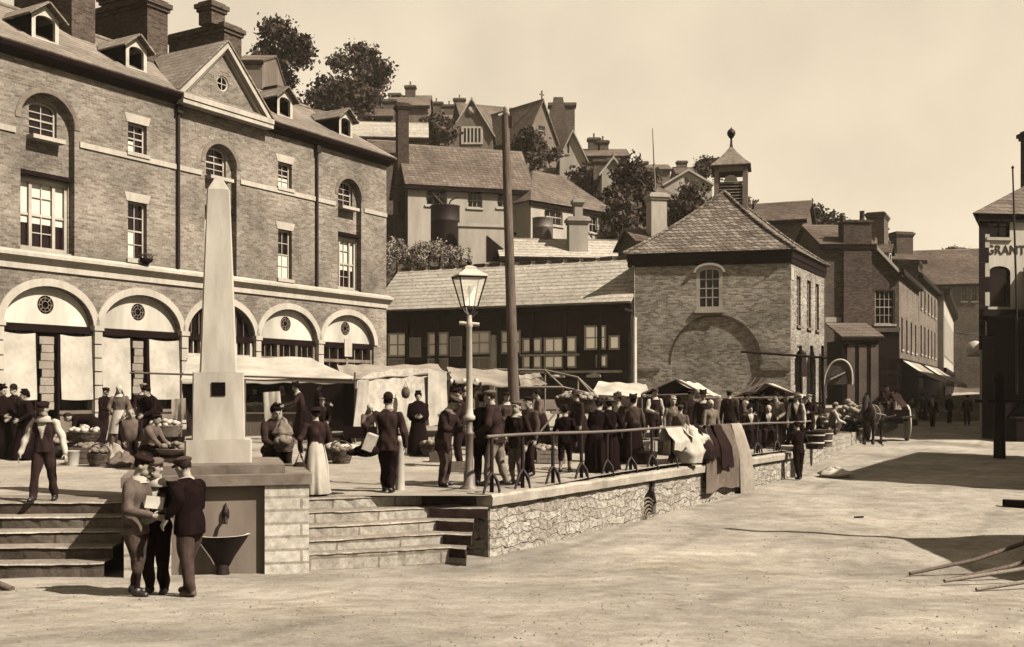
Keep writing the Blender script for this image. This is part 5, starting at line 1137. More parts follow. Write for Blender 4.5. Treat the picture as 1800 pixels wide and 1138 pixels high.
person('woman in dark grey seen from behind, next to the striped blouse', 1113, 23.4, 1.46, 178, 'mid cloth', skirt='black cloth', hat='brim', hatm='dark cloth', arms=(down, down))
person('girl in white bonnet and pale dress below the gabled stall', 1183, 26.2, 1.4, 5, 'light cloth', skirt='light cloth', hat='bonnet', hatm='white cloth', arms=(down, down))
person('boy in round cap with his back to us, by the white cloth on the railing', 1196, 24.6, 1.25, 172, 'grey cloth', tr='dark cloth', hat='cap', hatm='mid cloth')
person('woman in dark hat and coat below the clothes hanging in the gabled stall', 1236, 27.6, 1.55, -10, 'dark cloth', skirt='dark cloth', hat='brim', hatm='dark cloth', collar=('white cloth', 0))
person('short woman with a white headscarf behind the grey blanket', 1249, 26.3, 1.36, 20, 'light cloth', skirt='grey cloth', hat='scarf', hatm='white cloth')
person('person in dark coat behind the white headscarf, under the hanging clothes', 1214, 28.5, 1.55, 30, 'dark cloth', hat='cap', hatm='dark cloth')
person('seated person in black with a white neckcloth, left one behind the wall coping', 1318, 30.4, 1.5, 12, 'black cloth', skirt='black cloth', sit=.4, hat='bonnet', hatm='dark cloth', vee='white cloth')
person('seated person in black with a white bonnet, right one behind the wall coping', 1351, 30.8, 1.5, -10, 'black cloth', skirt='black cloth', sit=.42, hat='scarf', hatm='white cloth', vee='white cloth')
person('man in dark hat standing by the small gabled tent', 1381, 33.5, 1.58, 15, 'black cloth', tr='dark cloth', hat='bowler', hatm='dark cloth')
person('man in pale shirt and dark waistcoat with broad hat near the wall pier', 1400, 31.5, 1.56, -20, 'dark cloth', sleeve='white cloth', hat='brim', hatm='tan cloth', vee='white cloth', hem=.5)
person('person in dark clothes carrying a pale tub beside the wall pier', 1423, 33.2, 1.58, -35, 'dark cloth', hat='cap', hatm='light cloth', arms=((-.02, .22, .14), (-.02, .22, .14)))
person('youth in black leaning on the end of the stone wall, standing in the street', 1404, 29.2, 1.56, 200, 'black cloth', tr='black cloth', hat='cap', hatm='dark cloth', street=True, lean=6, arms=((.06, .18, .14), (.0, .2, .16)), legs=((-.06, .05), (.05, -.08)))
person('man in dark clothes walking in the shaded street before the awnings', 1639, 58, 1.68, 0, 'black cloth', tr='black cloth', hat='bowler', hatm='dark cloth', street=True, vee='white cloth', legs=((-.06, .08), (.06, -.08)))
person('man in dark cap among the frames of the open stall', 1282, 31.2, 1.6, 160, 'dark cloth', hat='cap', hatm='mid cloth')
person('woman in dark dress deep under the small gabled tent', 1338, 34.5, 1.58, 30, 'dark cloth', skirt='dark cloth', hat='brim', hatm='dark cloth')
person('woman in brown at the vegetable pile behind the boy in black', 1022, 26.5, 1.5, -60, 'brown cloth', skirt='dark cloth', hat='brim', hatm='mid cloth', lean=15)
person('man in a light jacket at the crockery stall behind the gas lamp', 838, 27.5, 1.58, 60, 'tan cloth', hat='cap', hatm='grey cloth')
person('man in black far up the shaded street, right of the walking man', 1668, 63, 1.66, 20, 'black cloth', tr='black cloth', street=True)
person('woman in dark dress with pale collar far up the street under the awnings', 1622, 66, 1.6, 40, 'dark cloth', skirt='dark cloth', hat='brim', hatm='dark cloth', collar=('white cloth', 0), street=True)
person('man in dark coat near the corner of the lettered shop', 1700, 60, 1.66, -30, 'dark cloth', tr='black cloth', hat='bowler', hatm='dark cloth', street=True)
person('driver in dark coat sitting hunched on the loaded cart', 1556, 44.2, 1.6, 10, 'dark cloth', hat='bowler', hatm='dark cloth', sit=.4, z=sz(44)+1.05, lean=12, arms=((.0, .25, .22), (.0, .25, .22)), street=True)

more = [(1008, 29.5, 'f', 30, 'woman in dark shawl behind the heaped flower basket'), (1150, 29.8, 'm', 20, 'stallholder in dark waistcoat under the left slope of the gabled stall'), (1222, 30.2, 'f', 40, 'woman in grey bonnet in front of the hanging garments'), (1306, 33.6, 'm', 60, 'man in the mouth of the small gabled tent'),
 (1366, 31.8, 'f', -40, 'woman in pale blouse right of the seated white bonnet'), (1414, 35.0, 'm', 10, 'man in dark cap behind the pale tub'), (1440, 37.5, 'f', 70, 'woman in dark dress between the tubs and the cabbage cart'), (1462, 39.5, 'm', 100, 'man in shirt sleeves loading the cabbage cart'), (1522, 46.0, 'm', -10, 'man in a dark coat just behind the horse'), (1603, 60, 'f', 10, 'woman in dark dress walking behind the cart wheel'),
 (448, 34.2, 'm', 10, 'stallholder in pale apron behind the white awning counter'), (500, 34.4, 'f', -20, 'woman seller in dark dress under the middle of the white awning'), (560, 33.2, 'm', 100, 'man in dark coat at the far end of the white awning counter'), (665, 34.0, 'f', 60, 'woman in a dark hat behind the hung white sheets'), (820, 29.0, 'f', 120, 'woman in dark shawl browsing the crockery stall'), (888, 25.5, 'm', 20, 'man in dark hat partly hidden behind the big man at the lamp'),
 (952, 27.0, 'f', -80, 'woman in grey dress by the propped plank'), (210, 28.6, 'f', 10, 'woman in dark bonnet among the baskets below the shop blinds'), (182, 30.2, 'm', 70, 'man in dark cap in front of the second shop doorway')]
for i, (px, d, sx, fc, lab) in enumerate(more):
    cl = ['black cloth', 'dark cloth', 'brown cloth', 'mid cloth', 'dark cloth', 'grey cloth'][i % 6]; h = 1.5+.04*((i*7) % 5); pl = 'pale' in lab or 'shirt' in lab
    far_ = px > 1430
    if sx == 'f': person(lab, px, d, h-.04, fc, 'light cloth' if 'pale' in lab else 'grey cloth' if 'grey' in lab else cl, skirt='dark cloth' if pl else cl, hat=['brim', 'bonnet', 'scarf'][i % 3], hatm='white cloth' if i % 3 == 2 else 'dark cloth', shawl=cl if 'shawl' in lab else None, apron='white cloth' if i % 4 == 1 else None, lean=(i*5) % 14, arms=((.0, .18, .2), (.02, .15, .24)), street=far_, collar=('white cloth', 0) if i % 2 else None)
    else: person(lab, px, d, h, fc, cl, sleeve='white cloth' if 'shirt' in lab or 'waistcoat' in lab else None, tr='dark cloth', hat='cap' if i % 2 or 'cap' in lab else 'bowler', hatm='mid cloth' if i % 3 else 'dark cloth', lean=(i*3) % 12, apron='white cloth' if 'apron' in lab else None, arms=((.0, .18, .2), (.06, .05, .3)), legs=((-.06, .04), (.055, -.05)), street=far_, collar=('white cloth', 0) if i % 2 else None)
# ================================================================ stalls
def cloth_grid(p00, p10, p11, p01, nu=14, nv=8, sag=.08, seed=0, th=.012, edge=0, wav=.02):
    r = random.Random(seed); a, b = r.uniform(0, 6), r.uniform(0, 6); p00, p10, p11, p01 = map(Vector, (p00, p10, p11, p01)); rows = []
    nn = (p10-p00).cross(p01-p00).normalized()
    if nn.z < 0: nn = -nn
    for j in range(nv+1):
        v = j/nv; row = []
        for i in range(nu+1):
            u = i/nu; p = p00.lerp(p10, u).lerp(p01.lerp(p11, u), v)
            p = p-nn*(sag*math.sin(math.pi*v)*(.6+.4*math.sin(u*9+a))+wav*math.sin(u*17+b+v*3))
            row.append(p)
        rows.append(row)
    if edge:
        rows.append([p-Vector((0, 0, edge*(.8+.35*abs(math.sin(i*.75+a)))))+nn*.01 for i, p in enumerate(rows[-1])])
    mb = MB(); lo_ = [[p-nn*th for p in row] for row in rows]
    mb.loft(rows, cap=False, close=False); mb.loft(lo_, cap=False, close=False)
    for k in (0, -1): mb.loft([rows[k], lo_[k]], cap=False, close=False); mb.loft([[q[k] for q in rows], [q[k] for q in lo_]], cap=False, close=False)
    return mb
class FR(list):                                   # a stall's frame: every pole and board a part of its own
    def tube(s, *a, **k): s.append(('pole', MB().tube(*a, **k)))
    def box(s, *a, **k): s.append(('board', MB().box(*a, **k)))
    def lathe(s, *a, **k): s.append(('pot', MB().lathe(*a, **k)))
def pole(mb, a, b, r=.03): return mb.tube([a, b], r, 6)
gs = 'market stalls'
def rel(r, mb, name, mat, parent=None):
    if isinstance(mb, FR):
        for n_, q in mb: o = rel(r, q, n_, mat)
        return o
    return mb.build(name, mat, parent or r, Matrix.Translation(-Vector(r.location)) if parent is None else None)
def gp(x, d): return Vector((X(x, d), d, pzz(X(x, d), d)))
# --- long white awning stall behind the obelisk
d0, d1 = 33.0, 36.4
st = empty('market_stall', gp(470, 34.5), 'long stall with a sloping white canvas awning, behind and right of the obelisk', 'stall', gs)
zf, zb_ = Z(667, d0), Z(628, d1); xl, xr_ = X(318, d0), X(630, d0); xbl, xbr = X(330, d1), X(545, d1)
rel(st, cloth_grid((xbl, d1, zb_), (xbr, d1, zb_), (xr_, d0, zf), (xl, d0, zf), 26, 9, .1, 3, edge=.12), 'awning', 'canvas')
fr = FR()
for x, dd, z in ((xl, d0, zf), (xr_-.05, d0, zf), (lerp(xl, xr_, .36), d0, zf), (xbl, d1, zb_), (xbr, d1, zb_)): pole(fr, (x, dd, pzz(x, dd)), (x, dd, z-.03), .035)
pole(fr, (xl-1.55, d0-.02, zf+.2), (xr_, d0-.02, zf-.02), .03); pole(fr, (xbl, d1, zb_-.04), (xbr, d1, zb_-.04))
rel(st, fr, 'frame', 'mid timber')
rel(st, cloth_grid((xl-.02, d0+.02, zf-.05), (xl-.02+.02, d0+2.2, zf+.35), (xl+.3, d0+2.2, .5), (xl+.25, d0, .45), 8, 10, .05, 5), 'side_curtain', 'dark canvas')
rel(st, cloth_grid((xbl, d1-.1, zb_-.1), (xr_-.2, d1-.3, zf), (xr_-.2, d1-.3, .35), (xbl, d1-.1, .35), 16, 8, .05, 6), 'back_cloth', 'dark canvas')
rel(st, cloth_grid((X(606, 34), 34, zf), (xr_, d0+.1, zf), (xr_-.05, d0+.1, .4), (X(606, 34), 34, .4), 6, 8, .04, 7), 'end_cloth', 'dark canvas')
ct = MB().box(X(408, d0), X(535, d0), d0+.3, d0+1.2, .98, 1.04).box(X(408, d0)+.1, X(535, d0)-.1, d0+.4, d0+1.1, .25, .977); rel(st, ct, 'counter', 'mid timber')
# --- grey canopy beside it and the sheet hung tent
st = empty('market_stall', gp(660, 37), 'low stall with a dull grey canopy, squeezed between the white awning and the terrace corner', 'stall', gs)
a, b = 38.2, 35.6
rel(st, cloth_grid(P(592, 642, a), P(665, 640, a), P(690, 668, b), P(612, 672, b), 14, 8, .1, 8, edge=.06), 'canopy', 'grey canvas')
fr = FR()
for q in (P(592, 642, a), P(665, 640, a), P(690, 668, b), P(612, 672, b)): pole(fr, (q.x, q.y, pzz(q.x, q.y)), (q.x, q.y, q.z-.03))
rel(st, fr, 'frame', 'mid timber')
st = empty('market_stall', gp(705, 31.5), 'tent stall with big patterned white sheets hung all down its front', 'stall', gs)
dd = 31.2; tl, tr_ = P(628, 668, 30.0), P(783, 655, 33.2); bl_, br_ = P(620, 759, 30.0), P(786, 747, 33.2)
n = 40; rows = []
for j in range(13):
    v = j/12; row = []
    for i in range(n+1):
        u = i/n; p = tl.lerp(tr_, u).lerp(bl_.lerp(br_, u), v); p.z += .22*math.sin(math.pi*min(1, u*1.05))**.6*(1-v)-.02*math.sin(u*30); p.y -= (.03+.05*v)*math.sin(u*34+math.sin(v*3))+.03*math.sin(u*13)
        row.append(p)
    rows.append(row)
rel(st, MB().loft(rows, cap=False, close=False).loft([[p+Vector((0, .015, 0)) for p in r] for r in rows], cap=False, close=False), 'hung_sheet', 'printed sheet')
rel(st, cloth_grid(P(640, 644, 33.5), P(770, 640, 36), P(785, 653, 33.2), P(628, 666, 29.95), 16, 8, .16, 9, edge=.03), 'canopy', 'grey canvas')
rel(st, cloth_grid(P(630, 670, 29.8), P(648, 667, 30), P(642, 759, 30), P(619, 760, 29.8), 6, 10, .04, 12), 'side_sheet', 'canvas')
rel(st, cloth_grid(P(752, 656, 32.3), P(786, 654, 33.0), P(790, 745, 33.0), P(755, 749, 32.3), 8, 10, .04, 13), 'side_sheet', 'canvas')
fr = FR()
for x in (624, 700, 788):
    for e in (0, 3.1): q = P(x, 658, 30+3.3*(x-624)/164+e); pole(fr, (q.x, q.y, pzz(q.x, q.y)), (q.x, q.y, q.z+.05))
pole(fr, P(618, 668, 29.95), P(792, 655, 33.3)); rel(st, fr, 'frame', 'mid timber')
hp_ = empty('bag', P(713, 690, 31.2), 'dark rounded bag hung on the front of the patterned sheets', 'bag'); MB().lathe([(.02, .16), (.1, .1), (.13, -.02), (.1, -.14), (.02, -.18)], n=10).tube([(-.08, 0, .08), (0, 0, .3), (.08, 0, .08)], .012, 5).build('bag_body', 'tweed cloth', hp_)
# --- crockery stall behind the lamp
st = empty('market_stall', gp(830, 33), 'crockery stall with shelves of pots and a pale flat canopy, behind the gas lamp', 'stall', gs)
dd = 33.
rel(st, cloth_grid(P(785, 646, dd+2.6), P(895, 652, dd+2.6), P(905, 678, dd), P(800, 668, dd), 14, 8, .12, 14, edge=.08), 'canopy', 'grey canvas')
fr = FR()
for x, y in ((788, 668), (845, 672), (902, 676)): q = P(x, y, dd); pole(fr, (q.x, q.y, pzz(q.x, q.y)), q)
for k in range(4): z = .75+k*.36; fr.box(X(788, dd), X(845, dd), dd+.05, dd+.4, z, z+.03)
fr.box(X(788, dd), X(845, dd), dd+.42, dd+.46, .2, 2.0); rel(st, fr, 'shelf_frame', 'shed timber')
fr = FR()
for k in range(4):
    for i in range(5):
        x = X(793+i*11, dd); z = .78+k*.36; r = .06+.03*((i*7+k*3) % 3)/2
        fr.lathe([(r*.5, 0), (r, .07), (r*.9, .14+.06*((i+k) % 2)), (r*.6, .15+.06*((i+k) % 2)), (r*.55, .12)], (x, dd+.2, z), 9)
rel(st, fr, 'crockery', 'enamel')
# --- bare frames and counter in the middle
st = empty('market_stall', gp(960, 35), 'open stall of bare poles with a long low wooden counter, in front of the shed', 'stall', gs)
fr = FR(); p = [P(868, 650, 36), P(958, 651, 35.5), P(1016, 664, 34.5), P(1044, 690, 33.8)]; q = [P(900, 681, 34), P(990, 681, 33.6), P(1040, 693, 33.2)]
fr.tube(p, .035, 6); fr.tube(q, .035, 6)
for a_ in (p[0], p[1], p[2], q[0], q[1], q[2]): pole(fr, (a_.x, a_.y, pzz(a_.x, a_.y)), a_, .028)
pole(fr, p[0], q[0]); pole(fr, p[1], q[1]); pole(fr, p[2], q[2]); rel(st, fr, 'frame', 'pale timber')
dd = 38.; c0_ = P(908, 703, dd); c1_ = P(1022, 703, dd)
rel(st, MB().box(c0_.x, c1_.x, dd, dd+.9, c0_.z-.34, c0_.z).box(c0_.x+.2, c0_.x+.3, dd+.05, dd+.8, .3, c0_.z-.35).box(c1_.x-.3, c1_.x-.2, dd+.05, dd+.8, .3, c0_.z-.35), 'counter', 'pale timber')
rel(st, cloth_grid(P(912, 660, 36.3), P(948, 655, 36), P(962, 676, 34.6), P(915, 680, 34.4), 8, 6, .1, 17), 'canopy', 'grey canvas')
# --- white awning stall
st = empty('market_stall', gp(1088, 35), 'small stall with a clean white awning, left of the dark gabled stall', 'stall', gs)
a, b = 36.5, 33.6; q = [P(1052, 671, a), P(1136, 675, a), P(1146, 700, b), P(1036, 694, b)]
rel(st, cloth_grid(*q, 14, 8, .06, 18, edge=.05), 'awning', 'canvas')
fr = FR()
for v in q: pole(fr, (v.x, v.y, pzz(v.x, v.y)), v-Vector((0, 0, .03)))
rel(st, fr, 'frame', 'mid timber'); rel(st, cloth_grid(P(1122, 698, b-.05), P(1141, 698, b-.05), P(1138, 745, b-.05), P(1123, 744, b-.05), 6, 8, .03, 19), 'hung_cloth', 'grey canvas')
rel(st, cloth_grid(P(1045, 694, b-.03), P(1112, 697, b-.03), P(1112, 716, b-.03), P(1045, 712, b-.03), 12, 4, .03, 20), 'hung_cloth', 'stripe cloth')
rel(st, MB().box(X(1050, b), X(1118, b), b+.3, b+1.3, .8, .86).box(X(1050, b), X(1118, b), b+.35, b+1.2, .25, .797), 'counter', 'shed timber')
# --- two gabled tents
def gable_tent(label, pl, pa, pr, d, back, matl, matr, n_g, seed):
    st = empty('market_stall', gp((pl[0]+pr[0])/2, d+1), label, 'stall', gs)
    L_, A_, R_ = P(*pl, d), P(*pa, d), P(*pr, d); bk = Vector(back)
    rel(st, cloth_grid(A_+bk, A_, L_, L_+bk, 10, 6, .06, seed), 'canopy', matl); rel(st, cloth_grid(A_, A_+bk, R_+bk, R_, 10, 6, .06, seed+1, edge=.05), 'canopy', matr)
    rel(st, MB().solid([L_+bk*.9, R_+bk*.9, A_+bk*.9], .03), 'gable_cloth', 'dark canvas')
    fr = FR()
    for v in (L_, R_, L_+bk, R_+bk): pole(fr, (v.x, v.y, pzz(v.x, v.y)-.1), v, .03)
    pole(fr, L_, A_, .035); pole(fr, A_, R_, .035); pole(fr, L_+Vector((0, -.03, -.05)), R_+Vector((0, -.03, -.05)), .025); rel(st, fr, 'frame', 'mid timber')
    r = random.Random(seed); mats = ['black cloth', 'dark cloth', 'brown cloth', 'mid cloth', 'grey cloth', 'light cloth', 'tan cloth', 'black cloth', 'dark cloth']
    for k in range(n_g):
        t = (k+.5)/n_g; c = L_.lerp(R_, t)+Vector((0, .1+r.uniform(0, .5), -.08)); ln = r.uniform(.55, 1.0); w = r.uniform(.14, .24)
        g = empty('garment', c, 'garment hanging in a row under the canopy of the %s' % n_name, 'clothes', 'clothes hung in the %s' % n_name)
        rows = [[(w*f*math.cos(a)*(1+.1*math.sin(3*a+k)), .05*f*math.sin(a)+.02*math.sin(5*a), -ln*s) for a in [2*math.pi*i/14 for i in range(14)]] for s, f in ((0, .35), (.06, .8), (.14, 1.0), (.5, .85), (1, 1.05))]
        MB().loft(rows).build('cloth_body', r.choice(mats), g); 
        for s in (-1, 1): MB().tube([(s*w*.8, 0, -.08), (s*w*1.05, 0, -.25), (s*w*1.0, -.02, -.5)], [.05, .055, .05], 7).build('sleeve', g.children[0].data.materials[0].name, g)
    return st
n_name = 'gabled stall'
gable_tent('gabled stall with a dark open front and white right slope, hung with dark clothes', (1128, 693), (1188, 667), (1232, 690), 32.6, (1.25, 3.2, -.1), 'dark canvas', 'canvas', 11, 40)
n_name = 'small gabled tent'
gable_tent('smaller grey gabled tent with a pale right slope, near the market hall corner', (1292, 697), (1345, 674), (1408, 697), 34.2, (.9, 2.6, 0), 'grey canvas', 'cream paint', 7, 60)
ln = empty('clothes_frame', gp(1255, 33), 'long pole rail between the two gabled stalls, crowded with hanging clothes', 'rail'); fr = FR(); a, b = P(1232, 700, 32.8), P(1296, 700, 33.6); fr.tube([a, b], .03, 6); pole(fr, (b.x, b.y, 0), b); pole(fr, (a.x, a.y, 0), a)
for k in range(7): q = P(1302+k*4, 690, 33.6); fr.tube([q, q+Vector((.35, .1, .3+.08*(k % 3)))], .018, 5)
rel(ln, fr, 'pole', 'mid timber')
r = random.Random(9)
for k in range(9):
    c = a.lerp(b, (k+.5)/9); g = empty('garment', c, 'garment hanging from the long pole rail between the two gabled stalls', 'clothes', 'clothes hung on the pole rail'); l_ = r.uniform(.6, 1.0); w = r.uniform(.1, .17)
    MB().loft([[(w*f*math.cos(t)*(1+.15*math.sin(3*t+k)), .05*f*math.sin(t), -l_*s) for t in [2*math.pi*i/12 for i in range(12)]] for s, f in ((0, .4), (.1, 1), (.5, .85), (1, 1.1))]).build('cloth_body', ['black cloth', 'dark cloth', 'brown cloth', 'mid cloth', 'light cloth'][k % 5], g)

# ================================================================ goods
def basket(label, x, d, y, r, h, fill=None, mat='wicker', handle=False, group='baskets and hampers of goods', z=None, sx=1.0, rz=0, cat='basket'):
    c = P(x, y, d) if z is None else Vector((X(x, d), d, z)); b = empty('basket', c, label, cat, group, rz)
    if y is None: pass
    mb = MB(); sc_ = lambda q: [(a*sx, b_, c_) for a, b_, c_ in q]
    prof = [(r*.72, 0), (r*.9, h*.5), (r, h), (r*1.03, h+.015), (r*.95, h+.015), (r*.85, h*.5), (r*.6, .03)]
    mb.loft([[(rr*math.cos(t)*sx, rr*math.sin(t), zz) for t in [2*math.pi*i/18 for i in range(18)]] for rr, zz in prof]); mb.build('basket_body', mat, b)
    if handle: MB().tube([(r*sx*math.cos(t), 0, h+r*.9*math.sin(t)) for t in [math.pi*i/10 for i in range(11)]], .014, 6).build('handle', mat, b)
    if fill:
        mb = MB(); q = random.Random(int(x)+int(100*r)); n = int(9+26*r)
        for i in range(n):
            a, rr = q.uniform(0, 6.28), r*.85*q.random()**.5; s = q.uniform(.05, .085)*(1.2 if fill == 'cabbage' else 1)
            mb.ell((rr*sx*math.cos(a), rr*math.sin(a), h+.02+(1-rr/r)*r*.35+q.uniform(-.02, .03)), (s, s*q.uniform(.8, 1.1), s*.8), 8, 5)
        o = mb.build('produce', fill, b); o['kind'] = 'stuff'
    return b
def gz(x, d): return pzz(X(x, d), d)
def crate(label, x, d, w, dp, h, mat='crate wood', rz=0, z=None, fill=None, group='crates and boxes on the square'):
    b = empty('crate', (X(x, d), d, gz(x, d) if z is None else z), label, 'crate', group, rz); mb = MB(); t = .025
    for s in (-1, 1):
        for k in range(3): z0 = h*k/3+.008; mb.box(-w/2, w/2, s*dp/2-t/2, s*dp/2+t/2, z0, z0+h/3-.014); mb.box(s*w/2-t/2, s*w/2+t/2, -dp/2+t, dp/2-t, z0, z0+h/3-.014)
        mb.box(s*(w/2-.03)-.03, s*(w/2-.03)+.03, -dp/2-t-.004, -dp/2-t*.5-.002, 0, h)
    mb.box(-w/2, w/2, -dp/2, dp/2, 0, .02); mb.build('slats', mat, b)
    if fill:
        mb = MB(); q = random.Random(int(x)); 
        for i in range(int(40*w*dp)+8): s = q.uniform(.06, .1); mb.ell((q.uniform(-w/2+.05, w/2-.05), q.uniform(-dp/2+.05, dp/2-.05), h-.02+q.uniform(0, .06)), (s, s, s*.8), 8, 5)
        o = mb.build('produce', fill, b); o['kind'] = 'stuff'
    return b
def sack(label, x, d, w, h, mat='grey canvas', z=None, seed=1, name='sack', cat='sack', group='sacks and bundles on the ground', flat=.8):
    b = empty(name, (X(x, d), d, gz(x, d) if z is None else z), label, cat, group); q = random.Random(seed); p1, p2 = q.uniform(0, 6), q.uniform(0, 6)
    mb = MB().loft([[(w*f*math.cos(t)*(1+.1*math.sin(3*t+p1)+.08*math.sin(7*t+p2+zz*5)+.05*math.sin(13*t-zz*9)), w*f*flat*math.sin(t)*(1+.1*math.sin(2*t+p2)), h*zz*(1+.12*math.sin(2*t+p1)+.08*math.sin(5*t+p2))) for t in [2*math.pi*i/36 for i in range(36)]] for zz, f in [(k_/9, (.85+.25*math.sin(min(1, k_/9*1.5)*math.pi))*(1-(k_/9)**4)*(1+.06*math.sin(k_*2.3+p1))+.14*(k_ > 7)) for k_ in range(10)]])
    mb.build('body', mat, b); return b
d = 23.5
crate('dark wooden hamper heaped with pale goods, beside the white bucket at the left', 155, 23.4, .62, .5, .36, 'mid timber', .05, fill='light cloth'); 
basket('shallow round basket with a white rim on top of the goods behind the hamper', 148, 24.6, None, .36, .2, 'white cloth', z=gz(148, 24.6)+.4)
crate('low dark box carrying the shallow round basket, behind the hamper', 148, 24.6, .7, .5, .38, 'dark cloth')
basket('wide basket of pale vegetables at the foot of the shop blinds', 118, 26.4, None, .42, .3, 'cabbage', z=gz(118, 26.4))
basket('second wide vegetable basket nearer the bending woman in black', 140, 27.2, None, .38, .3, 'light cloth', z=gz(140, 27.2))
bk = empty('bucket', (X(127, 22.9), 22.9, gz(127, 22.9)), 'white enamel bucket lying beside the walking lad', 'bucket'); MB().lathe([(.12, 0), (.155, .3), (.165, .31), (.15, .31), (.115, .03)], n=18).build('pail', 'enamel', bk); MB().tube([(.155*math.cos(t), -.02, .3-.12*math.sin(t)) for t in [math.pi*i/10 for i in range(11)]], .006, 5).build('handle', 'iron', bk)
sack('crumpled pale sack on the ground left of the seated old woman', 196, 22.9, .36, .42, 'grey canvas', seed=3); sack('second crumpled pale sack, lower and leaning on the first', 214, 22.4, .28, .3, 'tan cloth', seed=4)
basket('dark wicker hamper standing behind the two pale sacks', 196, 24.2, None, .32, .34, None, z=gz(196, 24.2))
crate('pale box beneath the stooping woman with the white scarf', 290, 26.0, .8, .5, .42, 'dark paint'); basket('white linen lined basket on the box under the stooping woman', 290, 26.0, None, .34, .26, 'white cloth', 'light cloth', z=gz(290, 26)+.42, sx=1.25)
crate('dark box with loaves left of the obelisk pedestal', 306, 21.5, .55, .42, .34, 'dark paint'); basket('flat basket of pale round loaves beside the obelisk pedestal', 306, 21.5, None, .29, .1, 'light cloth', 'light cloth', z=gz(306, 21.5)+.34, sx=1.2)
sack('small pale bundle at the foot of the obelisk behind the boys', 312, 19.6, .2, .3, 'light cloth', seed=7); basket('little dark basket beside the pale bundle at the obelisk foot', 292, 19.9, None, .17, .2, 'white cloth', z=gz(292, 19.9))
b = empty('seat_box', (X(452, 18.5), 18.5, .0), 'box draped with a white cloth that the woman beside the obelisk sits on', 'box'); MB().box(-.3, .3, -.3, .3, 0, .5).build('box_body', 'mid timber', b)
rows = [[((.33+.05*(1-zz/.5)+.02*math.sin(7*t))*max(-1, min(1, 1.35*math.cos(t))), (.33+.05*(1-zz/.5))*max(-1, min(1, 1.35*math.sin(t))), zz) for t in [2*math.pi*i/28 for i in range(28)]] for zz in (.08, .3, .5, .52)]; MB().loft(rows).build('drape', 'canvas', b)
basket('wicker basket of eggs and cloths held on the lap of the woman beside the obelisk', 500, 18.1, None, .17, .14, 'light cloth', z=.66, handle=True)
sack('round pale bundle resting against the lap of the woman beside the obelisk', 496, 18.5, .17, .3, 'light cloth', z=.88, seed=12)
def drape(name, label, pts, mat, cat, nu=8, nv=10, sag=.05, seed=1):
    o = cloth_grid(*pts, nu, nv, sag, seed).build(name, mat); return tag(o, label, cat, 'white cloths hung about the stalls')
drape('cloth', 'pale lacy cloth hung under the white awning behind the seated woman', [P(462, 690, 27), P(492, 688, 27), P(498, 748, 27), P(468, 752, 27)], 'canvas', 'cloth')
drape('cloth', 'pale cloth hung against the dark curtain at the left of the obelisk', [P(302, 702, 31), P(326, 700, 31), P(328, 738, 31), P(304, 740, 31)], 'grey canvas', 'cloth', seed=4)
for i, (x, r_, lab) in enumerate(((430, .2, 'small basket of white goods at the left of the awning stall counter'), (450, .24, 'basket of pale goods in the middle of the awning stall counter'), (512, .22, 'basket of pale goods at the right of the awning stall counter'))): basket(lab, x, d0+.75, None, r_, .16, 'white cloth', 'light cloth', z=gz(470, 34.5)-.3+1.05 if 0 else 1.045)
b = empty('handbag', (X(527, 17.2), 17.2, .28), 'dark handbag hanging from the left hand of the girl in the striped skirt', 'bag'); MB().loft([[(.12*f*math.cos(t), .05*f*math.sin(t), z_) for t in [2*math.pi*i/12 for i in range(12)]] for z_, f in ((0, .7), (.05, 1), (.2, .9), (.26, .6))]).tube([(-.07, 0, .24), (0, 0, .42), (.07, 0, .24)], .012, 5).build('bag_body', 'brown cloth', b)
b = empty('bundle', (X(645, 17.3), 17.3, .76), 'pale parcel and dark coat bundled under the left arm of the man walking away', 'bundle'); MB().box(-.06, .1, -.16, .16, -.03, .24, M=Matrix.Rotation(.35, 4, 'Y')).build('parcel', 'printed sheet', b); MB().ell((-.02, .03, -.05), (.22, .14, .1), 12, 8).ell((-.2, .02, -.08), (.14, .09, .05), 10, 6).build('dark_coat', 'black cloth', b)
sack('white sheets spread in a heap on the ground before the hung white sheets', 600, 27.2, .85, .16, 'canvas', seed=15, flat=.6, name='sheet_heap', cat='cloth'); sack('lower heap of white sheets nearer the man walking away', 640, 26.2, .5, .12, 'canvas', seed=16, flat=.6, name='sheet_heap', cat='cloth')
b = empty('pot_cover', (X(607, 27.8), 27.8, gz(607, 27.8)+.12), 'small dark cone shaped cover standing on the white sheet heap', 'cover'); MB().lathe([(.2, 0), (.19, .02), (.01, .46)], n=14).build('cover_body', 'dark cloth', b)
b = empty('barrow', (X(636, 27.5), 27.5, gz(636, 27.5)), 'dark hand barrow with shafts behind the man walking away', 'barrow'); MB().box(-.4, .4, -.3, .3, .3, .42).box(-.42, .42, -.32, -.28, .42, .6).tube([(-.5, -.2, .34), (-1.2, -.25, .36)], .03, 6).tube([(-.5, .2, .34), (-1.2, .2, .36)], .03, 6).build('tray', 'dark paint', b); MB().lathe([(.2, -.03), (.22, -.03), (.22, .03), (.2, .03)], n=16, M=Matrix.Translation((.3, 0, .22))@Matrix.Rotation(math.pi/2, 4, 'X')).build('wheel', 'iron', b)
b = empty('bollard', (X(703, 18.1), 18.1, 0), 'short white painted wooden post right beside the man walking away', 'post'); MB().lathe([(.085, 0), (.08, .1), (.07, .8), (.085, .82), (.085, .88), (.03, .92)], n=12).build('shaft', 'lantern white', b)
for i, (x, d_, w, lab) in enumerate(((772, 23.8, .3, 'dark broken box on the ground behind the stooping man'), (806, 21.5, .35, 'low box of scraps at the foot of the man with the paper'))): crate(lab, x, d_, w+.1, .3, .2, 'mid timber', .3*i)
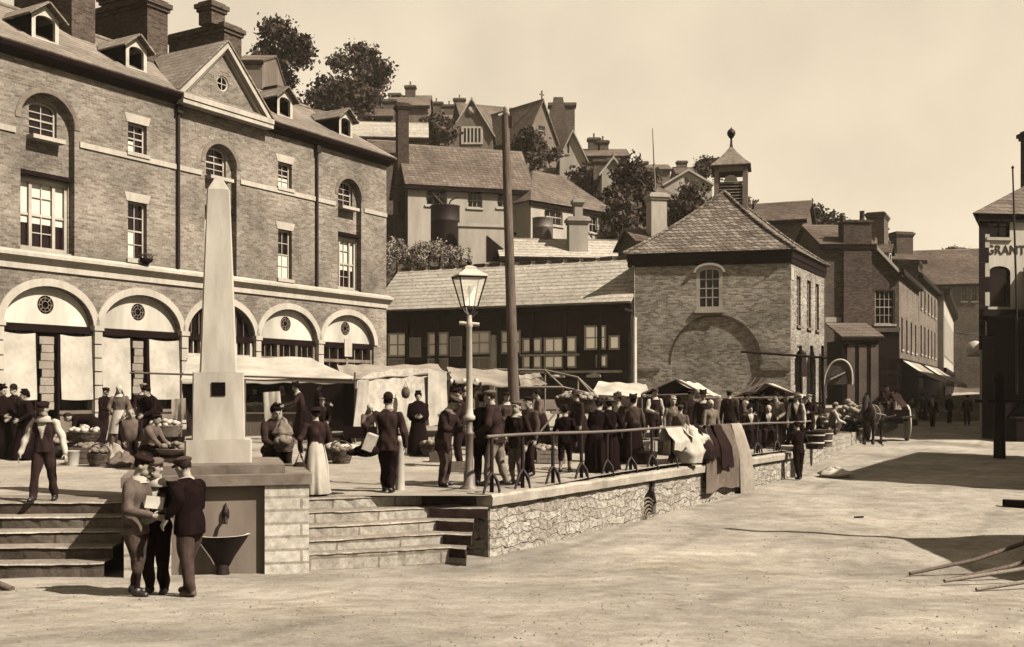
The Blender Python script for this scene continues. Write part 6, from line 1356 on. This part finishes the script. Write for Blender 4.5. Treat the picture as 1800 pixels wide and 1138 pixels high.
# vegetable heap and boxes right of the pole
for i, (x, d_, r_, lab) in enumerate(((968, 28.0, .42, 'wide basket of greens right of the boys at the railing'), (1004, 29.0, .45, 'basket heaped with pale flowers, left of the white awning'), (1030, 28.2, .45, 'basket heaped with cabbages, below the white awning'), (1052, 30.0, .4, 'basket of greens pushed under the white awning counter'))):
    basket(lab, x, d_, None, r_, .3, 'cabbage', z=gz(x, d_)+(.95 if i in (1, 2) else 0))
b = empty('trestle_table', (X(1018, 28.6), 28.6, gz(1018, 28.6)), 'trestle table carrying the heaped flower and cabbage baskets', 'table'); MB().box(-.75, .75, -.5, .5, .88, .945).build('table_top', 'pale timber', b)
for s in (-1, 1):
    for q in (-1, 1): MB().tube([(s*.6, q*.4, 0), (s*.55, q*.1, .88)], .03, 6).build('leg', 'pale timber', b)
b = empty('plank', (X(955, 25), 25, gz(955, 25)), 'long pale plank propped up slantwise behind the railing', 'plank'); MB().solid([(-.45, -.06, .15), (.35, .0, 1.15), (.35, .12, 1.15), (-.45, .06, .15)], .04).build('board', 'pale timber', b); MB().box(-.5, -.2, -.2, .2, 0, .14).build('block', 'mid timber', b)
for i, (x, d_, lab) in enumerate(((940, 24.4, 'low dark crate beside the propped plank'), (968, 23.6, 'low crate of pale goods left of the boy in the round hat'), (1128, 25.2, 'pale box behind the third railing post group'), (1150, 26.5, 'white topped box under the girl in the white bonnet'))): crate(lab, x, d_, .6, .45, .28+.12*(i > 1), ['dark paint', 'crate wood', 'white cloth', 'light cloth'][i], .2*i-.2, fill=['light cloth', 'cabbage', None, None][i])
basket('dark round basket on the paving behind the railing, under the white box', 1132, 23.4, None, .3, .25, None, 'brown cloth', z=gz(1132, 23.4))
sack('big round white bundle leaning behind the white cloths of the railing', 1209, 24.0, .32, .75, 'canvas', seed=21); sack('dark tent-shaped bundle between the white bundle and the grey blanket', 1226, 24.6, .38, .75, 'dark cloth', seed=22)
for i, (x, d_, lab) in enumerate(((1432, 31.4, 'dark iron tub with pale rim, nearest the wall pier'), (1447, 32.8, 'wooden tub behind the dark iron tub'))):
    b = empty('tub', (X(x, d_), d_, gz(x, d_)), lab, 'tub', 'tubs by the wall pier'); MB().lathe([(.24, 0), (.3, .5), (.32, .52), (.28, .52), (.22, .06)], n=18).build('staves', ['iron', 'mid timber'][i], b); MB().lathe([(.265, .15), (.275, .15), (.278, .2), (.268, .2)], n=18).lathe([(.29, .38), (.3, .38), (.303, .42), (.293, .42)], n=18).build('hoop', 'cream paint', b)
# pile of pale goods at the end of the wall
sack('scattered heap of white rags on the road edge beside the wall pier', 1466, 30.2, .42, .26, 'white cloth', z=sz(30.2), seed=25, name='rag_heap', cat='rags')
# half round wicker hurdle
b = empty('wicker_hurdle', P(1450, 676, 46), 'large half round wicker panel with a pale rim, beside the market hall corner', 'hurdle'); n = 18
pr = [(.58*math.cos(t)+.1*math.sin(t), 1.05*math.sin(t)**.8) for t in [math.pi*i/n for i in range(n+1)]]
MB().prism(pr, 0, .06).build('weave', 'wicker', b); MB().tube([(x, .0, z) for x, z in pr], .045, 6).build('rim', 'cream paint', b); MB().tube([(-.3, -.05, .2), (.3, -.05, .5)], .035, 6).build('strut', 'cream paint', b); b.rotation_euler = (0, 0, -.25); b.location.x += .55
b = empty('ladder_frame', P(1432, 720, 44), 'dark upright timber frame against the lit side of the market hall', 'frame')
mb = MB()
for x in (-.55, -.1, .35): mb.tube([(x, 0, -.3), (x, .1, 2.6)], .06, 6)
mb.tube([(-3.0, 0, 2.35), (.5, 0, 2.1)], .05, 6).box(-.5, .3, -.03, .05, .2, .3).build('timbers', 'dark paint', b)

# ================================================================ horse and carts
def wheel(mb_p, c, r, ax, name='wheel', n=12, m='pale timber', th=.05):
    M = Matrix.Translation(c)@(Matrix.Rotation(math.pi/2, 4, 'Y') if ax == 'x' else Matrix.Rotation(math.pi/2, 4, 'X'))
    o = MB().lathe([(r*.9, -th), (r, -th), (r, th), (r*.9, th), (r*.9, -th)], n=28, M=M).build(name, m, mb_p)
    s = MB()
    for k in range(n): a = 2*math.pi*k/n; s.tube([(r*.1*math.cos(a), r*.1*math.sin(a), 0), (r*.92*math.cos(a), r*.92*math.sin(a), 0)], .028, 5, M=M)
    s.lathe([(.02, -.14), (r*.13, -.13), (r*.15, 0), (r*.13, .13), (.02, .14)], n=12, M=M); s.build('spoke', m, o); return o
hd_ = 42.4; hx = X(1533, hd_); hz0 = sz(hd_)
hr_ = empty('horse', (hx, hd_, hz0), 'dark harnessed horse with a pale blaze standing in the shafts of the loaded cart', 'horse', rz=math.radians(-32))
hb2 = MB()
def hseg(pts, rs): hb2.tube(pts, rs, 12)
hb2.loft([[(rx*math.cos(t), y, z+rz_*math.sin(t)) for t in [2*math.pi*i/16 for i in range(16)]] for y, z, rx, rz_ in ((-.72, 1.22, .1, .14), (-.66, 1.2, .21, .28), (-.45, 1.16, .27, .36), (-.1, 1.14, .29, .35), (.3, 1.17, .28, .31), (.62, 1.2, .29, .32), (.9, 1.2, .24, .29), (1.02, 1.18, .1, .15))])
hseg([(0, -.5, 1.3), (0, -.78, 1.55), (.02, -.98, 1.78), (.03, -1.02, 1.84)], [.23, .18, .13, .1]); hseg([(.03, -.95, 1.86), (.03, -1.08, 1.78), (.03, -1.22, 1.55), (.03, -1.32, 1.36), (.03, -1.34, 1.3)], [.08, .13, .11, .075, .05])
for s in (-1, 1):
    hseg([(.03+s*.06, -.97, 1.88), (.03+s*.075, -.98, 2.02)], [.035, .012])
    hseg([(s*.15, -.48, 1.05), (s*.16, -.52, .82), (s*.155, -.5+s*.03, .55), (s*.15, -.48+s*.05, .2), (s*.15, -.53+s*.05, .09), (s*.15, -.56+s*.05, .0)], [.14, .1, .065, .048, .055, .075])
    hseg([(s*.16, .78, 1.1), (s*.17, .68, .85), (s*.165, .86, .58), (s*.16, .8, .25), (s*.16, .76, .1), (s*.16, .72, .0)], [.19, .14, .07, .05, .055, .075])
hseg([(0, 1.0, 1.3), (0, 1.14, 1.1), (0, 1.15, .7), (0, 1.12, .5)], [.05, .07, .07, .03])
me = bpy.data.meshes.new('tmp'); me.from_pydata(hb2.v, [], hb2.f); ob = bpy.data.objects.new('tmp', me); COL.objects.link(ob); q = ob.modifiers.new('r', 'REMESH'); q.mode = 'VOXEL'; q.voxel_size = .022; q = ob.modifiers.new('s', 'SMOOTH'); q.iterations = 5
em = bpy.data.meshes.new_from_object(ob.evaluated_get(bpy.context.evaluated_depsgraph_get())); bpy.data.objects.remove(ob); em.materials.clear(); em.materials.append(MATS['horse coat']); em.polygons.foreach_set('use_smooth', [True]*len(em.polygons)); em.name = 'body'
o = bpy.data.objects.new('body', em); COL.objects.link(o); o.parent = hr_
mb = MB()
for i in range(9): t = i/8; mb.ell((.02, lerp(-.62, -.92, t), lerp(1.62, 1.93, t)), (.05, .06, .1), 7, 5)
mb.build('mane', 'black cloth', hr_); MB().prism([(-.03, 1.42), (.09, 1.42), (.07, 1.75), (-.01, 1.75)], -1.34, -1.335, M=Matrix.Rotation(-.35, 4, 'X')@Matrix.Translation((0, -.32, -.42))).build('blaze', 'light cloth', hr_)
cl_ = MB(); cl_.tube([(.24*math.cos(t), -.58-.05*math.sin(t), 1.2+.36*math.sin(t)) for t in [2*math.pi*i/18 for i in range(19)]], .06, 7); cl_.build('collar', 'tan cloth', hr_)
hn = MB()
for s in (-1, 1): hn.tube([(s*.28, -.5, 1.2), (s*.3, .3, 1.15), (s*.3, .95, 1.1)], .025, 5); hn.tube([(s*.14, -1.05, 1.75), (s*.11, -1.28, 1.45)], .015, 5)
hn.tube([(.3*math.cos(t), .05, 1.15+.37*math.sin(t)) for t in [2*math.pi*i/16 for i in range(17)]], .03, 5); hn.tube([(.03+.1*math.cos(t), -1.26, 1.5+.08*math.sin(t)) for t in [2*math.pi*i/12 for i in range(13)]], .015, 5); hn.build('harness', 'pale timber', hr_)
ct = empty('horse_cart', (X(1561, 44.3), 44.3, sz(44.3)), 'two wheeled cart with a dark covered load, drawn by the dark horse', 'cart', rz=math.radians(-8))
MB().box(-.62, .62, -.9, 1.2, .82, .9).box(-.66, -.6, -.9, 1.2, .9, 1.3).box(.6, .66, -.9, 1.2, .9, 1.3).box(-.6, .6, -.94, -.88, .9, 1.3).build('body', 'dark paint', ct)
for s in (-1, 1): wheel(ct, (s*.78, .2, .74), .74, 'x', m='cream paint', th=.035); MB().tube([(s*.38, -.8, .95), (s*.36, -2.6, 1.05), (s*.34, -3.1, 1.12)], [.04, .035, .03], 6).build('shaft', 'pale timber', ct)
MB().tube([(-.8, .2, .74), (.8, .2, .74)], .04, 6).build('axle', 'iron', ct)
sack('dark tarpaulin heap on the horse cart behind the driver', 1572, 44.9, .6, .95, 'brown cloth', z=sz(44.9)+.92, seed=31); sack('white sack on the front of the horse cart beside the driver', 1577, 43.9, .26, .5, 'light cloth', z=sz(43.9)+.92, seed=32); sack('small white sack on the other side of the driver', 1549, 44.0, .2, .5, 'white cloth', z=sz(44)+.92, seed=33)
hc = empty('hand_cart', (X(1487, 43.2), 43.2, sz(43.2)), 'hand cart piled high with pale cabbages and boxes, left of the horse', 'cart')
MB().box(-.95, .95, -.6, .6, .62, .7).box(-.95, -.9, -.6, .6, .7, 1.0).box(.9, .95, -.6, .6, .7, 1.0).build('tray', 'mid timber', hc)
for s in (-1, 1): wheel(hc, (s*.2, s*.7, .48), .48, 'y', m='dark paint')
MB().tube([(.95, -.4, .68), (1.5, -.35, .95)], .035, 6).tube([(.95, .4, .68), (1.5, .35, .95)], .035, 6).build('handle', 'mid timber', hc)
mb = MB(); q = random.Random(3)
for i in range(90):
    x, y = q.uniform(-.9, .9), q.uniform(-.55, .55); s = q.uniform(.1, .17); mb.ell((x, y, .75+q.random()*(.95-.5*abs(x))*(1 if x > -.4 else .5)), (s, s*q.uniform(.7, 1), s*.75), 8, 5)
o = mb.build('load', 'cabbage', hc); o['kind'] = 'stuff'
for i, (x, d_, z_, lab) in enumerate(((1452, 41.5, 0, 'crate of pale goods at the left foot of the cabbage cart'), (1474, 41.2, 0, 'white topped crate in front of the cabbage cart'))): crate(lab, x, d_, .8, .55, .55, ['crate wood', 'light cloth', 'dark paint'][i], .15*i, z=sz(d_), fill=['cabbage', None, 'light cloth'][i])
basket('basket of white goods set on the front crates of the cabbage cart', 1463, 41.3, None, .35, .3, 'white cloth', z=sz(41.3)+.56)
# two carts resting on their shafts at the lower right
def rest_cart(label, tip, tip2, dd, rz, m):
    p = Vector((X(tip[0], dd), dd, 0)); r = empty('hand_cart', (p.x, p.y, sz(dd)), label, 'cart', 'carts resting on their shafts', rz)
    for s in (0, .62): MB().tube([(0, s, .03), (1.2, s, .14), (2.4, s+.02, .36), (3.2, s+.02, .56)], [.024, .03, .036, .04], 8).build('shaft', m, r)
    MB().box(2.2, 2.27, .0, .64, .36, .43).build('cross_bar', m, r)
    MB().box(3.2, 5.2, -.25, .9, .55, .63).box(3.2, 5.2, -.28, -.22, .63, 1.05).box(3.2, 5.2, .87, .93, .63, 1.05).box(5.15, 5.2, -.2, .85, .63, 1.0).build('body', m, r)
    for s in (-.4, 1.05): wheel(r, (4.2, s, .6), .6, 'y', m=m)
    return r
rest_cart('dark cart off the right edge with two dark shafts resting on the road', (1660, 0), 0, 14.35, math.radians(24), 'mid timber')
rest_cart('pale cart off the right edge with pale shafts resting on the road, nearer to us', (1716, 0), 0, 13.35, math.radians(14), 'pale timber')
b = empty('kerb_block', (X(1793, 24), 24, sz(24)), 'dark timber baulk lying at the right edge of the road', 'timber'); MB().box(-.35, 1.6, -.12, .12, 0, .16).build('baulk', 'dark paint', b); b.rotation_euler = (0, 0, -.5)
b = empty('stick', (X(6, 13.4), 13.4, sz(13.4)), 'end of a dark pole lying on the road at the lower left edge', 'pole'); MB().tube([(.15, -.1, .04), (-1.6, .6, .5)], .05, 7).build('pole_body', 'mid timber', b)
sn = [(1510, 912, .16), (1512, 943, .08), (1435, 1066, .12), (1620, 905, .08), (1345, 1035, .1)]
for i, (x, y, s) in enumerate(sn[:1]):
    d_ = dfeet(x, y, True); b = empty('stick', (X(x, d_), d_, sz(d_)+.01), 'short dark stick lying alone in the middle of the road', 'stick'); MB().tube([(-.1, 0, .02), (.1, .02, .025)], .018, 6).build('stick_body', 'dark paint', b)

# more sellers' goods around the left and the middle of the square
for x, d_, r_, fl, lab in ((104, 25.2, .3, 'cabbage', 'round basket of greens between the lad and the stout woman'), (174, 22.6, .24, 'light cloth', 'low basket of pale eggs in front of the dark wooden hamper'), (330, 23.2, .28, 'cabbage', 'basket of greens just behind the obelisk pedestal at its left'), (582, 24.2, .32, 'cabbage', 'basket of cabbages on the paving behind the girl in the striped skirt'), (600, 23.4, .25, 'light cloth', 'small basket of pale goods on the paving right of the cabbage basket'), (760, 25.4, .3, 'cabbage', 'basket of greens beside the woman in black with folded hands'), (664, 28.4, .34, 'light cloth', 'wide basket of pale goods before the patterned sheets'), (716, 28.8, .3, 'cabbage', 'basket of greens at the foot of the patterned sheets')):
    basket(lab, x, d_, None, r_, .26, fl, z=gz(x, d_), handle=r_ < .27)
person('woman in grey sitting low among baskets before the patterned sheets', 648, 28.6, 1.52, 20, 'grey cloth', skirt='grey cloth', sit=.34, hat='scarf', hatm='white cloth', lean=14, arms=((.0, .2, .24), (.0, .2, .24)))
person('old man sitting on a box at the edge of the white awning stall', 566, 30.5, 1.6, 10, 'dark cloth', tr='mid cloth', sit=.42, hatm='mid cloth', lean=14, arms=((.0, .2, .22), (.0, .2, .22)))
crate('box used as a seat by the old man at the white awning stall', 566, 30.6, .5, .4, .4, 'mid timber')
def wallx_inv(x):                                 # where the steps and the wall bound the road, at a given x
    if x < -5.6: return 14.6
    if x < -2.9: return 15.1
    if x < -.6: return 15.7
    return WY0-.3+max(0, x-WX0)*(WY1-WY0)/(WX1-WX0)
# ================================================================ trees and shrubs
def leaves(lobes, n, size, seed):
    r = np.random.RandomState(seed); w = np.array([l[3]*l[4]*l[5] for l in lobes])**.7; w /= w.sum()
    # clumps spread over the outer part of each lobe, leaves around each clump
    nc = max(8, n//22); k = r.choice(len(lobes), nc, p=w); L = np.array(lobes)
    v = r.normal(size=(nc, 3)); v /= np.linalg.norm(v, axis=1)[:, None]; rad = r.uniform(.25, 1.0, nc)**.5
    cc = L[k, :3]+v*rad[:, None]*L[k, 3:6]*r.uniform(.75, 1.25, (nc, 1))
    m = r.randint(0, nc, n); c = cc[m]+r.normal(size=(n, 3))*size*1.25*np.array([1, 1, .7])
    a = r.normal(size=(n, 3)); a /= np.linalg.norm(a, axis=1)[:, None]; b = np.cross(a, r.normal(size=(n, 3))); b /= np.linalg.norm(b, axis=1)[:, None]
    s = size*r.uniform(.35, 1.05, (n, 1)); q = np.stack([c-a*s, c+b*s*.55, c+a*s, c-b*s*.55], 1).reshape(-1, 3)
    mb = MB(); mb.v = [tuple(x) for x in q]; mb.f = [(4*i, 4*i+1, 4*i+2, 4*i+3) for i in range(n)]; mb.m = [0]*n; mb.sm = [False]*n
    return mb
def tree(name, label, base, h, lobes, n=2600, size=.3, mat='leaf dark', trunk=.25, group=None, cat='tree', seed=1):
    t = empty(name, base, label, cat, group); leaves(lobes, n, size, seed).build('crown', mat, t)
    mb = MB(); r = random.Random(seed); mb.tube([(0, 0, -2), (.1*trunk*3, 0, h*.25), (0, .1, h*.55)], [trunk*1.2, trunk, trunk*.6], 8)
    for l in lobes: mb.tube([(0, 0, h*.28), (l[0]*.5+r.uniform(-.3, .3), l[1]*.5, lerp(h*.35, l[2], .6)), (l[0], l[1], l[2])], [trunk*.5, trunk*.3, trunk*.1], 6)
    mb.build('trunk', 'bark', t); return t
def pxtree(name, label, cx, yb, yt, wpx, d, nl=7, seed=1, **k):
    b = P(cx, yb, d); h = (yb-yt)/F*d; w = wpx/2/F*d; r = random.Random(seed); lobes = [(0, 0, h*.55, w*.6, w*.6, h*.3)]
    for i in range(nl):
        t = (i+.5)/nl; a = r.uniform(0, 6.28); z = h*lerp(.22, .88, t); rr = w*(.75 if z < h*.6 else .75*(1-z/h)*2.4)
        s = w*r.uniform(.28, .45); lobes.append((rr*math.cos(a), rr*math.sin(a), z, s, s, s*.85))
    lobes.append((r.uniform(-.2, .2)*w, 0, h*.9, w*.25, w*.25, h*.1))
    return tree(name, label, b, h, lobes, seed=seed, **k)
tg = 'trees on the hillside'
pxtree('tree', 'dark round tree on the skyline just right of the terrace chimneys', 492, 165, 34, 100, 96, 9, 3, n=4200, size=.3, group=tg)
pxtree('tree', 'dark spreading tree on the skyline between the round tree and the far houses', 632, 165, 78, 104, 112, 9, 8, n=3200, size=.3, group=tg)
pxtree('bush', 'wide dark thicket on the skyline under the two trees behind the terrace dormers', 598, 215, 140, 130, 104, 9, 5, n=3600, size=.35, group=tg, cat='bush')
pxtree('bush', 'dark bushy tree against the gothic house behind the telegraph pole', 934, 300, 230, 80, 108, 8, 6, n=2600, size=.33, group=tg, cat='bush')
pxtree('tree', 'big dark tree at the right of the whitewashed houses', 1108, 445, 275, 96, 84, 11, 12, n=6500, size=.27, mat='leaf dark', group=tg)
pxtree('tree', 'lower dark tree between the whitewashed houses and the hall roof', 1092, 455, 350, 76, 78, 8, 13, n=3200, size=.25, mat='leaf mid', group=tg)
pxtree('tree', 'dark tree behind the pale chimney and the left hip of the hall roof', 1212, 425, 325, 90, 88, 9, 14, n=3600, size=.27, group=tg)
pxtree('tree', 'small tree on the skyline above the pale gabled cottage', 1238, 318, 278, 52, 125, 7, 15, n=1500, size=.3, group=tg)
pxtree('tree', 'rounded tree showing behind the pale gable right of the cupola', 1428, 430, 362, 56, 105, 7, 16, n=1800, size=.32, mat='leaf mid', group=tg)
pxtree('bush', 'light leafy bush in the garden left of the gothic house', 768, 262, 205, 66, 112, 6, 17, n=1800, size=.33, mat='leaf mid', group=tg, cat='bush')
pxtree('bush', 'pale garden bush below the gabled houses at mid hill', 1140, 350, 300, 60, 118, 6, 18, n=1500, size=.36, mat='leaf mid', group=tg, cat='bush')
pxtree('bush', 'small bush growing on the gap between shop roofs and stack', 1468, 415, 378, 44, 98, 6, 19, n=1000, size=.3, mat='leaf mid', group=tg, cat='bush')
pxtree('bush', 'far shrub on the skyline beyond the end of the street', 1684, 470, 440, 44, 140, 6, 20, n=800, size=.4, mat='leaf mid', group=tg, cat='bush')
pxtree('bush', 'dark shrubs below the house with two chimneys on mid hill', 1030, 345, 300, 60, 104, 6, 21, n=1600, size=.33, group=tg, cat='bush')
pxtree('bush', 'hillside bushes to the right of the pale gabled cottage', 1290, 400, 340, 90, 112, 7, 24, n=2200, size=.33, mat='leaf mid', group=tg, cat='bush')
# hedge above the shed's left end
hb_ = P(735, 462, 63.5); lob = [(-1.9+i*.62, (i % 3)*.3-.3, .45+.25*math.sin(i*1.7), .62, .6, .75) for i in range(8)]
hd = empty('hedge', hb_, 'light leafy hedge above the left end of the market shed roof', 'hedge'); leaves(lob, 6500, .1, 31).build('foliage', 'leaf light', hd)
mb = MB()
for i in range(8): mb.tube([(-1.9+i*.62, 0, -.6), (-1.8+i*.62, 0, .7)], .06, 5)
mb.build('stem', 'bark', hd)

# ---- loose grit and straw trodden into the road and the square
gr_ = np.random.RandomState(4); mb = MB()
for k in range(3800):
    if k < 2700: x, y = gr_.uniform(-9, 11), 8.5+abs(gr_.normal())*7; z = sz(y)+wob(x, y)
    else: x, y = gr_.uniform(-14, 4), gr_.uniform(17.6, 34); z = pzz(x, y)+.4*wob(x, y)*(1 if y > 18 else 0)
    if k < 2700 and (y > wallx_inv(x) or y > 30): continue
    if k >= 2700 and x > wallx(y)-.2: continue
    s = gr_.uniform(.005, .013)*(1.6 if gr_.rand() < .05 else 1); a = gr_.uniform(0, 3.14)
    if k % 5 == 0: c, q = math.cos(a)*s*4, math.sin(a)*s*4; mb.add([(x-c, y-q, z+.004), (x+c, y+q, z+.006), (x+c, y+q+.008, z+.012), (x-c, y-q+.008, z+.01)], [(0, 1, 2, 3)], 1)
    else: mb.add([(x-s, y-s*.7, z-.004), (x+s, y-s, z-.004), (x+s*.8, y+s, z-.004), (x-s, y+s*.8, z-.004), (x, y, z+s*.9)], [(0, 1, 4), (1, 2, 4), (2, 3, 4), (3, 0, 4)], 0)
gv = mb.build('loose_grit', ['weathered stone', 'pale timber']); gv['kind'] = 'stuff'

# ================================================================ sky, sun, camera
SAZ = math.atan2(.905, -.425); SEL = math.radians(46)
w = bpy.data.worlds.new('World'); sc.world = w; w.use_nodes = True; nt = w.node_tree
bg = nt.nodes['Background']; sk = nt.nodes.new('ShaderNodeTexSky'); sk.sky_type = 'NISHITA'; sk.sun_disc = False; sk.sun_elevation = SEL; sk.sun_rotation = SAZ; sk.dust_density = 3.0; sk.air_density = 1.2
bw = nt.nodes.new('ShaderNodeRGBToBW'); nt.links.new(sk.outputs[0], bw.inputs[0])
pw = nt.nodes.new('ShaderNodeMath'); pw.operation = 'POWER'; pw.inputs[1].default_value = .3; nt.links.new(bw.outputs[0], pw.inputs[0])
tc = nt.nodes.new('ShaderNodeTexCoord'); nz = nt.nodes.new('ShaderNodeTexNoise'); nz.inputs['Scale'].default_value = 5; nz.inputs['Detail'].default_value = 7
nt.links.new(tc.outputs['Generated'], nz.inputs['Vector'])
rm = nt.nodes.new('ShaderNodeMapRange'); rm.inputs['From Min'].default_value = .3; rm.inputs['From Max'].default_value = .7; rm.inputs['To Min'].default_value = .87; rm.inputs['To Max'].default_value = 1.16; nt.links.new(nz.outputs['Fac'], rm.inputs[0])
ml = nt.nodes.new('ShaderNodeMath'); ml.operation = 'MULTIPLY'; gm_ = nt.nodes.new('ShaderNodeMath'); gm_.operation = 'MULTIPLY'; gm_.inputs[1].default_value = SKYK; nt.links.new(pw.outputs[0], ml.inputs[0]); nt.links.new(rm.outputs[0], ml.inputs[1])
mx = nt.nodes.new('ShaderNodeMixRGB'); mx.blend_type = 'MULTIPLY'; mx.inputs[0].default_value = 1; mx.inputs[2].default_value = (1, .85, .635, 1); nt.links.new(ml.outputs[0], gm_.inputs[0]); nt.links.new(gm_.outputs[0], mx.inputs[1])
nt.links.new(mx.outputs[0], bg.inputs[0]); bg.inputs[1].default_value = .15
sl = bpy.data.lights.new('sun', 'SUN'); sl.energy = 5; sl.angle = math.radians(.5); sl.color = (1, .92, .8); so = bpy.data.objects.new('sun', sl); COL.objects.link(so)
dv = Vector((.905*math.cos(SEL), -.425*math.cos(SEL), math.sin(SEL))); so.rotation_euler = dv.to_track_quat('Z', 'Y').to_euler(); so.location = (30, -10, 40)
cam = bpy.data.cameras.new('camera'); co = bpy.data.objects.new('camera', cam); COL.objects.link(co); sc.camera = co
co.location = (0, 0, CZ); co.rotation_euler = (math.pi/2, 0, 0); cam.sensor_width = 36; cam.lens = 36*F/1800; cam.shift_y = (HY-569)/1800; cam.clip_end = 3000; cam.clip_start = .1
vs = sc.view_settings; vs.view_transform = 'Standard'; vs.look = 'None'; vs.exposure = 2.0; vs.gamma = 1; vs.use_curve_mapping = False
if HAZE:
    hz_ = MB().box(-200, 260, -80, 260, -9, 110).build('haze', []); hz_['kind'] = 'stuff'; hz_.display_type = 'WIRE'
    m = bpy.data.materials.new('haze'); m.use_nodes = True; n_ = m.node_tree.nodes; n_.remove(n_['Principled BSDF']); pv = n_.new('ShaderNodeVolumePrincipled'); pv.inputs['Density'].default_value = HAZE; pv.inputs['Color'].default_value = (1, .9, .7, 1)
    m.node_tree.links.new(pv.outputs[0], n_['Material Output'].inputs['Volume']); hz_.data.materials.append(m)
